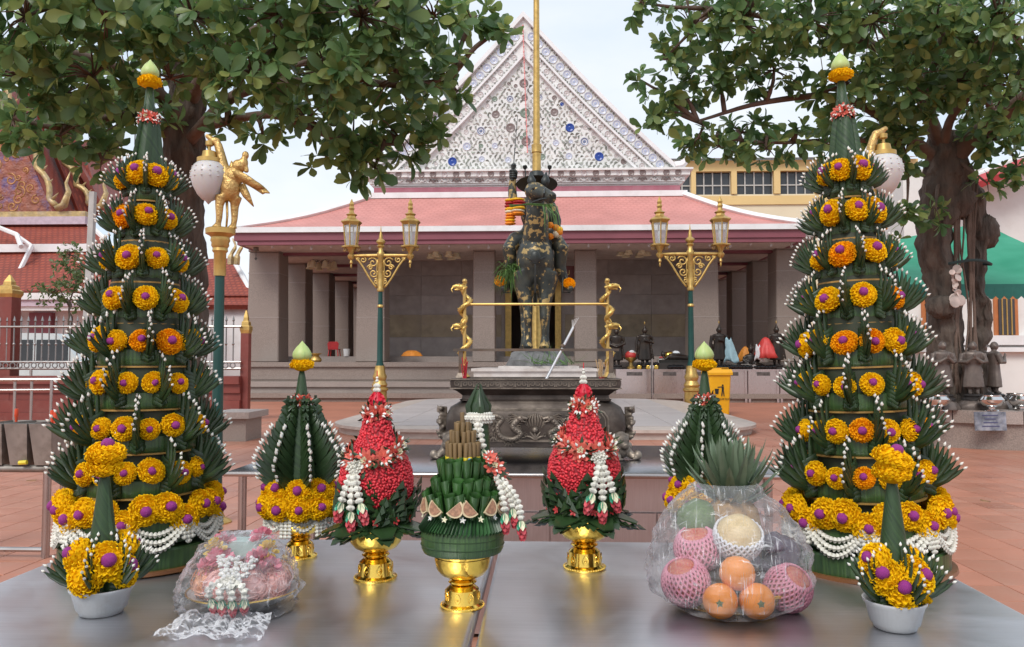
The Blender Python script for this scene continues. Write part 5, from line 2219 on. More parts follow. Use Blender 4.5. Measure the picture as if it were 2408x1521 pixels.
for sd in (-1, 1):
    dragon_relief(sd).build('dragon_relief', M_BRZL, bu, ang=60)
pm = MB()
for k in range(-3, 4):
    pm.join(rel([(k * .010, .235 - abs(k) * .004), (k * .016, .20), (k * .011, .172 - abs(k) * .004)], [.006, .007, .003], 6))
for q in range(5):
    a = R(20 + 35 * q)
    pm.join(rel([(0, .10), (.030 * math.cos(a), .105 + .028 * math.sin(a)), (.048 * math.cos(a), .103 + .045 * math.sin(a))], [.008, .007, .003], 6))
pm.ell((0, fy(0, .15) - .004, .150), .017, 12, 8)
pm.build('pearl_relief', M_BRZL, bu, ang=60)


# lion feet
def lion():
    mb = MB()
    mb.ell((0, 0, .075), (.038, .042, .042), 14, 10)          # head
    mb.ell((0, -.036, .062), (.022, .020, .017), 10, 8)       # muzzle
    mb.ell((0, -.050, .070), (.009, .007, .006), 8, 6)
    for s_ in (-1, 1):
        mb.ell((s_ * .016, -.034, .088), (.009, .008, .007), 8, 6)
        mb.ell((s_ * .032, -.006, .100), (.012, .009, .016), 8, 6)
    for k in range(14):
        a = R(-30 + 240 * k / 13)
        mb.ell((.040 * math.cos(a), .006, .075 + .040 * math.sin(a)), .0115, 7, 5)
        mb.ell((.036 * math.cos(a), .026, .075 + .040 * math.sin(a)), .0135, 7, 5)
    mb.ell((0, .02, .035), (.046, .05, .036), 12, 8)          # chest
    for s_ in (-1, 1):
        mb.tube([(s_ * .03, 0, .04), (s_ * .040, -.024, .022), (s_ * .042, -.044, .012)], [.022, .018, .014], 9)
        for q in (-1, 0, 1):
            mb.ell((s_ * .042 + q * .009, -.058, .007), (.007, .010, .007), 7, 5)
    mb.ell((.062, -.05, .020), .021, 12, 9)                   # ball under the paw
    return mb


_l = remeshed(lion(), 'lion_foot', M_BRZL, .0045, 2, parent=bu)
LION = _l.data
_l.matrix_local = Matrix.Translation((.44, -.215, 0)) @ Matrix.Rotation(R(28), 4, 'Z') @ Matrix.Diagonal((1.05, 1.05, 1.15, 1))
for sx, sy in ((-1, -1), (-1, 1), (1, 1)):
    inst('lion_foot', LION, bu, M=Matrix.Translation((sx * .44, sy * .215, 0)) @ Matrix.Rotation(R(28) * sx * (1 if sy < 0 else -1) + (PI if sy > 0 else 0), 4, 'Z') @ Matrix.Diagonal((sx * 1.05 * (1 if sy < 0 else -1), 1.05, 1.15, 1)))
# curled side handles
for sx in (-1, 1):
    mb = MB()
    for k in range(9):
        z = .10 + .019 * k
        w = .012 + .010 * math.sin(k * 1.9)
        mb.ell((sx * (.482 + w), -.10 + .02 * math.sin(k * 1.3), z), (.016, .022, .014), 8, 6)
        mb.tube([(sx * .47, -.10, z), (sx * (.50 + w), -.12, z + .006), (sx * (.505 + w), -.10, z + .018)], [.012, .009, .004], 6)
    remeshed(mb, 'side_scroll', M_BRZL, .005, 1, parent=bu)

# iron rail over the burner
ir = empty('burner_rail', (BX, BY, TZ + .413), 0, 'dark rusty iron rail standing over the incense burner', 'rail')
rz = at(1250, 826, Y=BY).z - TZ - .413
for sx in (-1, 1):
    MB().box((sx * .408, .0, rz / 2), (.022, .022, rz)).build('post', M_IRON, ir, smooth=False)
    MB().box((sx * .410, .0, .014), (.05, .04, .028), top=(.5, .5)).build('post_foot', M_BRZL, ir, smooth=False)
MB().box((0, .0, rz + .008), (.90, .028, .014)).build('top_bar', M_IRON, ir, smooth=False)


# gilded dragon posts and their cross bar
def dragon_head(mb, o, sd, s=1.0):
    o = Vector(o)
    mb.ell(o, (.020 * s, .015 * s, .015 * s), 10, 7)
    mb.tube([o, o + Vector((sd * .026 * s, 0, .004 * s)), o + Vector((sd * .044 * s, 0, .001 * s))], [.014 * s, .012 * s, .007 * s], 8)
    mb.tube([o + Vector((0, 0, -.008 * s)), o + Vector((sd * .034 * s, 0, -.014 * s))], [.008 * s, .004 * s], 6)
    for q in (-1, 1):
        mb.tube([o + Vector((-sd * .004 * s, q * .008 * s, .010 * s)), o + Vector((-sd * .030 * s, q * .014 * s, .022 * s))], [.005 * s, .001], 5)
        mb.ell(o + Vector((sd * .010 * s, q * .010 * s, .011 * s)), .005 * s, 6, 5)
        mb.tube([o + Vector((sd * .04 * s, q * .004 * s, 0)), o + Vector((sd * .05 * s, q * .012 * s, -.012 * s)), o + Vector((sd * .044 * s, q * .014 * s, -.026 * s))], [.003 * s, .002 * s, .001], 4)


zr = TZ + .413
ztop = at(1088, 656, Y=BY + .2).z
zbar = at(1088, 716, Y=BY + .2).z
dp = empty('dragon_post_rail', (BX, BY + .2, zr), 0, 'pair of gilded dragon posts joined by a thin gold cross bar', 'dragon posts')
xdp = []
for sd, px in ((-1, 1092), (1, 1428)):
    x = at(px, 760, Y=BY + .2).x - BX
    xdp.append(x)
    H = ztop - zr
    MB().tube([(x, 0, 0), (x, 0, H - .02)], .010, 10).build('post', M_GOLD, dp)
    mb = MB()
    for part, (z0, z1) in enumerate(((.02, H * .50), (H * .50, H * .90))):
        pts, rd = [], []
        nn = 44
        for k in range(nn + 1):
            t = k / nn
            a = t * 2 * PI * 2.2 + (0 if sd > 0 else PI)
            rr = .014 + .006 * math.sin(PI * t)
            pts.append((x + rr * math.cos(a) + sd * .012 * math.sin(2 * PI * t), rr * math.sin(a), z0 + (z1 - z0) * t))
            rd.append(.0125 * (.45 + .55 * math.sin(PI * min(1, t * .8 + .12))) + .002)
        pts += [(x - sd * .006, 0, z1 + .006), (x + sd * .012, -.004, z1 + .012)]
        rd += [.012, .012]
        mb.tube(pts, rd, 8)
        for k in range(3, nn, 2):
            p = Vector(pts[k])
            d = Vector((p.x - x, p.y, 0)).normalized()
            mb.tube([p + d * rd[k] * .8, p + d * (rd[k] + .006) + Vector((0, 0, .006))], [.0045, .001], 4)
        dragon_head(mb, (x + sd * .018, -.004, z1 + .010), sd, 1.15)
        for k in (10, 26):
            p = Vector(pts[k])
            mb.tube([p, p + Vector((sd * .02, -.012, -.006)), p + Vector((sd * .028, -.014, -.022))], [.007, .005, .002], 5)
    mb.build('dragon', mat('gold_leafed', (.70, .47, .14), rough=.38, metal=.8, var=.25, vscale=40, bump=.5, bscale=160, bdist=.003, dirt=(.30, .18, .05), dscale=25, damt=.5), dp, ang=60)
    MB().ell((x, 0, H - .012), .0145, 12, 9).build('ball_finial', M_GOLD, dp)
    MB().lathe([(.03, 0), (.034, .004), (.02, .02), (.012, .03)], 12, c=(x, 0, -.002)).build('foot', M_GOLD, dp)
MB().tube([(xdp[0], -.012, zbar - zr), (xdp[1], -.012, zbar - zr)], .0075, 8).build('cross_bar', M_GOLD, dp)

# incense sticks
M_INR = mat('incense_red', (.42, .015, .03), rough=.6, var=.2)
M_INT = mat('incense_tan', (.50, .33, .17), rough=.8, var=.2)
rs = random.Random(12)
for nm, px, n, hh, lab in (('r', 1094, 13, .135, 'bundle of red incense sticks in the bronze burner'), ('t', 1411, 12, .125, 'bundle of tan incense sticks with red stems in the burner')):
    x = at(px, 886, Y=BY - .02).x
    t = empty('incense_bundle', (x, BY - .06, zr - .035), 0, lab, 'incense')
    for k in range(n):
        a = rs.uniform(0, 6.28)
        l = hh * rs.uniform(.8, 1.1)
        tp = Vector((rs.uniform(-.028, .032), rs.uniform(-.03, .03), l))
        b = Vector((.008 * math.cos(a), .008 * math.sin(a), 0))
        if nm == 'r':
            MB().tube([b, b + tp], .0024, 5).build('incense_stick', M_INR, t)
        else:
            mb = MB()
            mb.tube([b, b + tp * .35], .0016, 5, mi=0)
            mb.tube([b + tp * .34, b + tp], .0024, 5, mi=1)
            mb.build('incense_stick', [M_INR, M_INT], t)
p0 = at(1283, 884, Y=BY - .1)
p1 = at(1350, 765, Y=BY + .08)
lr = empty('leaning_metal_rod', p0, 0, 'thin silver metal rod leaning in the burner with sticks at its tip', 'rod')
MB().tube([Vector((0, 0, -.02)), (p1 - p0) * .96], .0075, 10).build('rod', mat('steel_rod', (.62, .60, .60), rough=.3, metal=.9), lr)
for q in (-1, 0, 1, 2):
    e = (p1 - p0) + Vector((.012 * q, 0, .035 + .004 * q))
    MB().tube([(p1 - p0) * .93, e], .0022, 5).build('incense_stick', mat('incense_grey', (.45, .42, .40), rough=.8), lr)
MB().lathe([(.010, 0), (.012, .01), (.010, .02)], 10, M=aim(p1 - p0), c=tuple((p1 - p0) * .55)).build('collar', M_IRON, lr)
# ================================================================= equestrian statue
def patch_mat(name, base, leafc, amt, scale, rough=.45):
    m = mat(name, base, rough=rough, metal=.35, var=.35, vscale=5, bump=.15, bscale=30, bdist=.01, dirt=(base[0] * 2.6, base[1] * 2.1, base[2] * 1.5), dscale=3, damt=.6)
    N, L, b = nodes_of(m)
    tc = [n for n in N if n.type == 'TEX_COORD'][0]
    mv = N.new('ShaderNodeTexVoronoi')
    mv.distance = 'CHEBYCHEV'
    mv.inputs['Scale'].default_value = scale
    ns = N.new('ShaderNodeTexNoise')
    ns.inputs['Scale'].default_value = scale * .5
    ns.inputs['Detail'].default_value = 6
    ns.inputs['Roughness'].default_value = .6
    L.new(tc.outputs['Object'], mv.inputs['Vector'])
    L.new(mv.outputs['Position'], ns.inputs['Vector'])
    n2 = N.new('ShaderNodeTexNoise')
    n2.inputs['Scale'].default_value = scale * .9
    n2.inputs['Detail'].default_value = 6
    L.new(tc.outputs['Object'], n2.inputs['Vector'])
    n3 = N.new('ShaderNodeTexNoise')
    n3.inputs['Scale'].default_value = .9
    L.new(tc.outputs['Object'], n3.inputs['Vector'])
    s1 = N.new('ShaderNodeMath')
    s1.operation = 'ADD'
    L.new(ns.outputs['Fac'], s1.inputs[0])
    L.new(n2.outputs['Fac'], s1.inputs[1])
    s2 = N.new('ShaderNodeMath')
    s2.operation = 'MULTIPLY_ADD'
    s2.inputs[1].default_value = .9
    L.new(n3.outputs['Fac'], s2.inputs[0])
    L.new(s1.outputs[0], s2.inputs[2])
    mu = N.new('ShaderNodeMapRange')
    mu.inputs['From Min'].default_value = 2.1 - amt
    mu.inputs['From Max'].default_value = 2.16 - amt
    L.new(s2.outputs[0], mu.inputs['Value'])
    old = b.inputs['Base Color'].links[0].from_socket
    mx = N.new('ShaderNodeMixRGB')
    L.new(mu.outputs[0], mx.inputs[0])
    L.new(old, mx.inputs[1])
    mx.inputs[2].default_value = (*leafc, 1)
    L.new(mx.outputs[0], b.inputs['Base Color'])
    return m


M_STAT = patch_mat('bronze_with_gold_leaf', (.038, .043, .039), (.40, .28, .11), .58, 11.0)
M_STATD = mat('dark_bronze', (.034, .038, .036), rough=.42, metal=.4, var=.35, vscale=6, bump=.1, bscale=40)
M_ROCK = mat('rock_grey', (.17, .17, .17), rough=.85, var=.3, vscale=5, bump=.6, bscale=9, bdist=.04)
M_MARB = mat('white_marble', (.60, .55, .52), rough=.35, var=.12, vscale=3, dirt=(.42, .33, .27), dscale=2, damt=.5)
HY = 18.0
k_ = HY / FPX
ho = at(1260, 817, Y=HY)


def hp(px, py, dy=0.0):
    """statue-local point: pixel of the front view plus depth behind it"""
    return at(px, py, Y=HY + dy) - ho


zb = ho.z
pb = empty('statue_pedestal', (ho.x, HY + .9, .178), 0, 'low white marble pedestal with grey rock under the horse statue', 'pedestal')
zt = at(1258, 866, Y=HY - .35).z - .178
MB().box((-.02, .1, zt / 2 - .03), (2.62, 3.4, zt - .06)).build('marble_block', M_MARB, pb, smooth=False)
MB().box((-.02, .1, zt - .03), (2.72, 3.5, .06)).build('marble_slab', M_MARB, pb, smooth=False)
MB().box((.06, .1, zt + .025), (1.75, 2.9, .05)).build('marble_step', M_MARB, pb, smooth=False)
rk = MB()
random.seed(3)
rk.lathe([(.02, 0), (.72, .0), (.70, .14), (.60, .30), (.42, .38), (.02, .395)], 18, c=(0, 0, zt + .05), sy=1.75, lobes=lambda a, z: 1 + .09 * math.sin(3 * a + z * 9) + .05 * math.sin(7 * a))
rk.build('rock', M_ROCK, pb, ang=50)

st = empty('equestrian_statue', (ho.x, HY, zb), 0, 'dark bronze rider raising a sword on a horse, patched with gold leaf', 'statue')
hb = MB()
hb.ell(hp(1258, 612, .30), (.44, .48, .56), 18, 14)
hb.ell(hp(1258, 600, 1.15), (.46, .95, .54), 18, 14)
hb.ell(hp(1258, 592, 2.0), (.50, .52, .56), 16, 12)
hb.tube([hp(1258, 590, .42), hp(1260, 550, .14), hp(1262, 505, -.02), hp(1260, 460, -.08)], [.37, .285, .25, .22], 16)
hb.tube([hp(1250, 448, -.05), hp(1262, 450, -.28), hp(1281, 457, -.48), hp(1297, 463, -.64), hp(1302, 465, -.68)], [.195, .20, .145, .115, .10], 14)
hb.ell(hp(1293, 472, -.58), (.13, .09, .06), 10, 8)
hb.ell(hp(1256, 458, -.18), (.13, .17, .17), 12, 9)
for ex, s_ in ((1249, -1), (1282, 1)):
    er = MB()
    er.tube([hp(ex - 2 * s_, 438, -.14), hp(ex, 424, -.12), hp(ex + 2 * s_, 404, -.08)], [.075, .10, .008], 9, flat=.6)
    er.build('ear', M_STATD, st, ang=180)
for s_, lx in ((-1, 1241), (1, 1279)):
    hb.tube([hp(1258 + s_ * 26, 640, .2), hp(1258 + s_ * 26, 685, .14), hp(lx, 725, .06), hp(lx, 748, .02), hp(lx, 765, .04), hp(lx, 792, .05), hp(lx, 804, .02), hp(lx, 812, -.06), hp(lx, 819, -.08)],
            [.26, .175, .112, .105, .070, .066, .088, .105, .13], 12)
for s_ in (-1, 1):
    x = 1258 + s_ * 24
    hb.tube([hp(x, 600, 2.1), hp(x, 660, 2.15), hp(x, 705, 2.4), hp(x, 735, 2.58), hp(x, 790, 2.40), hp(x, 812, 2.30), hp(x, 819, 2.26)], [.42, .32, .18, .13, .10, .12, .16], 12)
hb.tube([hp(1258, 560, 2.4), hp(1258, 570, 2.75), hp(1258, 640, 2.9), hp(1258, 720, 2.8)], [.09, .14, .16, .05], 9)
remeshed(hb, 'horse_body', M_STAT, .034, 3, parent=st)
# rider: torso, thighs, boots, arms and head fused into one skin
rb = MB()
R0 = 1.05
rb.ell(hp(1258, 545, R0), (.34, .28, .28), 14, 10)
rb.ell(hp(1260, 505, R0 - .05), (.37, .27, .42), 14, 12)
rb.ell(hp(1261, 478, R0 - .05), (.43, .24, .18), 14, 10)
rb.tube([hp(1261, 470, R0 - .05), hp(1262, 452, R0 - .06)], [.13, .12], 10)
rb.ell(hp(1262, 440, R0 - .08), (.155, .18, .20), 12, 10)
rb.tube([hp(1228, 482, R0), hp(1213, 490, R0 - .12), hp(1206, 478, R0 - .2), hp(1204, 445, R0 - .2), hp(1206, 415, R0 - .2)], [.15, .14, .125, .105, .085], 10)
rb.tube([hp(1292, 482, R0), hp(1308, 520, R0 + .05), hp(1306, 546, R0 - .05), hp(1290, 553, R0 - .35)], [.15, .13, .115, .09], 10)
for s_, kx, fx, fy_ in ((-1, 1197, 1192, 672), (1, 1320, 1332, 676)):
    rb.tube([hp(1258 + s_ * 22, 560, R0), hp(1258 + s_ * 46, 566, R0 - .35), hp(kx, 585, R0 - .55), hp(kx - 4 * s_, 625, R0 - .45), hp(fx - s_ * 6, 662, R0 - .42), hp(fx - s_ * 3, 670, R0 - .48)], [.22, .215, .175, .145, .11, .10], 12)
    rb.tube([hp(fx - s_ * 4, 672, R0 - .40), hp(fx + s_ * 6, 677, R0 - .62), hp(fx + s_ * 12, 680, R0 - .74)], [.10, .10, .06], 10)
remeshed(rb, 'rider_body', M_STAT, .04, 2, parent=st)
hd = MB()
for q in range(4):
    hd.tube([hp(1199, 402 + 5 * q, R0 - .28), hp(1207, 401 + 5 * q, R0 - .34), hp(1213, 403 + 5 * q, R0 - .24)], .036, 7)
hd.tube([hp(1212, 418, R0 - .24), hp(1214, 405, R0 - .30), hp(1208, 398, R0 - .33)], .034, 7)
hd.ell(hp(1206, 411, R0 - .2), (.095, .08, .12), 10, 8)
hd.build('sword_hand', M_STATD, st, ang=180)
# hat with a wide brim
hat = MB()
hat.lathe([(.48, -.03), (.49, -.02), (.33, .03), (.20, .05), (.19, .18), (.165, .27), (.08, .31), (.01, .32)], 28, c=hp(1262, 432, R0 - .1), M=Matrix.Rotation(R(-14), 3, 'X'))
hat.build('hat', M_STATD, st)
for s_ in (-1, 1):
    p = hp(1263 + s_ * 26, 425, R0 - .05)
    mb = MB()
    mb.tube([p, p + Vector((s_ * .03, 0, .28))], .015, 6)
    mb.lathe([(.02, 0), (.05, .03), (.055, .09), (.03, .1)], 8, c=p + Vector((s_ * .03, 0, .27)))
    mb.build('hat_ornament', M_STATD, st)
MB().lathe([(.045, -.2), (.05, .1), (.07, .16), (.05, .2), (.012, .21), (.010, .6), (.006, 1.35)], 8, c=hp(1206, 405, R0 - .28), M=Matrix.Rotation(R(4.5), 3, 'Y')).build('sword', M_STATD, st)
# tack
tk = MB()
tk.tube([hp(1259 + 36 * math.cos(a), 572 - 16 * math.sin(a) + (24 if math.sin(a) < 0 else 0) * -math.sin(a), .30 - .62 * max(0, -math.sin(a)) + .1) for a in [2 * PI * q / 20 for q in range(21)]], .024, 7)
tk.tube([hp(1238, 500, .1), hp(1254, 474, -.34), hp(1272, 468, -.66), hp(1284, 466, -.84)], .022, 6)
tk.tube([hp(1280, 441, -.55), hp(1279, 455, -.80), hp(1278, 470, -.66)], .02, 6)
tk.tube([hp(1258, 605, -.24), hp(1258, 640, -.30), hp(1258, 688, -.14)], .022, 6)
tk.ell(hp(1258, 605, -.27), (.12, .06, .16), 9, 7)
tk.build('harness', M_STATD, st)
for s_, fx in ((-1, 1192), (1, 1332)):
    MB().tube([hp(fx - s_ * 8, 640, R0 - .5), hp(fx + s_ * 8, 676, R0 - .58), hp(fx + s_ * 8, 688, R0 - .58), hp(fx - s_ * 10, 688, R0 - .58), hp(fx - s_ * 8, 640, R0 - .5)], .022, 6).build('stirrup', M_STATD, st)
for ex in (1254, 1273):
    MB().ell(hp(ex, 443, -.45), (.04, .04, .035), 8, 6).build('eye', M_STATD, st)
for px, py in ((1293, 458), (1303, 459)):
    MB().ell(hp(px, py, -.76), (.025, .03, .02), 7, 5).build('nostril', M_DARK, st)


# flower garlands hung on the statue
M_GY = mat('garland_yellow', (.90, .48, .01), rough=.6, var=.15, vscale=20, bump=.5, bscale=60)
M_GO = mat('garland_orange', (.88, .27, .01), rough=.6, var=.15, vscale=20, bump=.5, bscale=60)
M_GR = mat('garland_red', (.40, .02, .02), rough=.6, var=.2, vscale=20, bump=.5, bscale=60)
M_GW = mat('garland_white', (.70, .62, .45), rough=.6)
M_GRASS = mat('grass_offering', (.07, .14, .03), rough=.5, var=.3, vscale=10, island=.4)


def rings(name, label, px, py0, py1, r, cols, dy, loop=False):
    c = Vector((ho.x, HY, zb)) + hp(px, py0, dy)
    t = empty(name, c, 0, label, 'garland', 'garlands on the statue')
    n = len(cols)
    for q, mm in enumerate(cols):
        z = -(py1 - py0) * k_ * (q + .5) / n
        mb = MB()
        if loop:
            a = PI * (q / (n - 1)) - PI / 2
            mb.ell((r * 2.2 * math.cos(a) * 1.2, 0, z), (r, r, r * .9), 9, 7, jit=.2)
        else:
            mb.ell((random.uniform(-.02, .02), 0, z), (r, r, (py1 - py0) * k_ / n * .62), 11, 7, jit=.18)
        mb.build('flower_ring', mm, t, ang=180)
    return t


rings('hanging_garland', 'yellow and red flower garland hanging lowest from the raised sword arm', 1199, 468, 532, .13, [M_GY, M_GR, M_GR, M_GY, M_GW, M_GO, M_GO, M_GY, M_GO], R0 - .45)
rings('hanging_garland', 'yellow and red flower garland hanging close to the rider\'s shoulder', 1218, 466, 508, .16, [M_GY, M_GR, M_GR, M_GY, M_GW, M_GO], R0 - .55)
rings('hanging_garland', 'orange flower garland looped on the rein hand of the rider', 1293, 527, 560, .085, [M_GO, M_GO, M_GY, M_GO, M_GW, M_GO], R0 - .65, loop=True)
for lab, px, py in (('marigold tucked on the left stirrup of the statue', 1176, 661), ('marigold tucked on the boot at the right stirrup', 1338, 667)):
    c = Vector((ho.x, HY, zb)) + hp(px, py, R0 - .62)
    o = inst('marigold', MARO[0], None, M=aim((.2, -1, .5), c, 0, .14))
    tag(o, lab, 'flower', 'flowers on the statue')
rs = random.Random(9)
for lab, px, py, n, ln, spread, dirx, dz in (('bunch of grass held in the horse mouth', 1287, 484, 13, .50, .25, .30, -.9), ('bunch of grass hung beside the left stirrup', 1203, 630, 130, .70, .5, -.05, -.45)):
    c = Vector((ho.x, HY, zb)) + hp(px, py, -.85 if px > 1250 else R0 - .75)
    mb = MB()
    for q in range(n):
        b = Vector((rs.uniform(-.10, .10), rs.uniform(-.08, .08), rs.uniform(-.1, .1)))
        d = Vector((dirx + rs.uniform(-spread, spread), rs.uniform(-.3, .2), dz * .45 + rs.uniform(-.35, .30))).normalized()
        l = ln * rs.uniform(.5, 1.1)
        w = Vector((.009, .004, 0))
        m1 = b + d * l * .5
        e = b + d * l * .75 + Vector((0, 0, dz * l * .75))
        mb.add([b - w, b + w, m1 + w, m1 - w, e], [(0, 1, 2, 3), (3, 2, 4)])
    if px > 1250:
        for q in range(8):
            mb.tube([(-.85 + rs.uniform(0, .1), .05, .02 + rs.uniform(-.03, .03)), (-.4, 0, .04 + rs.uniform(-.02, .02)), (.1, 0, rs.uniform(-.03, .03))], .007, 4)
    tag(mb.build('grass_bunch', M_GRASS, loc=c, smooth=False), lab, 'grass', 'grass offerings', None)
mb = MB()
for q in range(60):
    b = Vector((rs.uniform(-.5, .5), rs.uniform(-.2, .2), rs.uniform(.0, .05)))
    d = Vector((rs.uniform(-1, 1), rs.uniform(-.4, .4), rs.uniform(0, .5))).normalized()
    mb.add([b, b + Vector((.02, .01, .01)), b + d * rs.uniform(.3, .6)], [(0, 1, 2)])
p = at(1300, 858, Y=HY - .5)
tag(mb.build('grass_bunch', M_GRASS, loc=p, smooth=False), 'loose grass lying at the foot of the rock', 'grass', 'grass offerings')

# ================================================================= flagpole
fp = at(1262, 850, Y=21.5)
fl_ = empty('flagpole', (fp.x, 21.5, .178), 0, 'tall golden flagpole rising behind the horse statue', 'flagpole')
kf = 21.5 / FPX
zj = at(1262, 350, Y=21.5).z - .178
MB().lathe([(.22, 0), (.22, .1), (.14, .2), (.115, zj)], 16).build('lower_pole', M_GOLD, fl_)
MB().lathe([(.12, zj - .12), (.14, zj - .1), (.13, zj), (.14, zj + .1), (.10, zj + .14)], 16).build('joint_collar', M_GOLD, fl_)
MB().lathe([(.095, zj), (.075, zj + 5), (.06, zj + 9)], 14).build('upper_pole', M_GOLD, fl_)
pp = at(1241, 745, Y=20.6)
mb = MB()
mb.grid(lambda u, v: (at(1248 - 16 * u * (1 - v), 688 + 110 * v, Y=20.6) - pp) + Vector((0, .05 * math.sin(u * 5 + v * 3), 0)), 4, 8)
o = mb.build('pennant', mat('pennant_white', (.75, .72, .74), rough=.8, translucent=.2), loc=pp)
so = o.modifiers.new('t', 'SOLIDIFY')
so.thickness = .01
tag(o, 'white cloth pennant hanging behind the horse legs', 'pennant')

# ================================================================= double lantern posts
M_GPOST = mat('post_green', (.006, .055, .045), rough=.35, var=.1)
M_GLASS = mat('lantern_glass', (.55, .56, .56), rough=.1, var=.1, spec=.8)
LY = 22.6
kl = LY / FPX


def scroll(c, r, turns, sgn, n=26, ph=0.0):
    return [(c[0] + sgn * r * (1 - .85 * i / n) * math.cos(ph + turns * 2 * PI * i / n), 0, c[1] + r * (1 - .85 * i / n) * math.sin(ph + turns * 2 * PI * i / n)) for i in range(n + 1)]


def lamp_post(px, label):
    b = at(px, 850, Y=LY)
    t = empty('lantern_post', (b.x, LY, 0), 0, label, 'lamp post', 'double lantern posts')
    z = lambda py: CAMZ + (850 - py) * kl
    base = MB().lathe([(.24, 0), (.24, .06), (.205, .08), (.20, .42), (.24, .45), (.24, .50), (.19, .54), (.22, .60), (.19, .66), (.16, .72), (.19, .78), (.20, .84), (.16, .92), (.13, z(868) + .1)], 20)
    base.build('base', M_GOLD, t)
    MB().lathe([(.155, z(868) - .12), (.12, z(862) + .02), (.085, z(850)), (.078, z(760)), (.07, z(730)), (.06, z(680))], 12).build('pole', M_GPOST, t)
    MB().lathe([(.075, z(722)), (.095, z(720)), (.09, z(717)), (.07, z(715))], 12).build('ring', M_GOLD, t)
    up = MB().lathe([(.09, z(684)), (.105, z(680)), (.08, z(675)), (.078, z(604)), (.11, z(600)), (.11, z(592)), (.07, z(588)), (.065, z(580)), (.115, z(576)), (.07, z(572)), (.13, z(567)), (.13, z(563)), (.06, z(558)), (.05, z(550)), (.02, z(540)), (.004, z(526))], 16)
    up.build('column', M_GOLD, t)
    za = z(598)
    for sd in (-1, 1):
        MB().tube([(sd * .06, 0, za), (sd * .80, 0, za)], [.055, .042], 10).build('arm', M_GOLD, t)
        sc = MB()
        for c, r, ph in (((sd * .22, za - .20), .15, .5), ((sd * .50, za - .12), .10, 1.0), ((sd * .20, za - .50), .13, 2.6), ((sd * .30, za - .34), .08, 0), ((sd * .13, za - .74), .08, 1.0), ((sd * .66, za - .09), .05, 2)):
            sc.tube(scroll(c, r, 1.4, sd, ph=ph), .024, 6, flat=.6)
        sc.tube(bez((sd * .72, 0, za - .05), (sd * .45, 0, za - .30), (sd * .40, 0, za - .60), (sd * .10, 0, za - .92), 14), [.03] * 15, 6, flat=.6)
        sc.tube(bez((sd * .08, 0, za - .10), (sd * .12, 0, za - .4), (sd * .10, 0, za - .7), (sd * .08, 0, za - .9), 8), .022, 6)
        sc.build('scroll_bracket', M_GOLD, t, ang=180)
        # lantern
        lx = sd * .84
        zl = za + .09
        ln = MB().lathe([(.004, za - .36), (.03, za - .30), (.02, za - .25), (.05, za - .20), (.03, za - .13), (.10, za - .06), (.11, za), (.06, za + .06), (.10, zl + .08), (.17, zl + .15), (.20, zl + .17)], 12, c=(lx, 0, 0))
        lan = ln.build('lantern', M_GOLD, t)
        fr = MB()
        z0, z1 = zl + .20, zl + .80
        r0, r1 = .17, .235
        fr.lathe([(.28, z0 - .06), (.285, z0 - .03), (.20, z0)], 6, c=(lx, 0, 0), ph=PI / 6)
        fr.lathe([(.22, z1 - .03), (.31, z1 + .06), (.31, z1 + .08), (.14, z1 + .18), (.12, z1 + .24), (.17, z1 + .28), (.08, z1 + .33), (.06, z1 + .40), (.085, z1 + .46), (.06, z1 + .52), (.075, z1 + .58), (.004, z1 + .74)], 6, c=(lx, 0, 0), ph=PI / 6)
        for q in range(6):
            a = PI / 6 + PI / 3 * q
            fr.tube([(lx + r0 * math.cos(a), r0 * math.sin(a), z0 - .02), (lx + r1 * math.cos(a), r1 * math.sin(a), z1)], .020, 5)
            a2 = a + PI / 6
            fr.tube(scroll((lx + .20 * math.cos(a2), z0 - .12), .06, 1.1, 1 if math.cos(a2) >= 0 else -1, 14, 1.2), .014, 5)
        fr.build('frame', M_GOLD, lan, ang=30)
        for q in range(6):
            a, a2 = PI / 6 + PI / 3 * q, PI / 6 + PI / 3 * (q + 1)
            g = .95
            g0, g1 = r0 * g, r1 * g
            pn = MB().add([(lx + g0 * math.cos(a), g0 * math.sin(a), z0), (lx + g0 * math.cos(a2), g0 * math.sin(a2), z0), (lx + g1 * math.cos(a2), g1 * math.sin(a2), z1), (lx + g1 * math.cos(a), g1 * math.sin(a), z1)], [(0, 1, 2, 3)])
            pn.build('glass_pane', M_PANE, lan, smooth=False)
        MB().lathe([(.03, z0), (.035, z0 + .12), (.06, z0 + .2), (.05, z0 + .34), (.01, z0 + .38)], 10, c=(lx, 0, 0)).build('bulb', M_WHITE, lan)
    return t


M_PANE = film_mat('lantern_pane', .28, .55, 2, (.9, .93, .92))
lamp_post(893, 'gold and green double lantern post left of the statue')
lamp_post(1625, 'gold and green double lantern post right of the statue')

# ================================================================= bird lamp posts
M_GLOBE = mat('frosted_glass', (.74, .72, .71), rough=.35, var=.05, vscale=8, sss=.2, bump=.1, bscale=60, translucent=.25)
M_GBIRD = mat('gold_feathered', (.56, .36, .13), rough=.38, metal=.65, var=.2, vscale=12, bump=.8, bscale=48, bdist=.012)


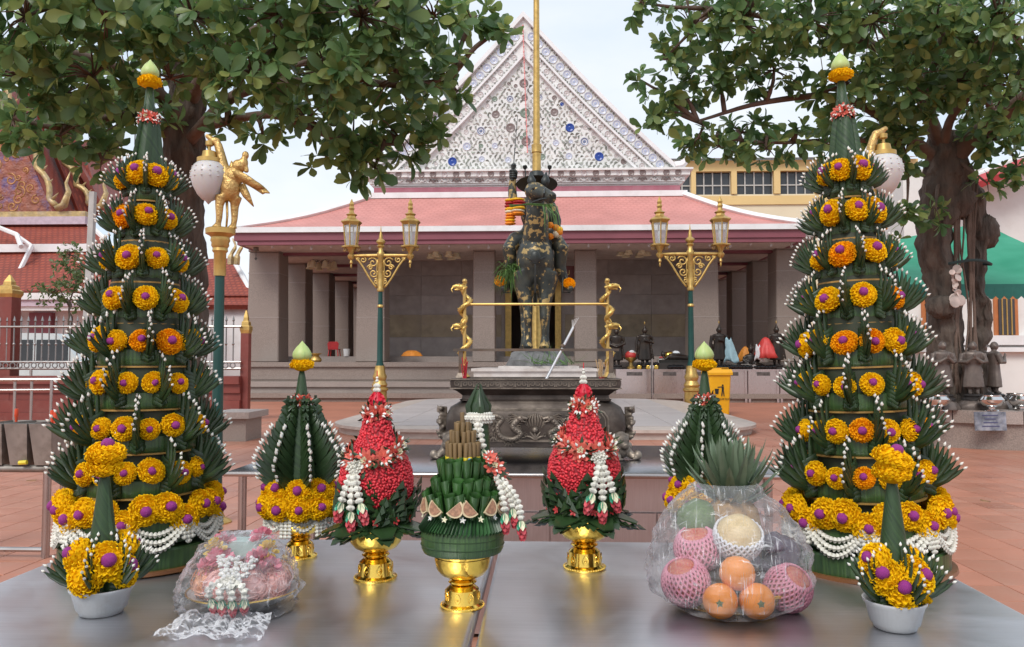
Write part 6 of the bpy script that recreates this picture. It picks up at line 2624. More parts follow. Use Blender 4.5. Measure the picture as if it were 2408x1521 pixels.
def bird_lamp(px, Y, mir, label):
    kb = Y / FPX
    b = at(px, 850, Y=Y)
    t = empty('bird_lamp_post', (b.x, Y, 0), 0, label, 'lamp post', 'golden bird lamp posts')
    z = lambda py: CAMZ + (850 - py) * kb
    P = lambda dx, py, dy=0.0: Vector((mir * dx * kb, dy, z(py)))
    MB().lathe([(.12, 0), (.12, .02), (.10, .035), (.07, .05), (.05, .10), (.06, .13), (.045, .16)], 20).build('base', M_GOLD, t)
    MB().lathe([(.045, .14), (.043, z(1000)), (.036, z(640))], 16).build('pole', M_GPOST, t)
    MB().lathe([(.046, z(645)), (.047, z(590)), (.060, z(585)), (.056, z(578)), (.068, z(572)), (.066, z(565)), (.075, z(560)), (.07, z(552)), (.085, z(548)), (.112, z(544)), (.114, z(532)), (.10, z(530))], 24).build('capital', M_GOLD, t)
    bd = MB()
    bd.ell(P(22, 430), (.080, .075, .115), 14, 12)
    bd.ell(P(30, 405), (.085, .07, .08), 12, 9)
    bd.tube([P(12, 412), P(4, 382), P(-2, 352), P(-10, 325)], [.066, .046, .036, .032], 12)
    bd.ell(P(-17, 318), (.045, .036, .032), 10, 8)
    bd.tube([P(-20, 318), P(-32, 308), P(-40, 303)], [.030, .022, .016], 8)
    for q, dx in ((-1, 0), (1, 30)):
        bd.tube([P(dx + 4, 452, q * .02), P(dx, 475, q * .03), P(dx, 505, q * .03), P(dx - 2, 522, q * .03), P(dx - 14, 530, q * .03)], [.050, .034, .026, .024, .018], 10)
        bd.ell(P(dx - 6, 528, q * .03), (.045, .028, .014), 9, 6)
    remeshed(bd, 'bird_body', M_GBIRD, .010, 3, parent=t)
    for q in (-1, 1):
        w = MB()
        pts = []
        for i in range(9):
            u = i / 8
            for v in (0, .5, 1):
                px_ = 30 + 82 * u * (1 - .12 * v)
                py_ = 396 + 44 * u * u + 32 * v * (1 - u) ** .55 * (u + .35)
                pts.append(P(px_, py_, q * (.06 + .05 * math.sin(PI * u) - .02 * v)))
        w.add(pts, [(i * 3 + j, i * 3 + j + 1, i * 3 + j + 4, i * 3 + j + 3) for i in range(8) for j in range(2)])
        wo = w.build('wing', M_GBIRD, t, ang=180)
        wo.modifiers.new('s', 'SOLIDIFY').thickness = .012
    tl = MB()
    tl.tube([P(48, 425), P(62, 450), P(80, 478)], [.035, .03, .004], 8, flat=.35)
    tl.tube([P(14, 455), P(16, 500), P(14, 530)], [.012, .01, .008], 6)
    tl.tube([P(20, 400), P(26, 380), P(24, 366)], [.02, .025, .003], 6, flat=.4)
    tl.build('tail_feather', M_GBIRD, t, ang=180)
    fg = MB()
    fg.ell(P(42, 380), (.055, .055, .055), 10, 8)
    fg.ell(P(54, 372), (.035, .04, .05), 10, 8)
    fg.ell(P(58, 353), (.028, .028, .034), 9, 7)
    fg.tube([P(48, 372), P(60, 385), P(62, 395)], [.025, .022, .018], 7)
    remeshed(fg, 'seated_figure', M_GBIRD, .008, 2, parent=t)
    ld = -28
    MB().lathe([(.012, z(318)), (.030, z(320)), (.030, z(330)), (.012, z(333)), (.012, z(341)), (.05, z(345)), (.056, z(356)), (.058, z(360)), (.092, z(362)), (.092, z(372)), (.07, z(373))], 24, c=(mir * ld * kb, -.02, 0)).build('lamp_cap', M_GOLD, t)
    gl = MB().lathe([(.085, z(371)), (.115, z(380)), (.137, z(396)), (.139, z(408)), (.118, z(430)), (.085, z(449)), (.050, z(461)), (.024, z(465)), (.002, z(473))], 28, c=(mir * ld * kb, -.02, 0), lobes=lambda a, zz: 1 + .012 * math.cos(14 * a + zz * 60))
    go = gl.build('glass_globe', M_GLOBE, t, ang=180)
    nb = MB()
    for r_, py in ((.126, 386), (.139, 398), (.140, 410)):
        for q in range(14):
            a = 2 * PI * (q + .5 * (py % 4 == 2)) / 14
            nb.ell((mir * ld * kb + r_ * math.cos(a), -.02 + r_ * math.sin(a), z(py)), (.007, .007, .006), 6, 5)
    nb.build('globe_studs', M_GLOBE, go, ang=180)


bird_lamp(513, 6.2, 1, 'golden mythical bird lamp post holding a frosted globe, left side')
bird_lamp(2056, 6.3, -1, 'golden mythical bird lamp post mostly hidden behind the right tiered tower')
# ================================================================= yellow bin
bn = at(1690, 977, z=0)
bY = bn.y + .3
t = empty('wheelie_bin', (bn.x + .02, bY, 0), R(4), 'yellow wheeled litter bin with a black litter pictogram', 'bin')
M_BINY = mat('bin_yellow', (.82, .40, .008), rough=.42, var=.06, vscale=3, dirt=(.55, .28, .02), dscale=4, damt=.3)
mb = MB()
mb.box((0, 0, .49), (.44, .50, .98), top=(1.18, 1.18))
mb.build('bin_body', M_BINY, t, smooth=False).modifiers.new('b', 'BEVEL').width = .03
MB().box((0, -.01, .965), (.57, .64, .05)).build('bin_rim', M_BINY, t, smooth=False)
lid = MB()
lid.box((0, -.01, 1.03), (.58, .65, .08), top=(.93, .85))
lid.tube([(-.2, .30, 1.07), (.2, .30, 1.07)], .018, 8)
lid.tube([(-.2, -.28, 1.08), (-.2, -.28, 1.10), (.2, -.28, 1.10), (.2, -.28, 1.08)], .008, 6)
lid.build('bin_lid', M_BINY, t, smooth=False)
M_BLK = mat('black_rubber', (.012, .012, .013), rough=.6)
for sx in (-1, 1):
    MB().lathe([(.02, -.03), (.10, -.03), (.10, .03), (.02, .03)], 18, M=Matrix.Rotation(PI / 2, 3, 'Y'), c=(sx * .245, .25, .10)).build('wheel', M_BLK, t)
yy = -.2815
ic = MB()
ic.prism([(-.13, .62), (-.03, .62), (-.045, .50), (-.115, .50)], .004, M=Matrix(((1, 0, 0, 0), (0, 0, -1, yy), (0, 1, 0, 0), (0, 0, 0, 1))))
ic.lathe([(.001, 0), (.022, 0), (.022, .004), (.001, .004)], 12, M=Matrix.Rotation(PI / 2, 3, 'X'), c=(.06, yy, .70))
FM = Matrix(((1, 0, 0, 0), (0, 0, -1, yy - .001), (0, 1, 0, 0), (0, 0, 0, 1)))
ic.prism([(.035, .675), (.085, .675), (.085, .57), (.035, .57)], .004, M=FM)
ic.prism([(.035, .57), (.06, .57), (.045, .45), (.022, .45)], .004, M=FM)
ic.prism([(.062, .57), (.085, .57), (.10, .45), (.078, .45)], .004, M=FM)
ic.prism([(-.06, .665), (.035, .675), (.035, .650), (-.06, .645)], .004, M=FM)
ic.build('litter_pictogram', M_BLK, t, smooth=False)


def text(body, size, par, loc, rot, mt, name='lettering'):
    cu = bpy.data.curves.new(name, 'FONT')
    cu.body = body
    cu.size = size
    cu.extrude = .0015
    cu.align_x = 'CENTER'
    cu.materials.append(mt)
    o = bpy.data.objects.new(name, cu)
    dg = bpy.context.evaluated_depsgraph_get()
    COL.objects.link(o)
    dg = bpy.context.evaluated_depsgraph_get()
    me = bpy.data.meshes.new_from_object(o.evaluated_get(dg))
    bpy.data.objects.remove(o)
    if not me.materials:
        me.materials.append(mt)
    return inst(name, me, par, loc, rot)


text('กรุงเทพมหานคร', .085, t, (0, yy - .002, .36), (PI / 2, 0, 0), M_BLK)
_bx0, _bx1, _bz = at(1170, 640, Y=28).x, at(1352, 640, Y=28).x, at(1200, 641, Y=28).z
text('ข', .30, sgn_o, (_bx0 + .26, .96, _bz - .09), (PI / 2, 0, 0), M_GOLD)
text('บ', .30, sgn_o, (_bx1 - .26, .96, _bz - .09), (PI / 2, 0, 0), M_GOLD)

# ================================================================= steel cabinets with bronze images
CY = 25.0
kc = CY / FPX
M_PKS = steel('cabinet_steel', (.62, .52, .50), .30, streak=(40, 2, 2), amt=.06)
M_BBRZ = patch_mat('image_bronze', (.030, .024, .021), (.45, .30, .09), .34, 14, .35)
cz = at(1640, 868, Y=CY).z


def cx(px):
    return at(px, 868, Y=CY).x


edges = [1447, 1536, 1612, 1684, 1757, 1832, 1905]
names = ['beside the dragon post', 'under the standing image', 'left of the lantern post foot', 'behind the yellow bin', 'right of the yellow bin', 'at the right end']
for k in range(6):
    x0, x1 = cx(edges[k]), cx(edges[k + 1])
    t = empty('steel_cabinet', ((x0 + x1) / 2, CY, 0), 0, 'pinkish steel donation cabinet ' + names[k], 'cabinet', 'steel cabinets in a row')
    w = x1 - x0 - .02
    MB().box((0, .3, (cz - .10) / 2 + .12), (w, .55, cz - .22)).build('carcass', M_PKS, t, smooth=False)
    MB().box((0, .29, cz - .02), (w + .014, .62, .04)).build('top_sheet', M_PKS, t, smooth=False)
    MB().box((0, .012, cz * .52), (w - .16, .02, cz * .70)).build('door', M_PKS, t, smooth=False)
    for sx in (-1, 1):
        MB().box((sx * (w / 2 - .045), .006, cz / 2 - .01), (.07, .05, cz - .03)).build('frame_post', M_PKS, t, smooth=False)
    MB().box((0, -.002, cz * .86), (w * .42, .006, .11)).build('notice', mat('notice_dark', (.10, .085, .08), rough=.4, var=.5, vscale=9), t, smooth=False)


def image(px, H, pose, label, grp='bronze images on the cabinets', Y=CY + .3, z=None, mt=M_BBRZ, face=0.0):
    b = Vector((at(px, 860, Y=Y).x, Y, cz if z is None else z))
    t = empty('buddha_image', b, face, label, 'buddha image', grp)
    s = H
    ped = MB().lathe([(.17 * s, 0), (.17 * s, .03 * s), (.13 * s, .05 * s), (.145 * s, .08 * s), (.12 * s, .10 * s)], 16)
    mb = MB()
    if pose == 'sit':
        mb.ell((0, 0, .30 * s), (.20 * s, .14 * s, .22 * s), 14, 10)
        mb.ell((0, 0, .42 * s), (.22 * s, .12 * s, .10 * s), 12, 8)
        mb.tube([(0, 0, .5 * s), (0, 0, .58 * s)], [.06 * s, .055 * s], 8)
        mb.ell((0, -.01 * s, .66 * s), (.09 * s, .10 * s, .12 * s), 12, 10)
        mb.ell((0, 0, .78 * s), (.05 * s, .05 * s, .05 * s), 8, 6)
        mb.tube([(0, 0, .80 * s), (0, 0, .93 * s)], [.03 * s, .004 * s], 6)
        for q in (-1, 1):
            mb.tube([(q * .20 * s, 0, .42 * s), (q * .25 * s, -.04 * s, .28 * s), (q * .10 * s, -.17 * s, .19 * s)], [.065 * s, .055 * s, .045 * s], 8)
            mb.tube([(q * .12 * s, 0, .13 * s), (q * .34 * s, -.08 * s, .12 * s), (0, -.2 * s, .12 * s)], [.10 * s, .085 * s, .06 * s], 8)
        ped = MB().lathe([(.40 * s, 0), (.40 * s, .03 * s), (.34 * s, .05 * s), (.37 * s, .08 * s)], 18, sy=.7)
        vx = .022 * s
    else:
        # standing, long robe that flares to the hem
        mb.lathe([(.05 * s, .20 * s), (.155 * s, .20 * s), (.145 * s, .32 * s), (.125 * s, .45 * s), (.115 * s, .56 * s), (.125 * s, .66 * s), (.13 * s, .73 * s), (.06 * s, .77 * s)], 16, sy=.62)
        mb.ell((0, 0, .735 * s), (.155 * s, .075 * s, .045 * s), 12, 8)
        mb.tube([(0, 0, .75 * s), (0, 0, .81 * s)], [.042 * s, .036 * s], 8)
        mb.ell((0, -.008 * s, .855 * s), (.056 * s, .064 * s, .074 * s), 12, 10)
        mb.ell((0, -.068 * s, .85 * s), (.012 * s, .014 * s, .020 * s), 6, 5)
        for q in (-1, 1):
            mb.ell((q * .057 * s, 0, .85 * s), (.010 * s, .014 * s, .032 * s), 6, 5)
            mb.tube([(q * .05 * s, 0, .22 * s), (q * .05 * s, 0, .14 * s), (q * .05 * s, -.03 * s, .115 * s), (q * .05 * s, -.075 * s, .108 * s)], [.042 * s, .030 * s, .030 * s, .018 * s], 8)
        if pose == 'monk':
            for q in (-1, 1):
                mb.tube([(q * .14 * s, 0, .73 * s), (q * .175 * s, -.03 * s, .60 * s), (q * .10 * s, -.11 * s, .60 * s), (q * .012 * s, -.15 * s, .665 * s)], [.048 * s, .042 * s, .034 * s, .026 * s], 8)
                mb.tube([(q * .012 * s, -.145 * s, .655 * s), (q * .008 * s, -.165 * s, .705 * s), (q * .006 * s, -.168 * s, .75 * s)], [.022 * s, .018 * s, .008 * s], 7)
            mb.grid(lambda u, v: (.15 * s + .02 * s * math.sin(v * 6), -.02 * s + (u - .5) * .16 * s, (.70 - .30 * v) * s), 4, 4)
        else:
            mb.ell((0, 0, .935 * s), (.030 * s, .030 * s, .028 * s), 8, 6)
            mb.tube([(0, 0, .94 * s), (0, 0, 1.0 * s)], [.018 * s, .003 * s], 6)
            for q in (-1, 1):
                tgt = (-q * .02 * s, -.10 * s, (.50 if pose == 'bowl' else .64) * s) if (pose == 'bowl' or q > 0) else (q * .19 * s, -.02 * s, .40 * s)
                mb.tube([(q * .15 * s, 0, .73 * s), (q * .185 * s, -.01 * s, .58 * s), tgt], [.042 * s, .036 * s, .028 * s], 8)
            for q in (-1, 1):
                mb.tube([(q * .14 * s, .01, .55 * s), (q * .17 * s, .01, .35 * s), (q * .195 * s, .0, .22 * s)], [.02 * s, .022 * s, .02 * s], 6)
        vx = .011 * s
    ped.build('pedestal', mat('image_pedestal', (.030, .026, .025), rough=.5, var=.3, vscale=8), t)
    remeshed(mb, 'figure', mt, vx, 2, parent=t)
    if pose == 'stand' or pose == 'bowl':
        MB().lathe([(.006 * s, .995 * s), (.016 * s, 1.02 * s), (.002 * s, 1.06 * s)], 8).build('flame_finial', M_GOLD, t)
    return t


image(1449, 1.36, 'bowl', 'dark standing image with joined hands beside the dragon post')
image(1516, 1.40, 'stand', 'standing image with many gold leaf squares on its robe')
image(1691, 1.42, 'stand', 'dark standing image with a pale blue cloth at its side')
image(1826, 1.42, 'stand', 'dark standing image beside the red draped tray')
image(1765, .92, 'sit', 'seated dark bronze image right of the yellow bin')
# reclining image
p = Vector((cx(1598), CY + .3, cz))
t = empty('reclining_image', p, 0, 'reclining bronze image on a stepped dark base left of the lantern post', 'buddha image')
MB().box((0, 0, .10), (1.45, .5, .2), top=(.9, .9)).build('base', M_DARK, t, smooth=False)
MB().box((0, 0, .245), (1.2, .42, .09), top=(1.05, 1.05)).build('cushion', M_STATD, t, smooth=False)
mb = MB()
mb.tube([(-.30, 0, .36), (0, 0, .37), (.35, 0, .34), (.60, 0, .33)], [.12, .11, .08, .05], 12)
mb.ell((-.46, 0, .46), (.08, .08, .085), 10, 8)
mb.tube([(-.46, 0, .52), (-.53, 0, .58)], [.03, .004], 6)
mb.tube([(-.30, -.08, .40), (-.40, -.12, .30), (-.46, -.05, .38)], [.05, .04, .03], 8)
mb.tube([(-.22, -.06, .46), (.05, -.08, .46), (.25, -.06, .42)], [.045, .04, .03], 8)
remeshed(mb, 'figure', M_BBRZ, .018, 2, parent=t)


# cloths, offering trays, jars and alms bowls on the cabinets
def drape(px, py0, py1, wpx, mt, label, Y, cone=False, cat='cloth', name='draped_cloth'):
    a, b = at(px, py0, Y=Y), at(px, py1, Y=Y)
    w = wpx * Y / FPX
    h = a.z - b.z
    mb = MB()
    if cone:
        mb.lathe([(.02, h), (w * .16, h * .9), (w * .26, h * .72), (w * .36, h * .5), (w * .44, h * .25), (w * .50, 0)], 40, lobes=lambda an, z: 1 + (.16 * math.sin(5 * an) + .08 * math.sin(11 * an)) * (1 - z / h), caps=False)
    else:
        mb.grid(lambda u, v: ((u - .5) * w * (.35 + .65 * v) + .25 * w * v, .06 * math.sin(u * 9) * v, h * (1 - v) + .05 * math.sin(u * 7)), 10, 8)
    mb.v = [Vector(p) + Vector((1, .6, .3)) * (mnoise.noise(Vector(p) * 5) * .10 + mnoise.noise(Vector(p) * 12) * .04) * (h - p[2] + .1) for p in mb.v]
    o = mb.build(name, mt, loc=b, ang=60)
    so = o.modifiers.new('t', 'SOLIDIFY')
    so.thickness = .012
    return tag(o, label, cat)


M_CRED = mat('cloth_red', (.55, .05, .045), rough=.5, var=.15, vscale=6)
M_CWHT = mat('cloth_white', (.70, .72, .74), rough=.6, var=.08, vscale=6)
M_CBLU = mat('cloth_pale_blue', (.35, .55, .62), rough=.45, var=.12, vscale=6)
M_CORG = mat('cloth_orange', (.62, .23, .03), rough=.6, var=.15, vscale=6)
drape(1800, 793, 842, 50, M_CRED, 'red cloth draped over an offering tray beside the end image', CY + .2, True)
drape(1781, 812, 848, 26, M_CWHT, 'white cloth hanging at the edge of the red draped tray', CY + .05)
drape(1712, 796, 852, 36, M_CBLU, 'pale blue cloth hanging beside the dark standing image', CY + .2)
drape(1752, 815, 850, 34, M_CORG, 'orange cloth bundle behind the seated image', CY + .75, True)


def offering(px, py_top, label, cc):
    b = Vector((cx(px), CY + .55, cz))
    t = empty('offering_tray', b, 0, label, 'offering tray', 'offering trays among the images')
    h = .18
    MB().lathe([(.13, 0), (.14, .04), (.06, .10), (.05, .2), (.12, .26), (.22, .34), (.23, .36), (.1, .34)], 18).build('gilt_stand', M_GOLD, t)
    for q, (dx, r, mm) in enumerate(cc):
        MB().ell((dx, -.02 * q, .42 + .05 * q), (r, r * .8, r * .75), 12, 8, jit=.12).build('wrapped_bundle', mm, t, ang=180)
    MB().tube([(-.42, 0, .36), (0, -.05, .40), (.42, 0, .40)], [.02, .05, .02], 6, flat=.4).build('ribbon', M_CRED, t)


offering(1488, 790, 'gilt tray of red and white wrapped offerings left of the gold leafed image', [(0, .2, M_CRED), (.03, .13, M_CREAM), (.02, .1, M_CWHT)])
offering(1588, 790, 'gilt tray of gold and white wrapped offerings above the reclining image', [(-.10, .18, M_GOLDS), (.10, .14, M_CWHT)])
M_BOWLK = mat('alms_bowl_black', (.010, .010, .012), rough=.2, var=.2)
rs = random.Random(17)
ab = MB().lathe([(.03, 0), (.075, .02), (.095, .06), (.085, .10), (.06, .115), (.065, .12), (.02, .14)], 16).mesh('alms_bowl', M_BOWLK)
k = 0
for px in list(range(1576, 1604, 9)) + list(range(1668, 1830, 9)):
    for row in range(2):
        o = inst('alms_bowl', ab, None, (cx(px + 4 * row), CY + .06 + .16 * row, cz + .0 + .002), scale=rs.uniform(.85, 1.05))
        tag(o, 'small black alms bowl in the rows along the cabinet tops', 'alms bowl', 'black alms bowls on the cabinets')
for px, mm, lab in ((1503, M_GOLDS, 'first'), (1524, M_GOLDS, 'second'), (1532, M_WHITE, 'third'), (1543, M_GOLDS, 'fourth')):
    t = empty('lidded_jar', (cx(px), CY + .05, cz), 0, 'small banded jar with black lid, %s of four from the dragon post' % lab, 'jar', 'lidded jars')
    MB().lathe([(.06, 0), (.08, .02), (.08, .10), (.07, .12)], 14).build('jar', mm, t)
    MB().lathe([(.075, .12), (.085, .14), (.08, .19), (.03, .22)], 14).build('lid', M_BOWLK, t)
for px, lab in ((1632, 'left'), (1773, 'right')):
    t = empty('megaphone_speaker', (cx(px), CY - .0, cz + .07), 0, 'small silver horn lamp lying on the cabinets, ' + ('by the reclining image' if lab == 'left' else 'below the seated image'), 'lamp')
    MB().lathe([(.075, 0), (.06, .05), (.025, .10), (.03, .15)], 14, M=Matrix.Rotation(-PI / 2, 3, 'X')).build('horn', M_TUBE, t)
wb = at(1553, 866, Y=CY + .2)
t = empty('white_lidded_pot', (wb.x, CY + .25, cz), 0, 'white lidded pot before the reclining image', 'pot')
MB().lathe([(.10, 0), (.17, .05), (.16, .12), (.07, .20), (.09, .26), (.04, .30)], 16).build('pot', M_WHITE, t)
pr = at(1533, 941, Y=24.4)
tag(MB().tube([(pr.x, 24.4, 0), (pr.x, 24.4, 1.32)], .035, 8).build('steel_post', M_TUBE), 'thin steel post standing before the cabinets', 'post')

# ================================================================= small things in and on the pavilion
pz_ = 1.44
t = empty('red_plastic_chair', (at(784, 836, Y=28.5).x, 28.6, pz_), 0, 'red plastic chair between the side columns', 'chair')
t.scale = (.75, .75, .62)
M_RPL = mat('red_plastic', (.60, .02, .02), rough=.3)
MB().box((0, 0, .40), (.5, .46, .04)).build('seat', M_RPL, t, smooth=False)
mb = MB()
mb.prism([(-.24, 0), (.24, 0), (.27, .3), (.2, .42), (-.2, .42), (-.27, .3)], .03, M=Matrix(((1, 0, 0, 0), (0, 0, 1, -.25), (0, 1, 0, .42), (0, 0, 0, 1))))
mb.build('backrest', M_RPL, t, smooth=False)
for sx in (-1, 1):
    for sy in (-1, 1):
        MB().tube([(sx * .24, sy * .22, 0), (sx * .2, sy * .18, .4)], .025, 6).build('leg', M_RPL, t)
g0 = at(742, 849, Y=26.4)
t = empty('gold_pot', (g0.x, 26.4, 1.236), 0, 'small gold spittoon pot on the pavilion plinth', 'pot')
MB().lathe([(.16, 0), (.2, .06), (.18, .12), (.10, .2), (.12, .24), (.20, .28), (.19, .29)], 18).build('pot', M_GOLD, t)
r0 = at(968, 834, Y=27.8)
mb = MB()
mb.lathe([(.02, .20), (.14, .19), (.26, .12), (.34, 0)], 18, sy=.6, lobes=lambda a, z: 1 + .15 * math.sin(4 * a + 1), caps=False)
tag(mb.build('folded_robe', mat('monk_robe_orange', (.68, .24, .03), rough=.7, var=.15, vscale=5), loc=(r0.x, 27.8, pz_), ang=180), 'heap of orange cloth on the floor by the wall', 'cloth')
c0 = at(815, 836, Y=28.3)
tag(MB().lathe([(.10, 0), (.13, .26), (.12, .26), (.09, .02)], 14).build('white_bucket', M_WHITE, loc=(c0.x, 28.3, pz_)), 'white plastic tub beside the second column', 'tub')
# string of bulbs under the eave
t = empty('string_lights', (0, 25.75, 0), 0, 'string of bare light bulbs under the pavilion eave', 'string lights')
wire, zc = MB(), at(1200, 566, Y=25.75).z
pts = []
BULB = MB().lathe([(.004, -.17), (.045, -.13), (.05, -.09), (.02, -.02), (.02, 0)], 10).mesh('bulb', M_PW)
sock = MB().lathe([(.022, 0), (.022, .08), (.008, .14)], 8).mesh('bulb_socket', M_BLK)
x0, x1 = at(640, 566, Y=25.75).x, at(1860, 566, Y=25.75).x
nb_ = 26
for k in range(nb_ + 1):
    x = x0 + (x1 - x0) * k / nb_
    pts.append((x, 0, zc + .10))
    if k < nb_:
        pts.append((x + (x1 - x0) / nb_ / 2, 0, zc + .02))
    b = inst('bulb', BULB, t, (x, 0, zc - .04 - .03 * (k % 3)))
    inst('bulb_socket', sock, b, (0, 0, 0))
wire.tube(pts, .008, 4)
wire.build('wire', M_BLK, t)
for px, lab in ((602, 'small temple bell hanging at the left corner column'),):
    p = at(px, 575, Y=25.9)
    t = empty('hanging_bell', p, 0, lab, 'bell')
    MB().lathe([(.11, -.22), (.09, -.20), (.08, -.05), (.03, 0), (.012, .05), (.012, .3)], 14).build('bell', M_BRZL, t)
    MB().tube([(0, 0, -.2), (0, 0, -.42)], .01, 5).build('clapper', M_BRZ, t)
    MB().lathe([(.002, -.52), (.05, -.46), (.002, -.40)], 6, sy=.15).build('wind_leaf', M_BRZ, t)


def chandelier(px, py, Y, label):
    p = at(px, py, Y=Y)
    t = empty('chandelier', p, 0, label, 'chandelier', 'glass shade chandeliers')
    MB().lathe([(.02, .9), (.02, .5), (.06, .45), (.03, .35), (.07, .2), (.02, 0)], 10).build('stem', M_BRZL, t)
    for q in range(6):
        a = 2 * PI * q / 6
        c, s_ = math.cos(a), math.sin(a)
        MB().tube([(0, 0, .25), (.2 * c, .2 * s_, .1), (.42 * c, .42 * s_, .25), (.45 * c, .45 * s_, .12)], .018, 6).build('arm', M_BRZL, t)
        MB().lathe([(.04, .12), (.10, .05), (.11, -.08), (.16, -.16)], 12, c=(.45 * c, .45 * s_, 0), caps=False).build('glass_shade', M_CREAM, t)


chandelier(757, 622, 29.5, 'chandelier with bell shades hanging in the left side bay')
chandelier(1752, 592, 29.5, 'chandelier with bell shades hanging in the right side bay')
chandelier(1043, 596, 27.6, 'dark chandelier in front of the left stone wall')
chandelier(1490, 590, 27.6, 'dark chandelier in front of the right stone wall')
# ================================================================= right side: planter, monk images, awning, hall
PCx, PCy, PRr = at(2305, 965, Y=13.1).x, 13.1, 1.55
ptop = .555
t = empty('round_planter', (PCx, PCy, 0), 0, 'round pink granite planter under the tree on the right', 'planter')
MB().lathe([(PRr - .06, 0), (PRr - .06, ptop - .18)], 64, caps=False).build('planter_wall', M_GRAN, t)
nsl = 22
for k in range(nsl):
    a0, a1 = 2 * PI * k / nsl + .004, 2 * PI * (k + 1) / nsl - .004
    mb = MB()
    pts = [(PRr * math.cos(a0 + (a1 - a0) * q / 4), PRr * math.sin(a0 + (a1 - a0) * q / 4)) for q in range(5)]
    pts += [((PRr - .55) * math.cos(a1 + (a0 - a1) * q / 4), (PRr - .55) * math.sin(a1 + (a0 - a1) * q / 4)) for q in range(5)]
    mb.prism(pts, .18, z0=ptop - .18)
    mb.build('rim_slab', M_GRANL if k % 2 else M_GRAN, t, smooth=False)
MB().lathe([(.01, ptop - .06), (PRr - .5, ptop - .06)], 40, caps=False).build('soil', mat('dark_soil', (.07, .05, .04), rough=.95, var=.4, vscale=12, bump=.6, bscale=25), t)
sb = MB().box((0, 0, 0), (.44, .012, .26))
sx_ = at(2327, 985, Y=PCy - PRr).x
sgb = sb.build('notice_board', mat('notice_blue_grey', (.17, .18, .22), rough=.25, var=.7, vscale=7, dirt=(.42, .40, .40), dscale=6, damt=.6), smooth=False, loc=(sx_, PCy - PRr - .005, at(2327, 990, Y=PCy - PRr).z), rot=(R(-4), 0, R(2)))
tag(sgb, 'small weathered notice plate on the granite planter', 'sign')
for q in range(4):
    lw_ = (.22, .16, .20, .24)[q]
    MB().box((0, -.0085, .08 - .05 * q), (lw_, .003, .014)).build('lettering', mat('notice_print', (.06, .06, .14), rough=.5), sgb, smooth=False)
M_MONK = mat('monk_bronze', (.14, .11, .095), rough=.45, metal=.35, var=.3, vscale=8, bump=.15, bscale=35, dirt=(.20, .165, .14), dscale=6, damt=.5)
for px, Y, f, lab in ((2216, 12.05, .05, 'bronze monk figure with joined palms nearest the tiered tower, facing front'), (2287, 12.1, -.3 + PI * 0, 'bronze monk figure with joined palms in the middle, turned slightly'),
                      (2337, 12.3, R(85), 'bronze monk figure in profile with joined palms, facing right'), (2311, 12.75, R(100), 'bronze monk figure half hidden behind the profile figure')):
    image(px, .93, 'monk', lab, 'bronze monk figures round the tree', Y, ptop + .13, M_MONK, f)
    b = at(px, 940, Y=Y)
    o = MB().lathe([(.23, 0), (.23, .03), (.19, .10), (.15, .13)], 8, ph=.4).build('figure_base', M_MONK, loc=(b.x, Y, ptop), ang=30)
    tag(o, 'octagonal dark base under the monk figure ' + {2216: 'nearest the tiered tower', 2287: 'in the middle of the group', 2337: 'seen in profile', 2311: 'at the back'}[px], 'base', 'bases of the monk figures')
M_SILV = mat('polished_steel', (.70, .69, .68), rough=.12, metal=1.0, var=.04)
for px, Y, s, lab in ((2330, 11.75, 1.0, 'silver alms bowl on the planter rim above the notice plate'), (2205, 11.8, 1.0, 'silver alms bowl half hidden by the right tiered tower'), (2400, 11.9, 1.0, 'silver alms bowl at the right picture edge'),
                      (2386, 12.5, .85, 'smaller silver alms bowl behind, at the right edge')):
    p = at(px, 950, Y=Y)
    t = empty('silver_alms_bowl', (p.x, Y, ptop), 0, lab, 'alms bowl', 'silver alms bowls on the planter')
    MB().lathe([(.11 * s, 0), (.10 * s, .012), (.05 * s, .03), (.05 * s, .05), (.12 * s, .075), (.165 * s, .13), (.17 * s, .16), (.13 * s, .205), (.135 * s, .22), (.125 * s, .22), (.10 * s, .15)], 32).build('bowl', M_SILV, t)
    MB().lathe([(.125 * s, .212), (.12 * s, .222), (.02, .215)], 24).build('lid', M_SILV, t)
# awning
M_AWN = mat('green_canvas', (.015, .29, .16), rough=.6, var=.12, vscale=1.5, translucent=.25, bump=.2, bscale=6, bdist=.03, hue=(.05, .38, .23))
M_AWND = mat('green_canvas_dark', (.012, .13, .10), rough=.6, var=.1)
t = empty('green_awning', (0, 0, 0), 0, 'green canvas awning with scalloped edge behind the tree', 'awning')
ax0, ax1 = at(2080, 690, Y=15).x, at(2600, 690, Y=15).x
az0, az1 = at(2300, 668, Y=15.0).z, at(2400, 522, Y=19.0).z
mb = MB()
mb.grid(lambda u, v: (ax0 + (ax1 - ax0) * u + .3 * (1 - u) * v, 15.0 + 4 * v, az0 + (az1 - az0) * v + .10 * math.sin(u * 7 + v * 4) * v * (1 - v) * 2 - .7 * (1 - u) * v), 26, 8)
mb.build('canopy', M_AWN, t, ang=180)
vl = MB()
nv_ = 26
for k in range(nv_):
    xa, xb = ax0 + (ax1 - ax0) * k / nv_, ax0 + (ax1 - ax0) * (k + 1) / nv_
    P = [(xa, 14.99, az0), (xb, 14.99, az0)] + [(xb + (xa - xb) * q / 5, 14.97 + .01 * (q % 2), az0 - .22 - .06 * math.sin(PI * q / 5)) for q in range(6)]
    vl.add(P, [tuple(range(len(P)))])
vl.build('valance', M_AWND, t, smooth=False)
for xx in (ax0 + .05, ax0 + 3.0, ax1 - .1):
    MB().tube([(xx, 15.05, 0), (xx, 15.05, az0)], .03, 8).build('pole', M_TUBE, t)
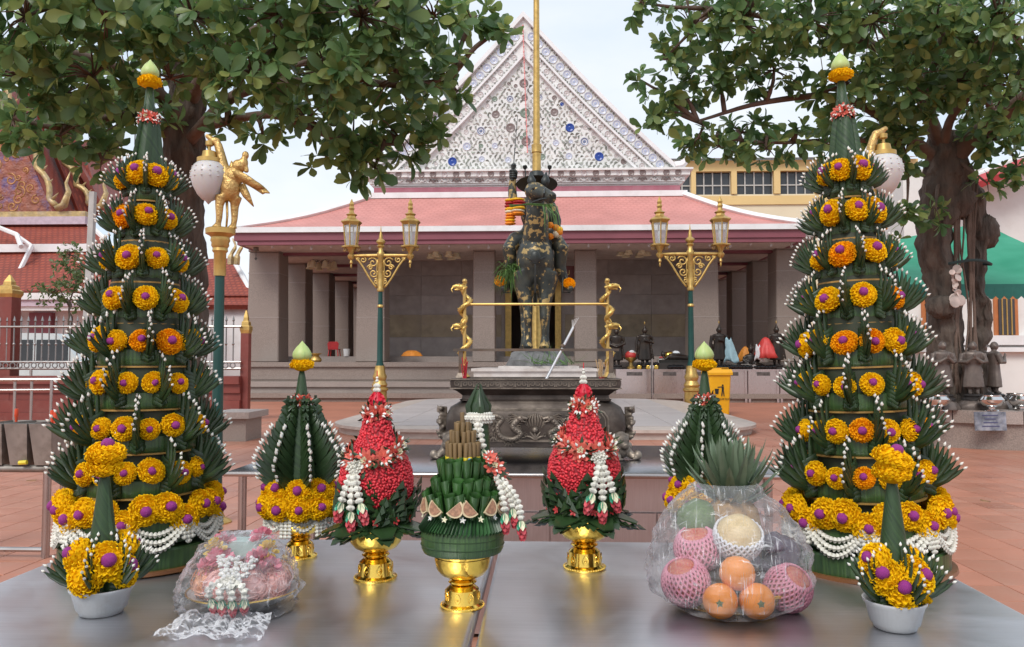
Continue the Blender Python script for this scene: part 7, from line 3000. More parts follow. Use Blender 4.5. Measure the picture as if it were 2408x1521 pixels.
MB().box(((ax0 + ax1) / 2, 15.06, az0 - .03), (ax1 - ax0, .05, .05)).build('front_bar', M_TUBE, t, smooth=False)
# white hall behind
t = empty('white_hall', (0, 0, 0), 0, 'white walled hall with red roof eave behind the green awning', 'building')
wx0 = at(2130, 760, Y=22).x
hz1 = at(2400, 395, Y=22).z
MB().box((wx0 + 6, 25, hz1 / 2), (12, 6, hz1)).build('wall', mat('hall_white', (.74, .72, .69), rough=.7, var=.06, vscale=1, dirt=(.55, .5, .45), dscale=.8, damt=.4), t, smooth=False)
for yy_, hh in ((at(2350, 800, Y=22).z, .25), (at(2350, 822, Y=22).z, .12)):
    MB().box((wx0 + 6, 21.95, yy_), (12.2, .25, hh)).build('plinth_moulding', M_WHITE, t, smooth=False)
for px in (2195, 2365):
    p = at(px, 745, Y=21.95)
    wo = MB().box((p.x, 21.98, p.z), (.62, .08, 1.15)).build('window', mat('window_orange_wood', (.48, .16, .05), rough=.5), t, smooth=False)
    MB().box((p.x, 21.93, p.z), (.42, .04, .95)).build('window_pane', mat('window_dark', (.05, .04, .04), rough=.15), wo, smooth=False)
    for q in (-1, 0, 1):
        MB().tube([(p.x + .12 * q, 21.90, p.z - .48), (p.x + .12 * q, 21.90, p.z + .48)], .018, 6).build('window_bar', mat('bar_gold', (.45, .28, .08), rough=.4), wo)
e0, e1 = at(2268, 440, Y=21), at(2480, 358, Y=21)
M_RTILE = brick_mat('red_roof_tile', (.36, .085, .05), (.32, .07, .045), (.22, .05, .035), 1.0, .25, .2, .05, rough=.55, bump=.8)
rf = MB()
rf.add([(e0.x, 21, e0.z), (e1.x, 21, e1.z), (e1.x, 28, e1.z), (e0.x, 28, e0.z)], [(0, 1, 2, 3)])
rf.build('roof', M_RTILE, t, smooth=False)
MB().tube([e0, e1], .16, 4, flat=.5).build('eave_board', mat('eave_red', (.45, .06, .07), rough=.4), t, smooth=False)
MB().tube([e0 + Vector((0, .1, .18)), e1 + Vector((0, .1, .18))], .09, 6).build('eave_trim', M_WHITE, t)
t = empty('red_stool', (at(2302, 915, Y=13.9).x, 13.9, ptop - .03), 0, 'red plastic stool behind the monk figures', 'stool')
MB().box((0, 0, .26), (.26, .26, .03)).build('seat', M_RPL, t, smooth=False)
for sx in (-1, 1):
    for sy in (-1, 1):
        MB().box((sx * .11, sy * .11, .12), (.04, .04, .25)).build('leg', M_RPL, t, smooth=False)

# ================================================================= cream building behind the pavilion
t = empty('cream_building', (0, 0, 0), 0, 'long cream building with gridded windows behind the pavilion', 'building')
BYY = 46.0
bx0, bx1 = at(1560, 400, Y=BYY).x, at(2150, 400, Y=BYY).x
bz1 = at(1750, 378, Y=BYY).z
M_CRM = mat('cream_wall', (.70, .50, .22), rough=.7, var=.05, vscale=.5)
M_CRM2 = mat('cream_wall_pale', (.72, .62, .44), rough=.7, var=.05, vscale=.5)
wz0, wz1 = at(1750, 457, Y=BYY).z, at(1750, 403, Y=BYY).z
MB().box(((bx0 + bx1) / 2, BYY + 5, wz0 / 2), (bx1 - bx0, 10, wz0)).build('wall', M_CRM2, t, smooth=False)
MB().box(((bx0 + bx1) / 2, BYY + 5.0, (wz1 + bz1) / 2), (bx1 - bx0 + .3, 10.2, bz1 - wz1)).build('parapet', M_CRM, t, smooth=False)
MB().box(((bx0 + bx1) / 2, BYY + 4.95, wz0 - .35), (bx1 - bx0 + .2, 10.1, .5)).build('sill_band', M_CRM, t, smooth=False)
MB().add([(bx0 - .5, BYY - .6, bz1 + .02), (bx1, BYY - .6, bz1 + .02), (bx1, BYY + 6, bz1 + 1.3), (bx0 - .5, BYY + 6, bz1 + 1.3)], [(0, 1, 2, 3)]).build('metal_roof', mat('pale_metal_roof', (.70, .73, .76), rough=.4, metal=.2), t, smooth=False)
M_WDK = mat('window_glass_dark', (.04, .045, .05), rough=.12, var=.4, vscale=.8)
M_MULL = mat('mullion_grey', (.45, .43, .40), rough=.5)
wpx = [(1545, 1624), (1635, 1718), (1731, 1818), (1833, 1915), (1930, 2010), (2025, 2105)]
MB().box(((bx0 + bx1) / 2, BYY + 1.2, (wz0 + wz1) / 2), (bx1 - bx0, .1, wz1 - wz0)).build('room_back', mat('room_grey', (.10, .10, .105), rough=.8), t, smooth=False)
for k, (a, b) in enumerate(wpx):
    xa, xb = at(a, 430, Y=BYY).x, at(b, 430, Y=BYY).x
    w = MB().add([(xa, BYY + .25, wz0), (xb, BYY + .25, wz0), (xb, BYY + .25, wz1), (xa, BYY + .25, wz1)], [(0, 1, 2, 3)]).build('window', M_WDK, t, smooth=False)
    for q in range(5):
        x = xa + (xb - xa) * q / 4
        MB().box((x, BYY + .2, (wz0 + wz1) / 2), (.07, .06, wz1 - wz0)).build('mullion', M_MULL, w, smooth=False)
    MB().box(((xa + xb) / 2, BYY + .205, (wz0 + wz1) / 2 - .1), (xb - xa, .05, .07)).build('transom', M_MULL, w, smooth=False)
    if k < len(wpx) - 1:
        xc = at(wpx[k + 1][0], 430, Y=BYY).x
        MB().box(((xb + xc) / 2, BYY + .12, (wz0 + wz1) / 2), (xc - xb, .5, wz1 - wz0 - .02)).build('pier', M_CRM, t, smooth=False)

# ================================================================= left side: temple hall, fence, troughs
TY = 36.0
t = empty('temple_hall', (0, 0, 0), 0, 'temple hall with stacked red tiled roofs and gilded carved gable', 'temple')


def quad(name, pts, mt, Y0_, par=t, th=.25):
    P = [at(x, y, Y=Y0_ + d) for x, y, d in pts]
    o = MB().add(P, [tuple(range(len(P)))]).build(name, mt, par, smooth=False)
    so = o.modifiers.new('t', 'SOLIDIFY')
    so.thickness = th
    so.offset = 0
    return o


M_RT2 = M_RTILE
M_LAV = mat('lavender_trim', (.50, .40, .46), rough=.6)
M_GAB = mat('carved_gable', (.30, .10, .06), rough=.5, var=.3, vscale=2.2, bump=1.0, bscale=5, bdist=.1, dirt=(.06, .09, .28), dscale=1.3, damt=.9)
quad('carved_gable', [(-90, 500, 0), (-90, 180, 0), (5, 215, 0), (128, 500, 0)], M_GAB, TY)
# raised gilded scrolls on the gable
gs = MB()
rs = random.Random(8)
for k in range(60):
    x, y = rs.uniform(-60, 110), rs.uniform(260, 490)
    if (x - 5) / 123 > (y - 215) / 285 - .12:
        continue
    p = at(x, y, Y=TY - .1)
    gs.tube([p + Vector((q[0], 0, q[2])) for q in scroll((0, 0), rs.uniform(.15, .32), 1.3, rs.choice((-1, 1)), 12, rs.uniform(0, 6))], .05, 5)
tag(gs.build('gilded_scrolls', mat('gilt_red_scroll', (.36, .17, .06), rough=.45, metal=.3, var=.4, vscale=3), t, ang=180), kind='stuff')
quad('roof', [(10, 205, -.6), (60, 210, 6), (215, 490, 6), (132, 500, -.6)], M_RT2, TY)
quad('roof', [(150, 330, 2.2), (275, 345, 9), (330, 520, 9), (255, 520, 2.2)], M_RT2, TY)
quad('roof', [(60, 200, 1.8), (150, 215, 3), (240, 505, 3), (185, 505, 1.8)], M_RT2, TY)
quad('roof', [(-80, 528, 0), (210, 528, 0), (268, 582, -2.5), (-80, 582, -2.5)], M_RT2, TY)
quad('roof', [(-80, 600, -2.5), (345, 588, -2.5), (400, 690, -5.5), (-80, 690, -5.5)], M_RT2, TY)


def barge(pts, Y, r=.13):
    P = [at(x, y, Y=Y) for x, y in pts]
    n = 40
    mb = MB()
    sp_ = spline(P, 14)
    wav = [p + Vector((.12 * math.sin(i * .9), 0, .12 * math.cos(i * .9))) for i, p in enumerate(sp_)]
    mb.tube(wav, r, 7)
    for i in range(2, len(sp_), 3):
        mb.tube([sp_[i], sp_[i] + Vector((.28, 0, .30))], [.10, .01], 5)
    e = P[-1]
    mb.tube([e, e + Vector((.35, 0, .15)), e + Vector((.55, 0, .75)), e + Vector((.42, 0, 1.15)), e + Vector((.62, 0, 1.7))], [.15, .17, .12, .07, .01], 7)
    mb.build('naga_barge_board', M_GILTW, t, ang=180)


M_GILTW = mat('weathered_gilt', (.50, .36, .16), rough=.45, metal=.35, var=.3, vscale=3, bump=.4, bscale=10, bdist=.05, dirt=(.40, .33, .30), dscale=2, damt=.6)
barge([(5, 195), (70, 340), (132, 490)], TY - .8)
barge([(110, 260), (165, 400), (222, 490)], TY + 1.6)
for y0_, y1_, mt, Y_ in ((500, 512, M_GILTW, TY - .5), (512, 528, M_LAV, TY - .6), (576, 592, M_WHITE, TY - 2.7), (690, 704, M_WHITE, TY - 5.7), (704, 720, M_LAV, TY - 5.6), (720, 730, M_WHITE, TY - 5.5)):
    a, b = at(-80, y0_, Y=Y_), at(330 if y0_ > 560 else 205, y1_, Y=Y_)
    MB().box(((a.x + b.x) / 2, Y_, (a.z + b.z) / 2), (b.x - a.x, .35, a.z - b.z)).build('cornice_band', mt, t, smooth=False)
for pts in ([(48, 560), (75, 578), (20, 690)], [(210, 528), (268, 582), (330, 690)], [(-20, 528), (40, 552), (50, 580)]):
    MB().tube([at(x, y, Y=TY - 2.6 - .8 * i) for i, (x, y) in enumerate(pts)], .10, 6).build('hip_ridge', M_WHITE, t)
a, b = at(-80, 730, Y=TY - 4.5), at(420, 860, Y=TY - 4.5)
MB().box(((a.x + b.x) / 2, TY - 4.3, a.z / 2), (b.x - a.x, .4, a.z)).build('wall', mat('hall_wall_white', (.72, .70, .69), rough=.7, var=.06), t, smooth=False)
for px in (15, 100, 300):
    p = at(px, 735, Y=TY - 4.6)
    MB().box((p.x, TY - 4.6, p.z / 2), (.9, .3, p.z)).build('pilaster', M_MAROON, t, smooth=False)
t2 = empty('small_red_hall', (0, 0, 0), 0, 'low red roofed hall seen between the bird lamp and the pavilion', 'building')
quad('roof', [(430, 615, 3), (548, 612, 3), (600, 700, 0), (430, 700, 0)], M_RT2, 38, t2)
quad('roof', [(430, 705, 0), (590, 705, 0), (600, 722, -.6), (430, 722, -.6)], M_RT2, 38, t2)
MB().tube([at(546, 610, Y=41), at(570, 650, Y=39.5), at(598, 704, Y=38)], .16, 6).build('hip_ridge', M_WHITE, t2)
a, b = at(430, 722, Y=37.8), at(610, 860, Y=37.8)
MB().box(((a.x + b.x) / 2, 37.9, a.z / 2), (b.x - a.x, .3, a.z)).build('wall', M_WHITE, t2, smooth=False)
for px, h in ((541, 60), (556, 45)):
    p = at(px, 622, Y=39)
    MB().tube(spline([p, p + Vector((.05, 0, .5)), p + Vector((.25, 0, .9)), p + Vector((.1, 0, h * .022))], 4), [.16] * 4 + [.10] * 4 + [.06] * 4 + [.01], 6).build('roof_finial', M_GILTW, t2)

# fence with spear bars on a red plinth wall
WYf = 17.0
kw = WYf / FPX
fx0, fx1 = at(-60, 880, Y=WYf).x, at(566, 880, Y=WYf).x
t = empty('red_plinth_wall', (0, 0, 0), 0, 'moulded dark red plinth wall below the steel fence', 'wall')
zz1 = at(300, 884, Y=WYf).z
M_RDW = mat('oxide_red_paint', (.20, .045, .035), rough=.45, var=.15, vscale=2, dirt=(.26, .12, .10), dscale=3, damt=.4)
for z0, z1, off in ((0, .16, .14), (.16, zz1 * .45, .06), (zz1 * .45, zz1 * .62, 0.0), (zz1 * .62, zz1 * .82, .05), (zz1 * .82, zz1, .12)):
    MB().box(((fx0 + fx1) / 2, WYf + .2, (z0 + z1) / 2), (fx1 - fx0, .4 + 2 * off, z1 - z0 - .002)).build('course', M_RDW, t, smooth=False)
t = empty('steel_fence', (0, 0, 0), 0, 'stainless steel fence with spear tipped bars on the red wall', 'fence')
zt_, zb_ = at(300, 768, Y=WYf).z, at(300, 850, Y=WYf).z
n = int((fx1 - fx0) / .155)
bar = MB().tube([(0, 0, zb_), (0, 0, zt_ + .10)], .016, 6)
bar.lathe([(.008, zt_ + .10), (.030, zt_ + .13), (.002, zt_ + .24)], 8)
bar.lathe([(.017, (zt_ + zb_) / 2 - .03), (.03, (zt_ + zb_) / 2), (.017, (zt_ + zb_) / 2 + .03)], 8, caps=False)
M_FSTEEL = mat('fence_steel', (.30, .28, .27), rough=.3, metal=.9, var=.1)
BAR = bar.mesh('bar', M_FSTEEL)
ringm = MB().tube([(.055 * math.cos(2 * PI * q / 14), 0, .055 * math.sin(2 * PI * q / 14)) for q in range(15)], .014, 6, caps=False).mesh('ring', M_FSTEEL)
for k in range(n):
    x = fx0 + (k + .5) * .155
    inst('bar', BAR, t, (x, WYf, 0))
    inst('ring', ringm, t, (x, WYf - .02, zb_ - .08))
for z in (zt_, zb_ - .01, zb_ - .15):
    MB().tube([(fx0, WYf, z), (fx1, WYf, z)], .028, 8).build('rail', M_FSTEEL, t)
k = 0
while fx0 + k < fx1:
    MB().tube([(fx0 + k, WYf, zz1), (fx0 + k, WYf, zb_ - .15)], .03, 8).build('post', M_TUBE, t)
    k += 1.25
for px, lab, wd in ((6, 'oxide red gate pillar with stepped gold cap at the far left edge', .32), (571, 'slim oxide red fence pillar with gold cap beside the pavilion', .17)):
    b = at(px, 880, Y=WYf)
    zt2 = at(px, 690 if px < 100 else 775, Y=WYf).z
    t = empty('gate_pillar', (b.x, WYf, 0), 0, lab, 'pillar', 'red pillars with gold caps')
    MB().box((0, .15, zt2 / 2), (wd, wd, zt2)).build('shaft', M_RDW, t, smooth=False)
    MB().lathe([(wd * .62, zt2 - .28), (wd * .66, zt2 - .1), (wd * .85, zt2), (wd * .85, zt2 + .07), (wd * .65, zt2 + .1), (wd * .6, zt2 + .17), (wd * .4, zt2 + .2), (wd * .36, zt2 + .27), (.02, zt2 + .42)], 4, c=(0, .15, 0), ph=PI / 4).build('gold_cap', M_GOLD, t, smooth=False)
# queue rail in front of the wall
t = empty('hand_rail', (0, 0, 0), 0, 'stainless hand rail standing before the red wall', 'rail')
ry = 12.6
rzz = at(60, 892, Y=ry).z
MB().tube([(at(-60, 897, Y=ry - .4).x, ry - .4, rzz), (at(155, 888, Y=ry).x, ry, rzz)], .028, 8).build('top_tube', M_TUBE, t)
MB().tube([(at(-60, 897, Y=ry - .4).x, ry - .4, rzz - .16), (at(155, 888, Y=ry).x, ry, rzz - .16)], .016, 8).build('lower_tube', M_TUBE, t)
for px in (45, 84, 130):
    x = at(px, 900, Y=ry).x
    MB().tube([(x, ry - .1, 0), (x, ry - .1, rzz)], .022, 8).build('post', M_TUBE, t)

# candle troughs on a steel rack
M_TRO = mat('soot_steel', (.34, .31, .28), rough=.55, metal=.6, var=.3, vscale=5, dirt=(.10, .08, .06), dscale=4, damt=.6)
ry = 5.15
zt3 = at(80, 992, Y=ry).z
zb3 = at(80, 1088, Y=ry).z
for px0, px1, lab in ((-70, -12, 'outer'), (-8, 42, 'soot stained steel candle trough at the picture edge'), (48, 100, 'soot stained steel candle trough with a yellow candle end below'), (104, 156, 'soot stained steel candle trough nearest the left tiered tower')):
    x0, x1 = at(px0, 990, Y=ry).x, at(px1, 990, Y=ry).x
    if lab == 'outer':
        continue
    t = empty('candle_trough', ((x0 + x1) / 2, ry, zb3), 0, lab, 'candle trough', 'steel candle troughs')
    h = zt3 - zb3
    w = x1 - x0
    bm_ = MB()
    o_, i_ = [], []
    for zq, f in ((0, .74), (h, 1.0)):
        o_ += [(-w / 2 * f, -.16 * f, zq), (w / 2 * f, -.16 * f, zq), (w / 2 * f, .16 * f, zq), (-w / 2 * f, .16 * f, zq)]
    bm_.add(o_, [(0, 3, 2, 1), (0, 1, 5, 4), (1, 2, 6, 5), (2, 3, 7, 6), (3, 0, 4, 7)])
    ob = bm_.build('trough', M_TRO, t, smooth=False)
    so = ob.modifiers.new('t', 'SOLIDIFY')
    so.thickness = .008
    MB().box((0, 0, h * .8), (w * .9, .27, .01)).build('sand', M_ASH, t, smooth=False)
t = empty('trough_rack', (0, 0, 0), 0, 'tubular steel rack carrying the candle troughs', 'rack')
x0, x1 = at(-120, 1095, Y=ry).x, at(132, 1095, Y=ry).x
for dy in (-.09, .09):
    MB().tube([(x0, ry + dy, zb3 - .025), (x1 + .05, ry + dy, zb3 - .025)], .024, 10).build('rail', M_TRO, t)
    MB().tube([(x1, ry + dy, 0), (x1, ry + dy, zb3 - .03)], .024, 10).build('leg', M_TUBE, t)
    MB().tube([(x0, ry + dy, 0), (x0, ry + dy, zb3 - .03)], .024, 10).build('leg', M_TUBE, t)
MB().tube([(x0, ry - .09, .06), (x1, ry - .09, .06)], .016, 8).build('stretcher', M_TUBE, t)
M_CAN = mat('red_candle', (.75, .09, .035), rough=.45, var=.15, sss=.1)
for px, py, h, lab in ((38, 992, .085, 'short red candle standing alone in the middle trough'), (122, 990, .07, 'red candle, the left one of a pair in the end trough'), (129, 990, .06, 'red candle, the right one of a pair in the end trough')):
    p = at(px, py, Y=ry)
    t = empty('candle', (p.x, ry, p.z - .02), 0, lab, 'candle', 'red candles')
    MB().lathe([(.008, 0), (.0085, h * .6), (.012, h * .65), (.011, h + .02), (.002, h + .022)], 10).build('wax', M_CAN, t)
    MB().tube([(0, 0, h + .02), (.002, 0, h + .034)], .0015, 4).build('wick', M_BLK, t)
p = at(45, 1088, Y=ry - .14)
tag(MB().tube([(0, 0, 0), (.05, 0, .004)], .014, 8).build('candle_end', mat('yellow_wax', (.75, .62, .05), rough=.4), loc=p), 'yellow candle end lying under the middle trough', 'candle')
# granite bench behind the left tower
bb = at(540, 1040, z=0)
t = empty('granite_bench', (bb.x, bb.y + .4, 0), 0, 'low polished granite bench behind the left tiered tower', 'bench')
zq = at(540, 966, Y=bb.y + .3).z
MB().box((0, 0, zq - .05), (.62, .9, .10)).build('seat_slab', M_GRANL, t, smooth=False)
MB().box((0, 0, (zq - .1) / 2), (.46, .7, zq - .1)).build('block', M_GRAN, t, smooth=False)
# brown stool behind the table
sp0 = at(545, 1256, Y=2.75)
t = empty('brown_stool', (sp0.x, 2.75, 0), 0, 'round brown stool just behind the front table', 'stool')
M_BRW = mat('brown_lacquer', (.10, .045, .03), rough=.22, var=.15, vscale=4)
MB().lathe([(.02, sp0.z - .02), (.07, sp0.z - .02), (.078, sp0.z - .008), (.075, sp0.z), (.065, sp0.z - .004), (.01, sp0.z - .006)], 32).build('seat', M_BRW, t)
for q in range(4):
    a = PI / 4 + PI / 2 * q
    MB().tube([(.06 * math.cos(a), .06 * math.sin(a), sp0.z - .02), (.10 * math.cos(a), .10 * math.sin(a), 0)], .010, 8).build('leg', M_BRW, t)
# concrete pole, parked van
pp_ = at(200, 720, Y=24)
tag(MB().box((pp_.x + .05, 24, 3.1), (.22, .22, 6.2), top=(.7, .7)).build('concrete_pole', mat('concrete', (.42, .40, .38), rough=.85, var=.15, vscale=3), smooth=False), 'leaning grey concrete pole before the temple roofs', 'pole')
bpy.data.objects['concrete_pole'].rotation_euler.y = R(1.0)
vp = at(95, 850, Y=20.5)
t = empty('parked_van', (vp.x, 20.5, 0), 0, 'pale van parked behind the steel fence', 'van')
M_VAN = mat('van_pale', (.58, .64, .64), rough=.25, var=.05, coat=.5)
sec = [(-2.3, .35), (2.3, .35), (2.35, .9), (2.2, 1.1), (1.55, 1.25), (.95, 1.95), (-2.1, 2.0), (-2.3, 1.7)]
MB().prism([(x, z) for x, z in sec], 1.75, M=Matrix(((1, 0, 0, 0), (0, 0, 1, -.87), (0, 1, 0, 0), (0, 0, 0, 1)))).build('body', M_VAN, t, smooth=False)
for x0, x1 in ((-1.95, -.75), (-.65, .35), (.45, 1.25)):
    MB().box(((x0 + x1) / 2, -.875, 1.52), (x1 - x0, .02, .55)).build('window', M_WDK, t, smooth=False)
for x in (-1.5, 1.5):
    w = MB().lathe([(.2, -.1), (.34, -.1), (.34, .1), (.2, .1)], 20, M=Matrix.Rotation(PI / 2, 3, 'X'), c=(x, -.82, .34)).build('wheel', M_BLK, t)
    MB().lathe([(.02, -.11), (.2, -.11), (.2, .05)], 16, M=Matrix.Rotation(PI / 2, 3, 'X'), c=(x, -.82, .34)).build('rim', M_TUBE, w)
# ================================================================= trees
def leaf_material(name, c0, c1, c2):
    m = bpy.data.materials.new(name)
    m.use_nodes = True
    N, L = m.node_tree.nodes, m.node_tree.links
    b = N['Principled BSDF']
    g = N.new('ShaderNodeNewGeometry')
    rp = N.new('ShaderNodeValToRGB')
    e = rp.color_ramp.elements
    e[0].position, e[0].color = 0, (*c0, 1)
    e[1].position, e[1].color = 1, (*c2, 1)
    x = e.new(.6)
    x.color = (*c1, 1)
    L.new(g.outputs['Random Per Island'], rp.inputs['Fac'])
    L.new(rp.outputs['Color'], b.inputs['Base Color'])
    b.inputs['Roughness'].default_value = .38
    b.inputs['Specular IOR Level'].default_value = .5
    tr = N.new('ShaderNodeBsdfTranslucent')
    hs = N.new('ShaderNodeHueSaturation')
    hs.inputs['Value'].default_value = 1.5
    L.new(rp.outputs['Color'], hs.inputs['Color'])
    L.new(hs.outputs['Color'], tr.inputs['Color'])
    ms = N.new('ShaderNodeMixShader')
    ms.inputs[0].default_value = .42
    L.new(b.outputs[0], ms.inputs[1])
    L.new(tr.outputs[0], ms.inputs[2])
    L.new(ms.outputs[0], N['Material Output'].inputs['Surface'])
    return m


M_TLEAF = leaf_material('almond_leaf', (.062, .130, .048), (.125, .220, .075), (.27, .33, .10))
M_BARK = mat('bark_brown', (.085, .064, .050), rough=.9, var=.5, vscale=9, bump=1.0, bscale=18, bdist=.05, stretch=(1, 1, .25), dirt=(.15, .12, .10), dscale=3, damt=.5)
M_BARKL = mat('limb_bark', (.14, .095, .072), rough=.85, var=.25, vscale=5, bump=.5, bscale=16, bdist=.03, dirt=(.09, .055, .04), dscale=2, damt=.5)
LT = np.array([(0, 0, 0), (.32, .13, .02), (.32, 0, -.02), (.32, -.13, .02), (.62, .235, .02), (.62, 0, -.025), (.62, -.235, .02), (.86, .20, -.01), (.86, 0, -.05), (.86, -.20, -.01), (1.0, .03, -.09), (1.0, -.03, -.09)])
LF = [(0, 2, 1), (0, 3, 2), (1, 2, 5, 4), (2, 3, 6, 5), (4, 5, 8, 7), (5, 6, 9, 8), (7, 8, 11, 10), (8, 9, 11)]


def crown_mesh(name, ros, L0, seed, mt, nl=(6, 9), droop=.35):
    rg = np.random.default_rng(seed)
    V, F = [], []
    off = 0
    for c, ax in ros:
        ax = np.array(ax) / (np.linalg.norm(ax) + 1e-9)
        u = np.cross(ax, [0, 0, 1.0])
        if np.linalg.norm(u) < .1:
            u = np.cross(ax, [1.0, 0, 0])
        u /= np.linalg.norm(u)
        w = np.cross(ax, u)
        n = rg.integers(*nl)
        ph = rg.uniform(0, 6.28)
        for k in range(n):
            a = ph + 2.4 * k
            sp_ = rg.uniform(.35, 1.15)
            d = (u * math.cos(a) + w * math.sin(a)) * sp_ + ax * (1.15 - sp_ * .75)
            d[2] -= droop * rg.uniform(.2, 1.3)
            d /= np.linalg.norm(d)
            s_ = np.cross(d, ax + rg.normal(0, .35, 3))
            s_ /= (np.linalg.norm(s_) + 1e-9)
            nn = np.cross(s_, d)
            L_ = L0 * rg.uniform(.42, 1.18)
            curl = rg.uniform(.3, 1.6)
            P = c + np.outer(LT[:, 0] * L_, d) + np.outer(LT[:, 1] * L_ * rg.uniform(.85, 1.15), s_) + np.outer((LT[:, 2] * curl - .10 * curl * LT[:, 0] ** 2) * L_, nn)
            V.append(P)
            for f in LF:
                F.append(tuple(i + off for i in f))
            off += len(LT)
    me = bpy.data.meshes.new(name)
    me.from_pydata(np.concatenate(V).tolist(), [], F)
    me.materials.append(mt)
    me.polygons.foreach_set('use_smooth', [True] * len(F))
    me.update()
    return me


def clump_rosettes(clumps, dens, seed, depth=.9):
    rs = random.Random(seed)
    out, cen = [], []
    for px, py, Y, rx, ry in clumps:
        c = at(px, py, Y=Y)
        k = Y / FPX
        R_ = Vector((rx * k, max(rx, ry) * k * depth, ry * k))
        cen.append((c, R_))
        n = max(3, int(rx * ry * k * k * dens))
        for _ in range(n):
            d = Vector((rs.gauss(0, 1), rs.gauss(0, 1), rs.gauss(0, 1))).normalized()
            r = rs.random() ** .42
            p = c + Vector((d.x * R_.x, d.y * R_.y, d.z * R_.z)) * r
            ax = d * .7 + Vector((rs.uniform(-.4, .4), rs.uniform(-.7, .1), rs.uniform(-.1, .7)))
            out.append((np.array(p), tuple(ax)))
    return out, cen


def build_tree(name, label, base, trunks, limbs, clumps, dens, L0, seed, depth=.9, twig=True, mt=M_TLEAF):
    t = empty(name, base, 0, label, 'tree')
    bx = Vector(base)
    ros, cen = clump_rosettes(clumps, dens, seed, depth)
    me = crown_mesh('crown', [(p - np.array(bx), a) for p, a in ros], L0, seed, mt)
    inst('crown', me, t)
    for path, rad in trunks:
        sp_ = spline([Vector(p) - bx for p in path], 14)
        n = len(sp_)
        rr = [float(np.interp(i / (n - 1), np.linspace(0, 1, len(rad)), rad)) * (1 + .10 * mnoise.noise(Vector((i * .6, seed, 0)))) for i in range(n)]
        mb = MB()
        mb.tube(sp_, rr, 40)
        mb.v = [Vector(v) + Vector((mnoise.noise(Vector(v) * 5), mnoise.noise(Vector(v) * 5 + Vector((9, 0, 0))), 0)) * .06 + Vector((mnoise.noise(Vector((v[0] * 16, v[1] * 16, v[2] * 4))), mnoise.noise(Vector((v[0] * 16, v[1] * 16 + 5, v[2] * 4))), 0)) * .045 for v in mb.v]
        mb.build('trunk', M_BARK, t, ang=180)
    ends = []
    for path, rad in limbs:
        sp_ = spline([Vector(p) - bx for p in path], 5)
        n = len(sp_)
        ends += sp_
        MB().tube(sp_, [.62 * (rad[0] + (rad[1] - rad[0]) * i / (n - 1)) for i in range(n)], 10).build('limb', M_BARKL, t, ang=180)
    if twig:
        rs = random.Random(seed)
        for c, R_ in cen:
            c = c - bx
            q = min(ends, key=lambda e: (e - c).length) if ends else Vector((0, 0, 3))
            if (q - c).length < 3.5:
                m1 = q.lerp(c, .5) + Vector((rs.uniform(-.1, .1), rs.uniform(-.1, .1), rs.uniform(0, .15)))
                MB().tube(spline([q, m1, c], 4), [.035] * 3 + [.025] * 3 + [.018] * 2 + [.012], 6).build('branch', M_BARKL, t, ang=180)
        tw = MB()
        for p, a in ros[::2]:
            p = Vector(p) - bx
            c = min(((cc - bx) for cc, _ in cen), key=lambda e: (e - p).length)
            tw.tube([c, c.lerp(p, .5) + Vector((0, 0, .03)), p], [.012, .008, .004], 4)
        tag(tw.build('twigs', M_BARKL, t, ang=180), kind='stuff')
    return t


LC = [(60, 40, 7, 120, 110), (250, 40, 7, 150, 110), (450, 40, 7, 150, 110), (650, 40, 7, 150, 110), (850, 40, 7, 150, 110), (1020, 40, 7.4, 100, 90), (1110, 50, 8, 60, 60), (700, -60, 7, 300, 80), (200, -60, 7, 300, 80),
      (50, 180, 7.5, 110, 90), (220, 180, 7.5, 120, 90), (400, 185, 7.6, 120, 80), (590, 170, 7, 120, 80), (770, 180, 7, 140, 100), (930, 180, 7.5, 120, 110), (1035, 165, 8, 60, 60),
      (30, 285, 8, 50, 60), (140, 320, 8, 100, 70), (240, 375, 8, 60, 45), (320, 280, 8.6, 100, 80), (530, 290, 8.6, 60, 45), (620, 325, 8.6, 50, 30), (720, 280, 8, 100, 65), (830, 320, 8, 100, 75), (930, 315, 8, 90, 80),
      (1005, 290, 8, 50, 60), (760, 385, 8, 40, 35), (880, 395, 8, 45, 35), (830, 420, 8, 25, 20), (1075, 215, 8.2, 25, 20), (400, 90, 9.5, 350, 110), (800, 150, 9.5, 250, 120), (150, 220, 9.5, 200, 120), (1175, 75, 8, 22, 16)]
tb = at(432, 850, Y=9.2)
tb.z = 0
W = lambda px, py, Y: at(px, py, Y=Y)
build_tree('shade_tree', 'large broad leaved tree arching over the left tiered tower', tb,
           [([(tb.x, 9.2, 0), W(440, 760, 9.2), W(436, 480, 9.2), W(430, 330, 9.2), W(440, 230, 9.1), W(420, 120, 9.0)], [.26, .22, .20, .22, .20, .12])],
           [([W(440, 300, 9.1), W(350, 200, 8.6), W(180, 130, 8.0), W(-20, 110, 7.6)], (.13, .06)), ([W(440, 250, 9.1), W(520, 120, 8.4), W(700, 40, 7.6), W(900, 20, 7.4)], (.14, .05)),
            ([W(445, 330, 9.1), W(560, 220, 8.6), W(760, 190, 8), W(960, 200, 7.8), W(1060, 180, 8)], (.12, .03)), ([W(430, 330, 9.1), W(380, 230, 8.9), W(350, 120, 8.2), W(300, 20, 7.6)], (.12, .05)),
            ([W(425, 300, 9.1), W(300, 270, 8.7), W(150, 300, 8.2), W(40, 280, 8)], (.09, .03)), ([W(470, 300, 9.0), W(640, 270, 8.4), W(800, 330, 8), W(930, 340, 8)], (.09, .025))],
           LC, 175, .20, 3)
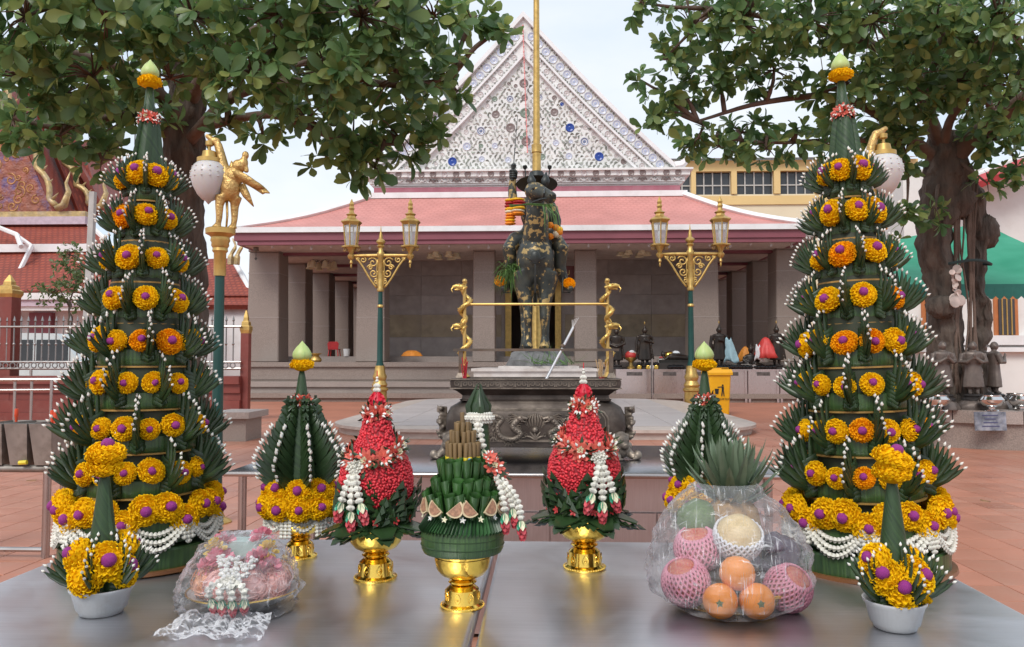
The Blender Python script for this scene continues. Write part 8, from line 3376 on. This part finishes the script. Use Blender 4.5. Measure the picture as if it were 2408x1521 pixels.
RC = [(1505, 5, 10, 45, 35), (1625, 60, 10.5, 100, 60), (1560, 140, 10.5, 55, 45), (1750, 60, 10.5, 110, 70), (1900, 50, 10.5, 110, 80), (2050, 50, 10.5, 120, 90), (2200, 60, 10.5, 120, 90), (2350, 60, 10, 110, 100), (1950, -60, 10.5, 420, 70),
      (1575, 215, 11, 75, 35), (1690, 190, 11, 100, 45), (1820, 165, 11, 100, 50), (1980, 200, 11, 110, 60), (2120, 190, 11.2, 100, 90), (2250, 190, 11.2, 110, 90), (2380, 200, 10.5, 90, 100), (1555, 275, 11, 55, 40),
      (1640, 325, 11, 60, 35), (1740, 315, 11.5, 90, 28), (1870, 335, 11.5, 85, 30), (1950, 290, 12, 50, 40), (2080, 290, 11.8, 70, 50), (2330, 330, 12, 90, 45), (2390, 390, 12, 45, 40), (2130, 360, 12, 45, 70),
      (2130, 520, 12, 35, 50), (2200, 100, 12.8, 220, 130), (2350, 250, 12.8, 120, 90), (1500, 185, 11, 20, 16), (2200, 490, 12, 24, 40), (2320, 430, 12, 40, 22), (1800, 350, 11.3, 110, 24), (1690, 345, 11.3, 70, 26), (1960, 350, 11.6, 60, 24)]
tb2 = Vector((W(2250, 850, 12.7).x, 12.7, ptop - .06))
t = build_tree('shade_tree', 'gnarled tree with twin trunks in the granite planter on the right', tb2,
               [([Vector((W(2225, 900, 12.6).x, 12.6, ptop - .1)), W(2222, 800, 12.6), W(2218, 690, 12.6), W(2195, 570, 12.6), W(2210, 480, 12.6), W(2225, 400, 12.6), W(2215, 310, 12.5)], [.31, .24, .22, .24, .28, .32, .20]),
                ([Vector((W(2305, 900, 12.8).x, 12.8, ptop - .1)), W(2298, 820, 12.8), W(2310, 740, 12.8), W(2290, 640, 12.8), W(2300, 560, 12.8), W(2280, 470, 12.8), W(2240, 400, 12.7)], [.19, .13, .11, .13, .14, .20, .24])],
               [([W(2215, 410, 12.6), W(2290, 320, 12.2), W(2370, 260, 11.6), W(2460, 190, 11)], (.24, .14)), ([W(2210, 380, 12.6), W(2120, 310, 12.2), W(1980, 230, 11.6), W(1800, 240, 11.2), W(1640, 285, 11)], (.15, .03)),
                ([W(2215, 350, 12.5), W(2150, 200, 12), W(2060, 110, 11.4), W(1900, 60, 10.8), W(1680, 20, 10.5)], (.17, .04)), ([W(2220, 360, 12.5), W(2180, 240, 12.1), W(2210, 110, 11.4), W(2230, 10, 11)], (.15, .06)),
                ([W(2340, 285, 12.0), W(2310, 200, 11.6), W(2290, 120, 11.2)], (.10, .04)), ([W(2130, 330, 12.2), W(1960, 330, 11.8), W(1800, 335, 11.4), W(1660, 320, 11.2)], (.08, .02)),
                ([W(2215, 360, 12.5), W(2240, 270, 12), W(2330, 180, 11.3), W(2400, 100, 10.8)], (.12, .05))],
               RC, 165, .21, 8)
for px, py, Y, r in ((2318, 545, 12.75, (.20, .16, .26)), (2213, 722, 12.35, (.22, .16, .17)), (2250, 470, 12.5, (.26, .2, .3))):
    mb = MB()
    mb.ell((0, 0, 0), r, 16, 12, jit=.22)
    mb.build('burl', M_BARK, t, ang=180, loc=W(px, py, Y) - tb2)
rs = random.Random(5)
for k in range(9):
    x = 2236 + 8 * k + rs.uniform(-6, 6)
    pts = [W(x + rs.uniform(-10, 10), 420, 12.5), W(x + rs.uniform(-14, 14), 560, 12.42), W(x + rs.uniform(-10, 10), 740, 12.4), W(x + rs.uniform(-22, 22), 925, 12.3)]
    MB().tube(spline([p - tb2 for p in pts], 5), rs.uniform(.012, .03), 6).build('aerial_root', M_BARKL, t, ang=180)
mb = MB()
pc_ = W(2225, 622, 12.6) - tb2
mb.tube([pc_ + Vector((.40 * math.cos(a) + .22, .38 * math.sin(a), .02 * math.sin(3 * a))) for a in [2 * PI * q / 24 for q in range(25)]], .022, 5)
mb.build('tied_band', mat('dark_cloth_band', (.03, .05, .05), rough=.8), t)
p = W(2243, 632, 12.2)
t = empty('shell_chime', p, 0, 'string of pale shells and discs hung on the tree trunk', 'chime')
M_SHELL = mat('pale_shell', (.55, .45, .40), rough=.5, var=.25, vscale=12, objvar=.3)
dsc = MB().lathe([(.01, -.006), (.05, -.006), (.055, 0), (.05, .006), (.01, .006)], 12).mesh('shell', M_SHELL)
for k in range(16):
    inst('shell', dsc, t, M=aim((rs.uniform(-.8, .8), -1, rs.uniform(-.6, .6)), (rs.uniform(-.05, .05), rs.uniform(-.04, .02), -.027 * k), 0, rs.uniform(.7, 1.1)))
for k, (dx, dz) in enumerate(((0, -.45), (.06, -.47), (-.03, -.5))):
    inst('shell', dsc, t, M=aim((.1 * k, -1, .1), (dx, -.03 * k, dz), 0, 1.6))
MB().tube([(0, 0, .06), (0, 0, -.45)], .004, 4).build('cord', M_BLK, t)
# thin tree before the left hall
st_ = W(165, 850, 26)
st_.z = 0
M_TL2 = leaf_material('light_leaf', (.06, .10, .03), (.10, .15, .05), (.16, .20, .08))
build_tree('young_tree', 'thin young tree with pale leaves before the left temple hall', st_, [([st_, W(165, 760, 26), W(160, 700, 26)], [.08, .06, .03])],
           [([W(162, 720, 26), W(140, 680, 26), W(120, 660, 26)], (.04, .02)), ([W(162, 715, 26), W(180, 660, 26), W(190, 620, 26)], (.04, .02))],
           [(165, 640, 26, 45, 50), (125, 690, 26, 50, 38), (190, 690, 26, 45, 45), (165, 600, 26, 30, 28)], 110, .16, 14, mt=M_TL2)

# a few dry leaves on the paving
M_DRY = mat('dry_leaf', (.24, .13, .06), rough=.8, var=.3, vscale=20)
for px, py, a, lab in ((60, 1130, .3, 'dry curled leaf on the tiles below the candle troughs'), (112, 1182, 1.2, 'small dry leaf on the tiles beside the rack leg'), (2330, 1180, 2.0, 'dry leaf lying on the open paving at the right'), (600, 962, .6, 'small dry leaf on the paving before the pavilion steps')):
    p = at(px, py, z=.012)
    mb = MB()
    leaf_into(mb, Vector((0, 0, .004)), (math.cos(a), math.sin(a), .05), (-math.sin(a), math.cos(a), .1), .11, .045, 0, .25)
    tag(mb.build('fallen_leaf', M_DRY, loc=p), lab, 'leaf', 'fallen leaves')
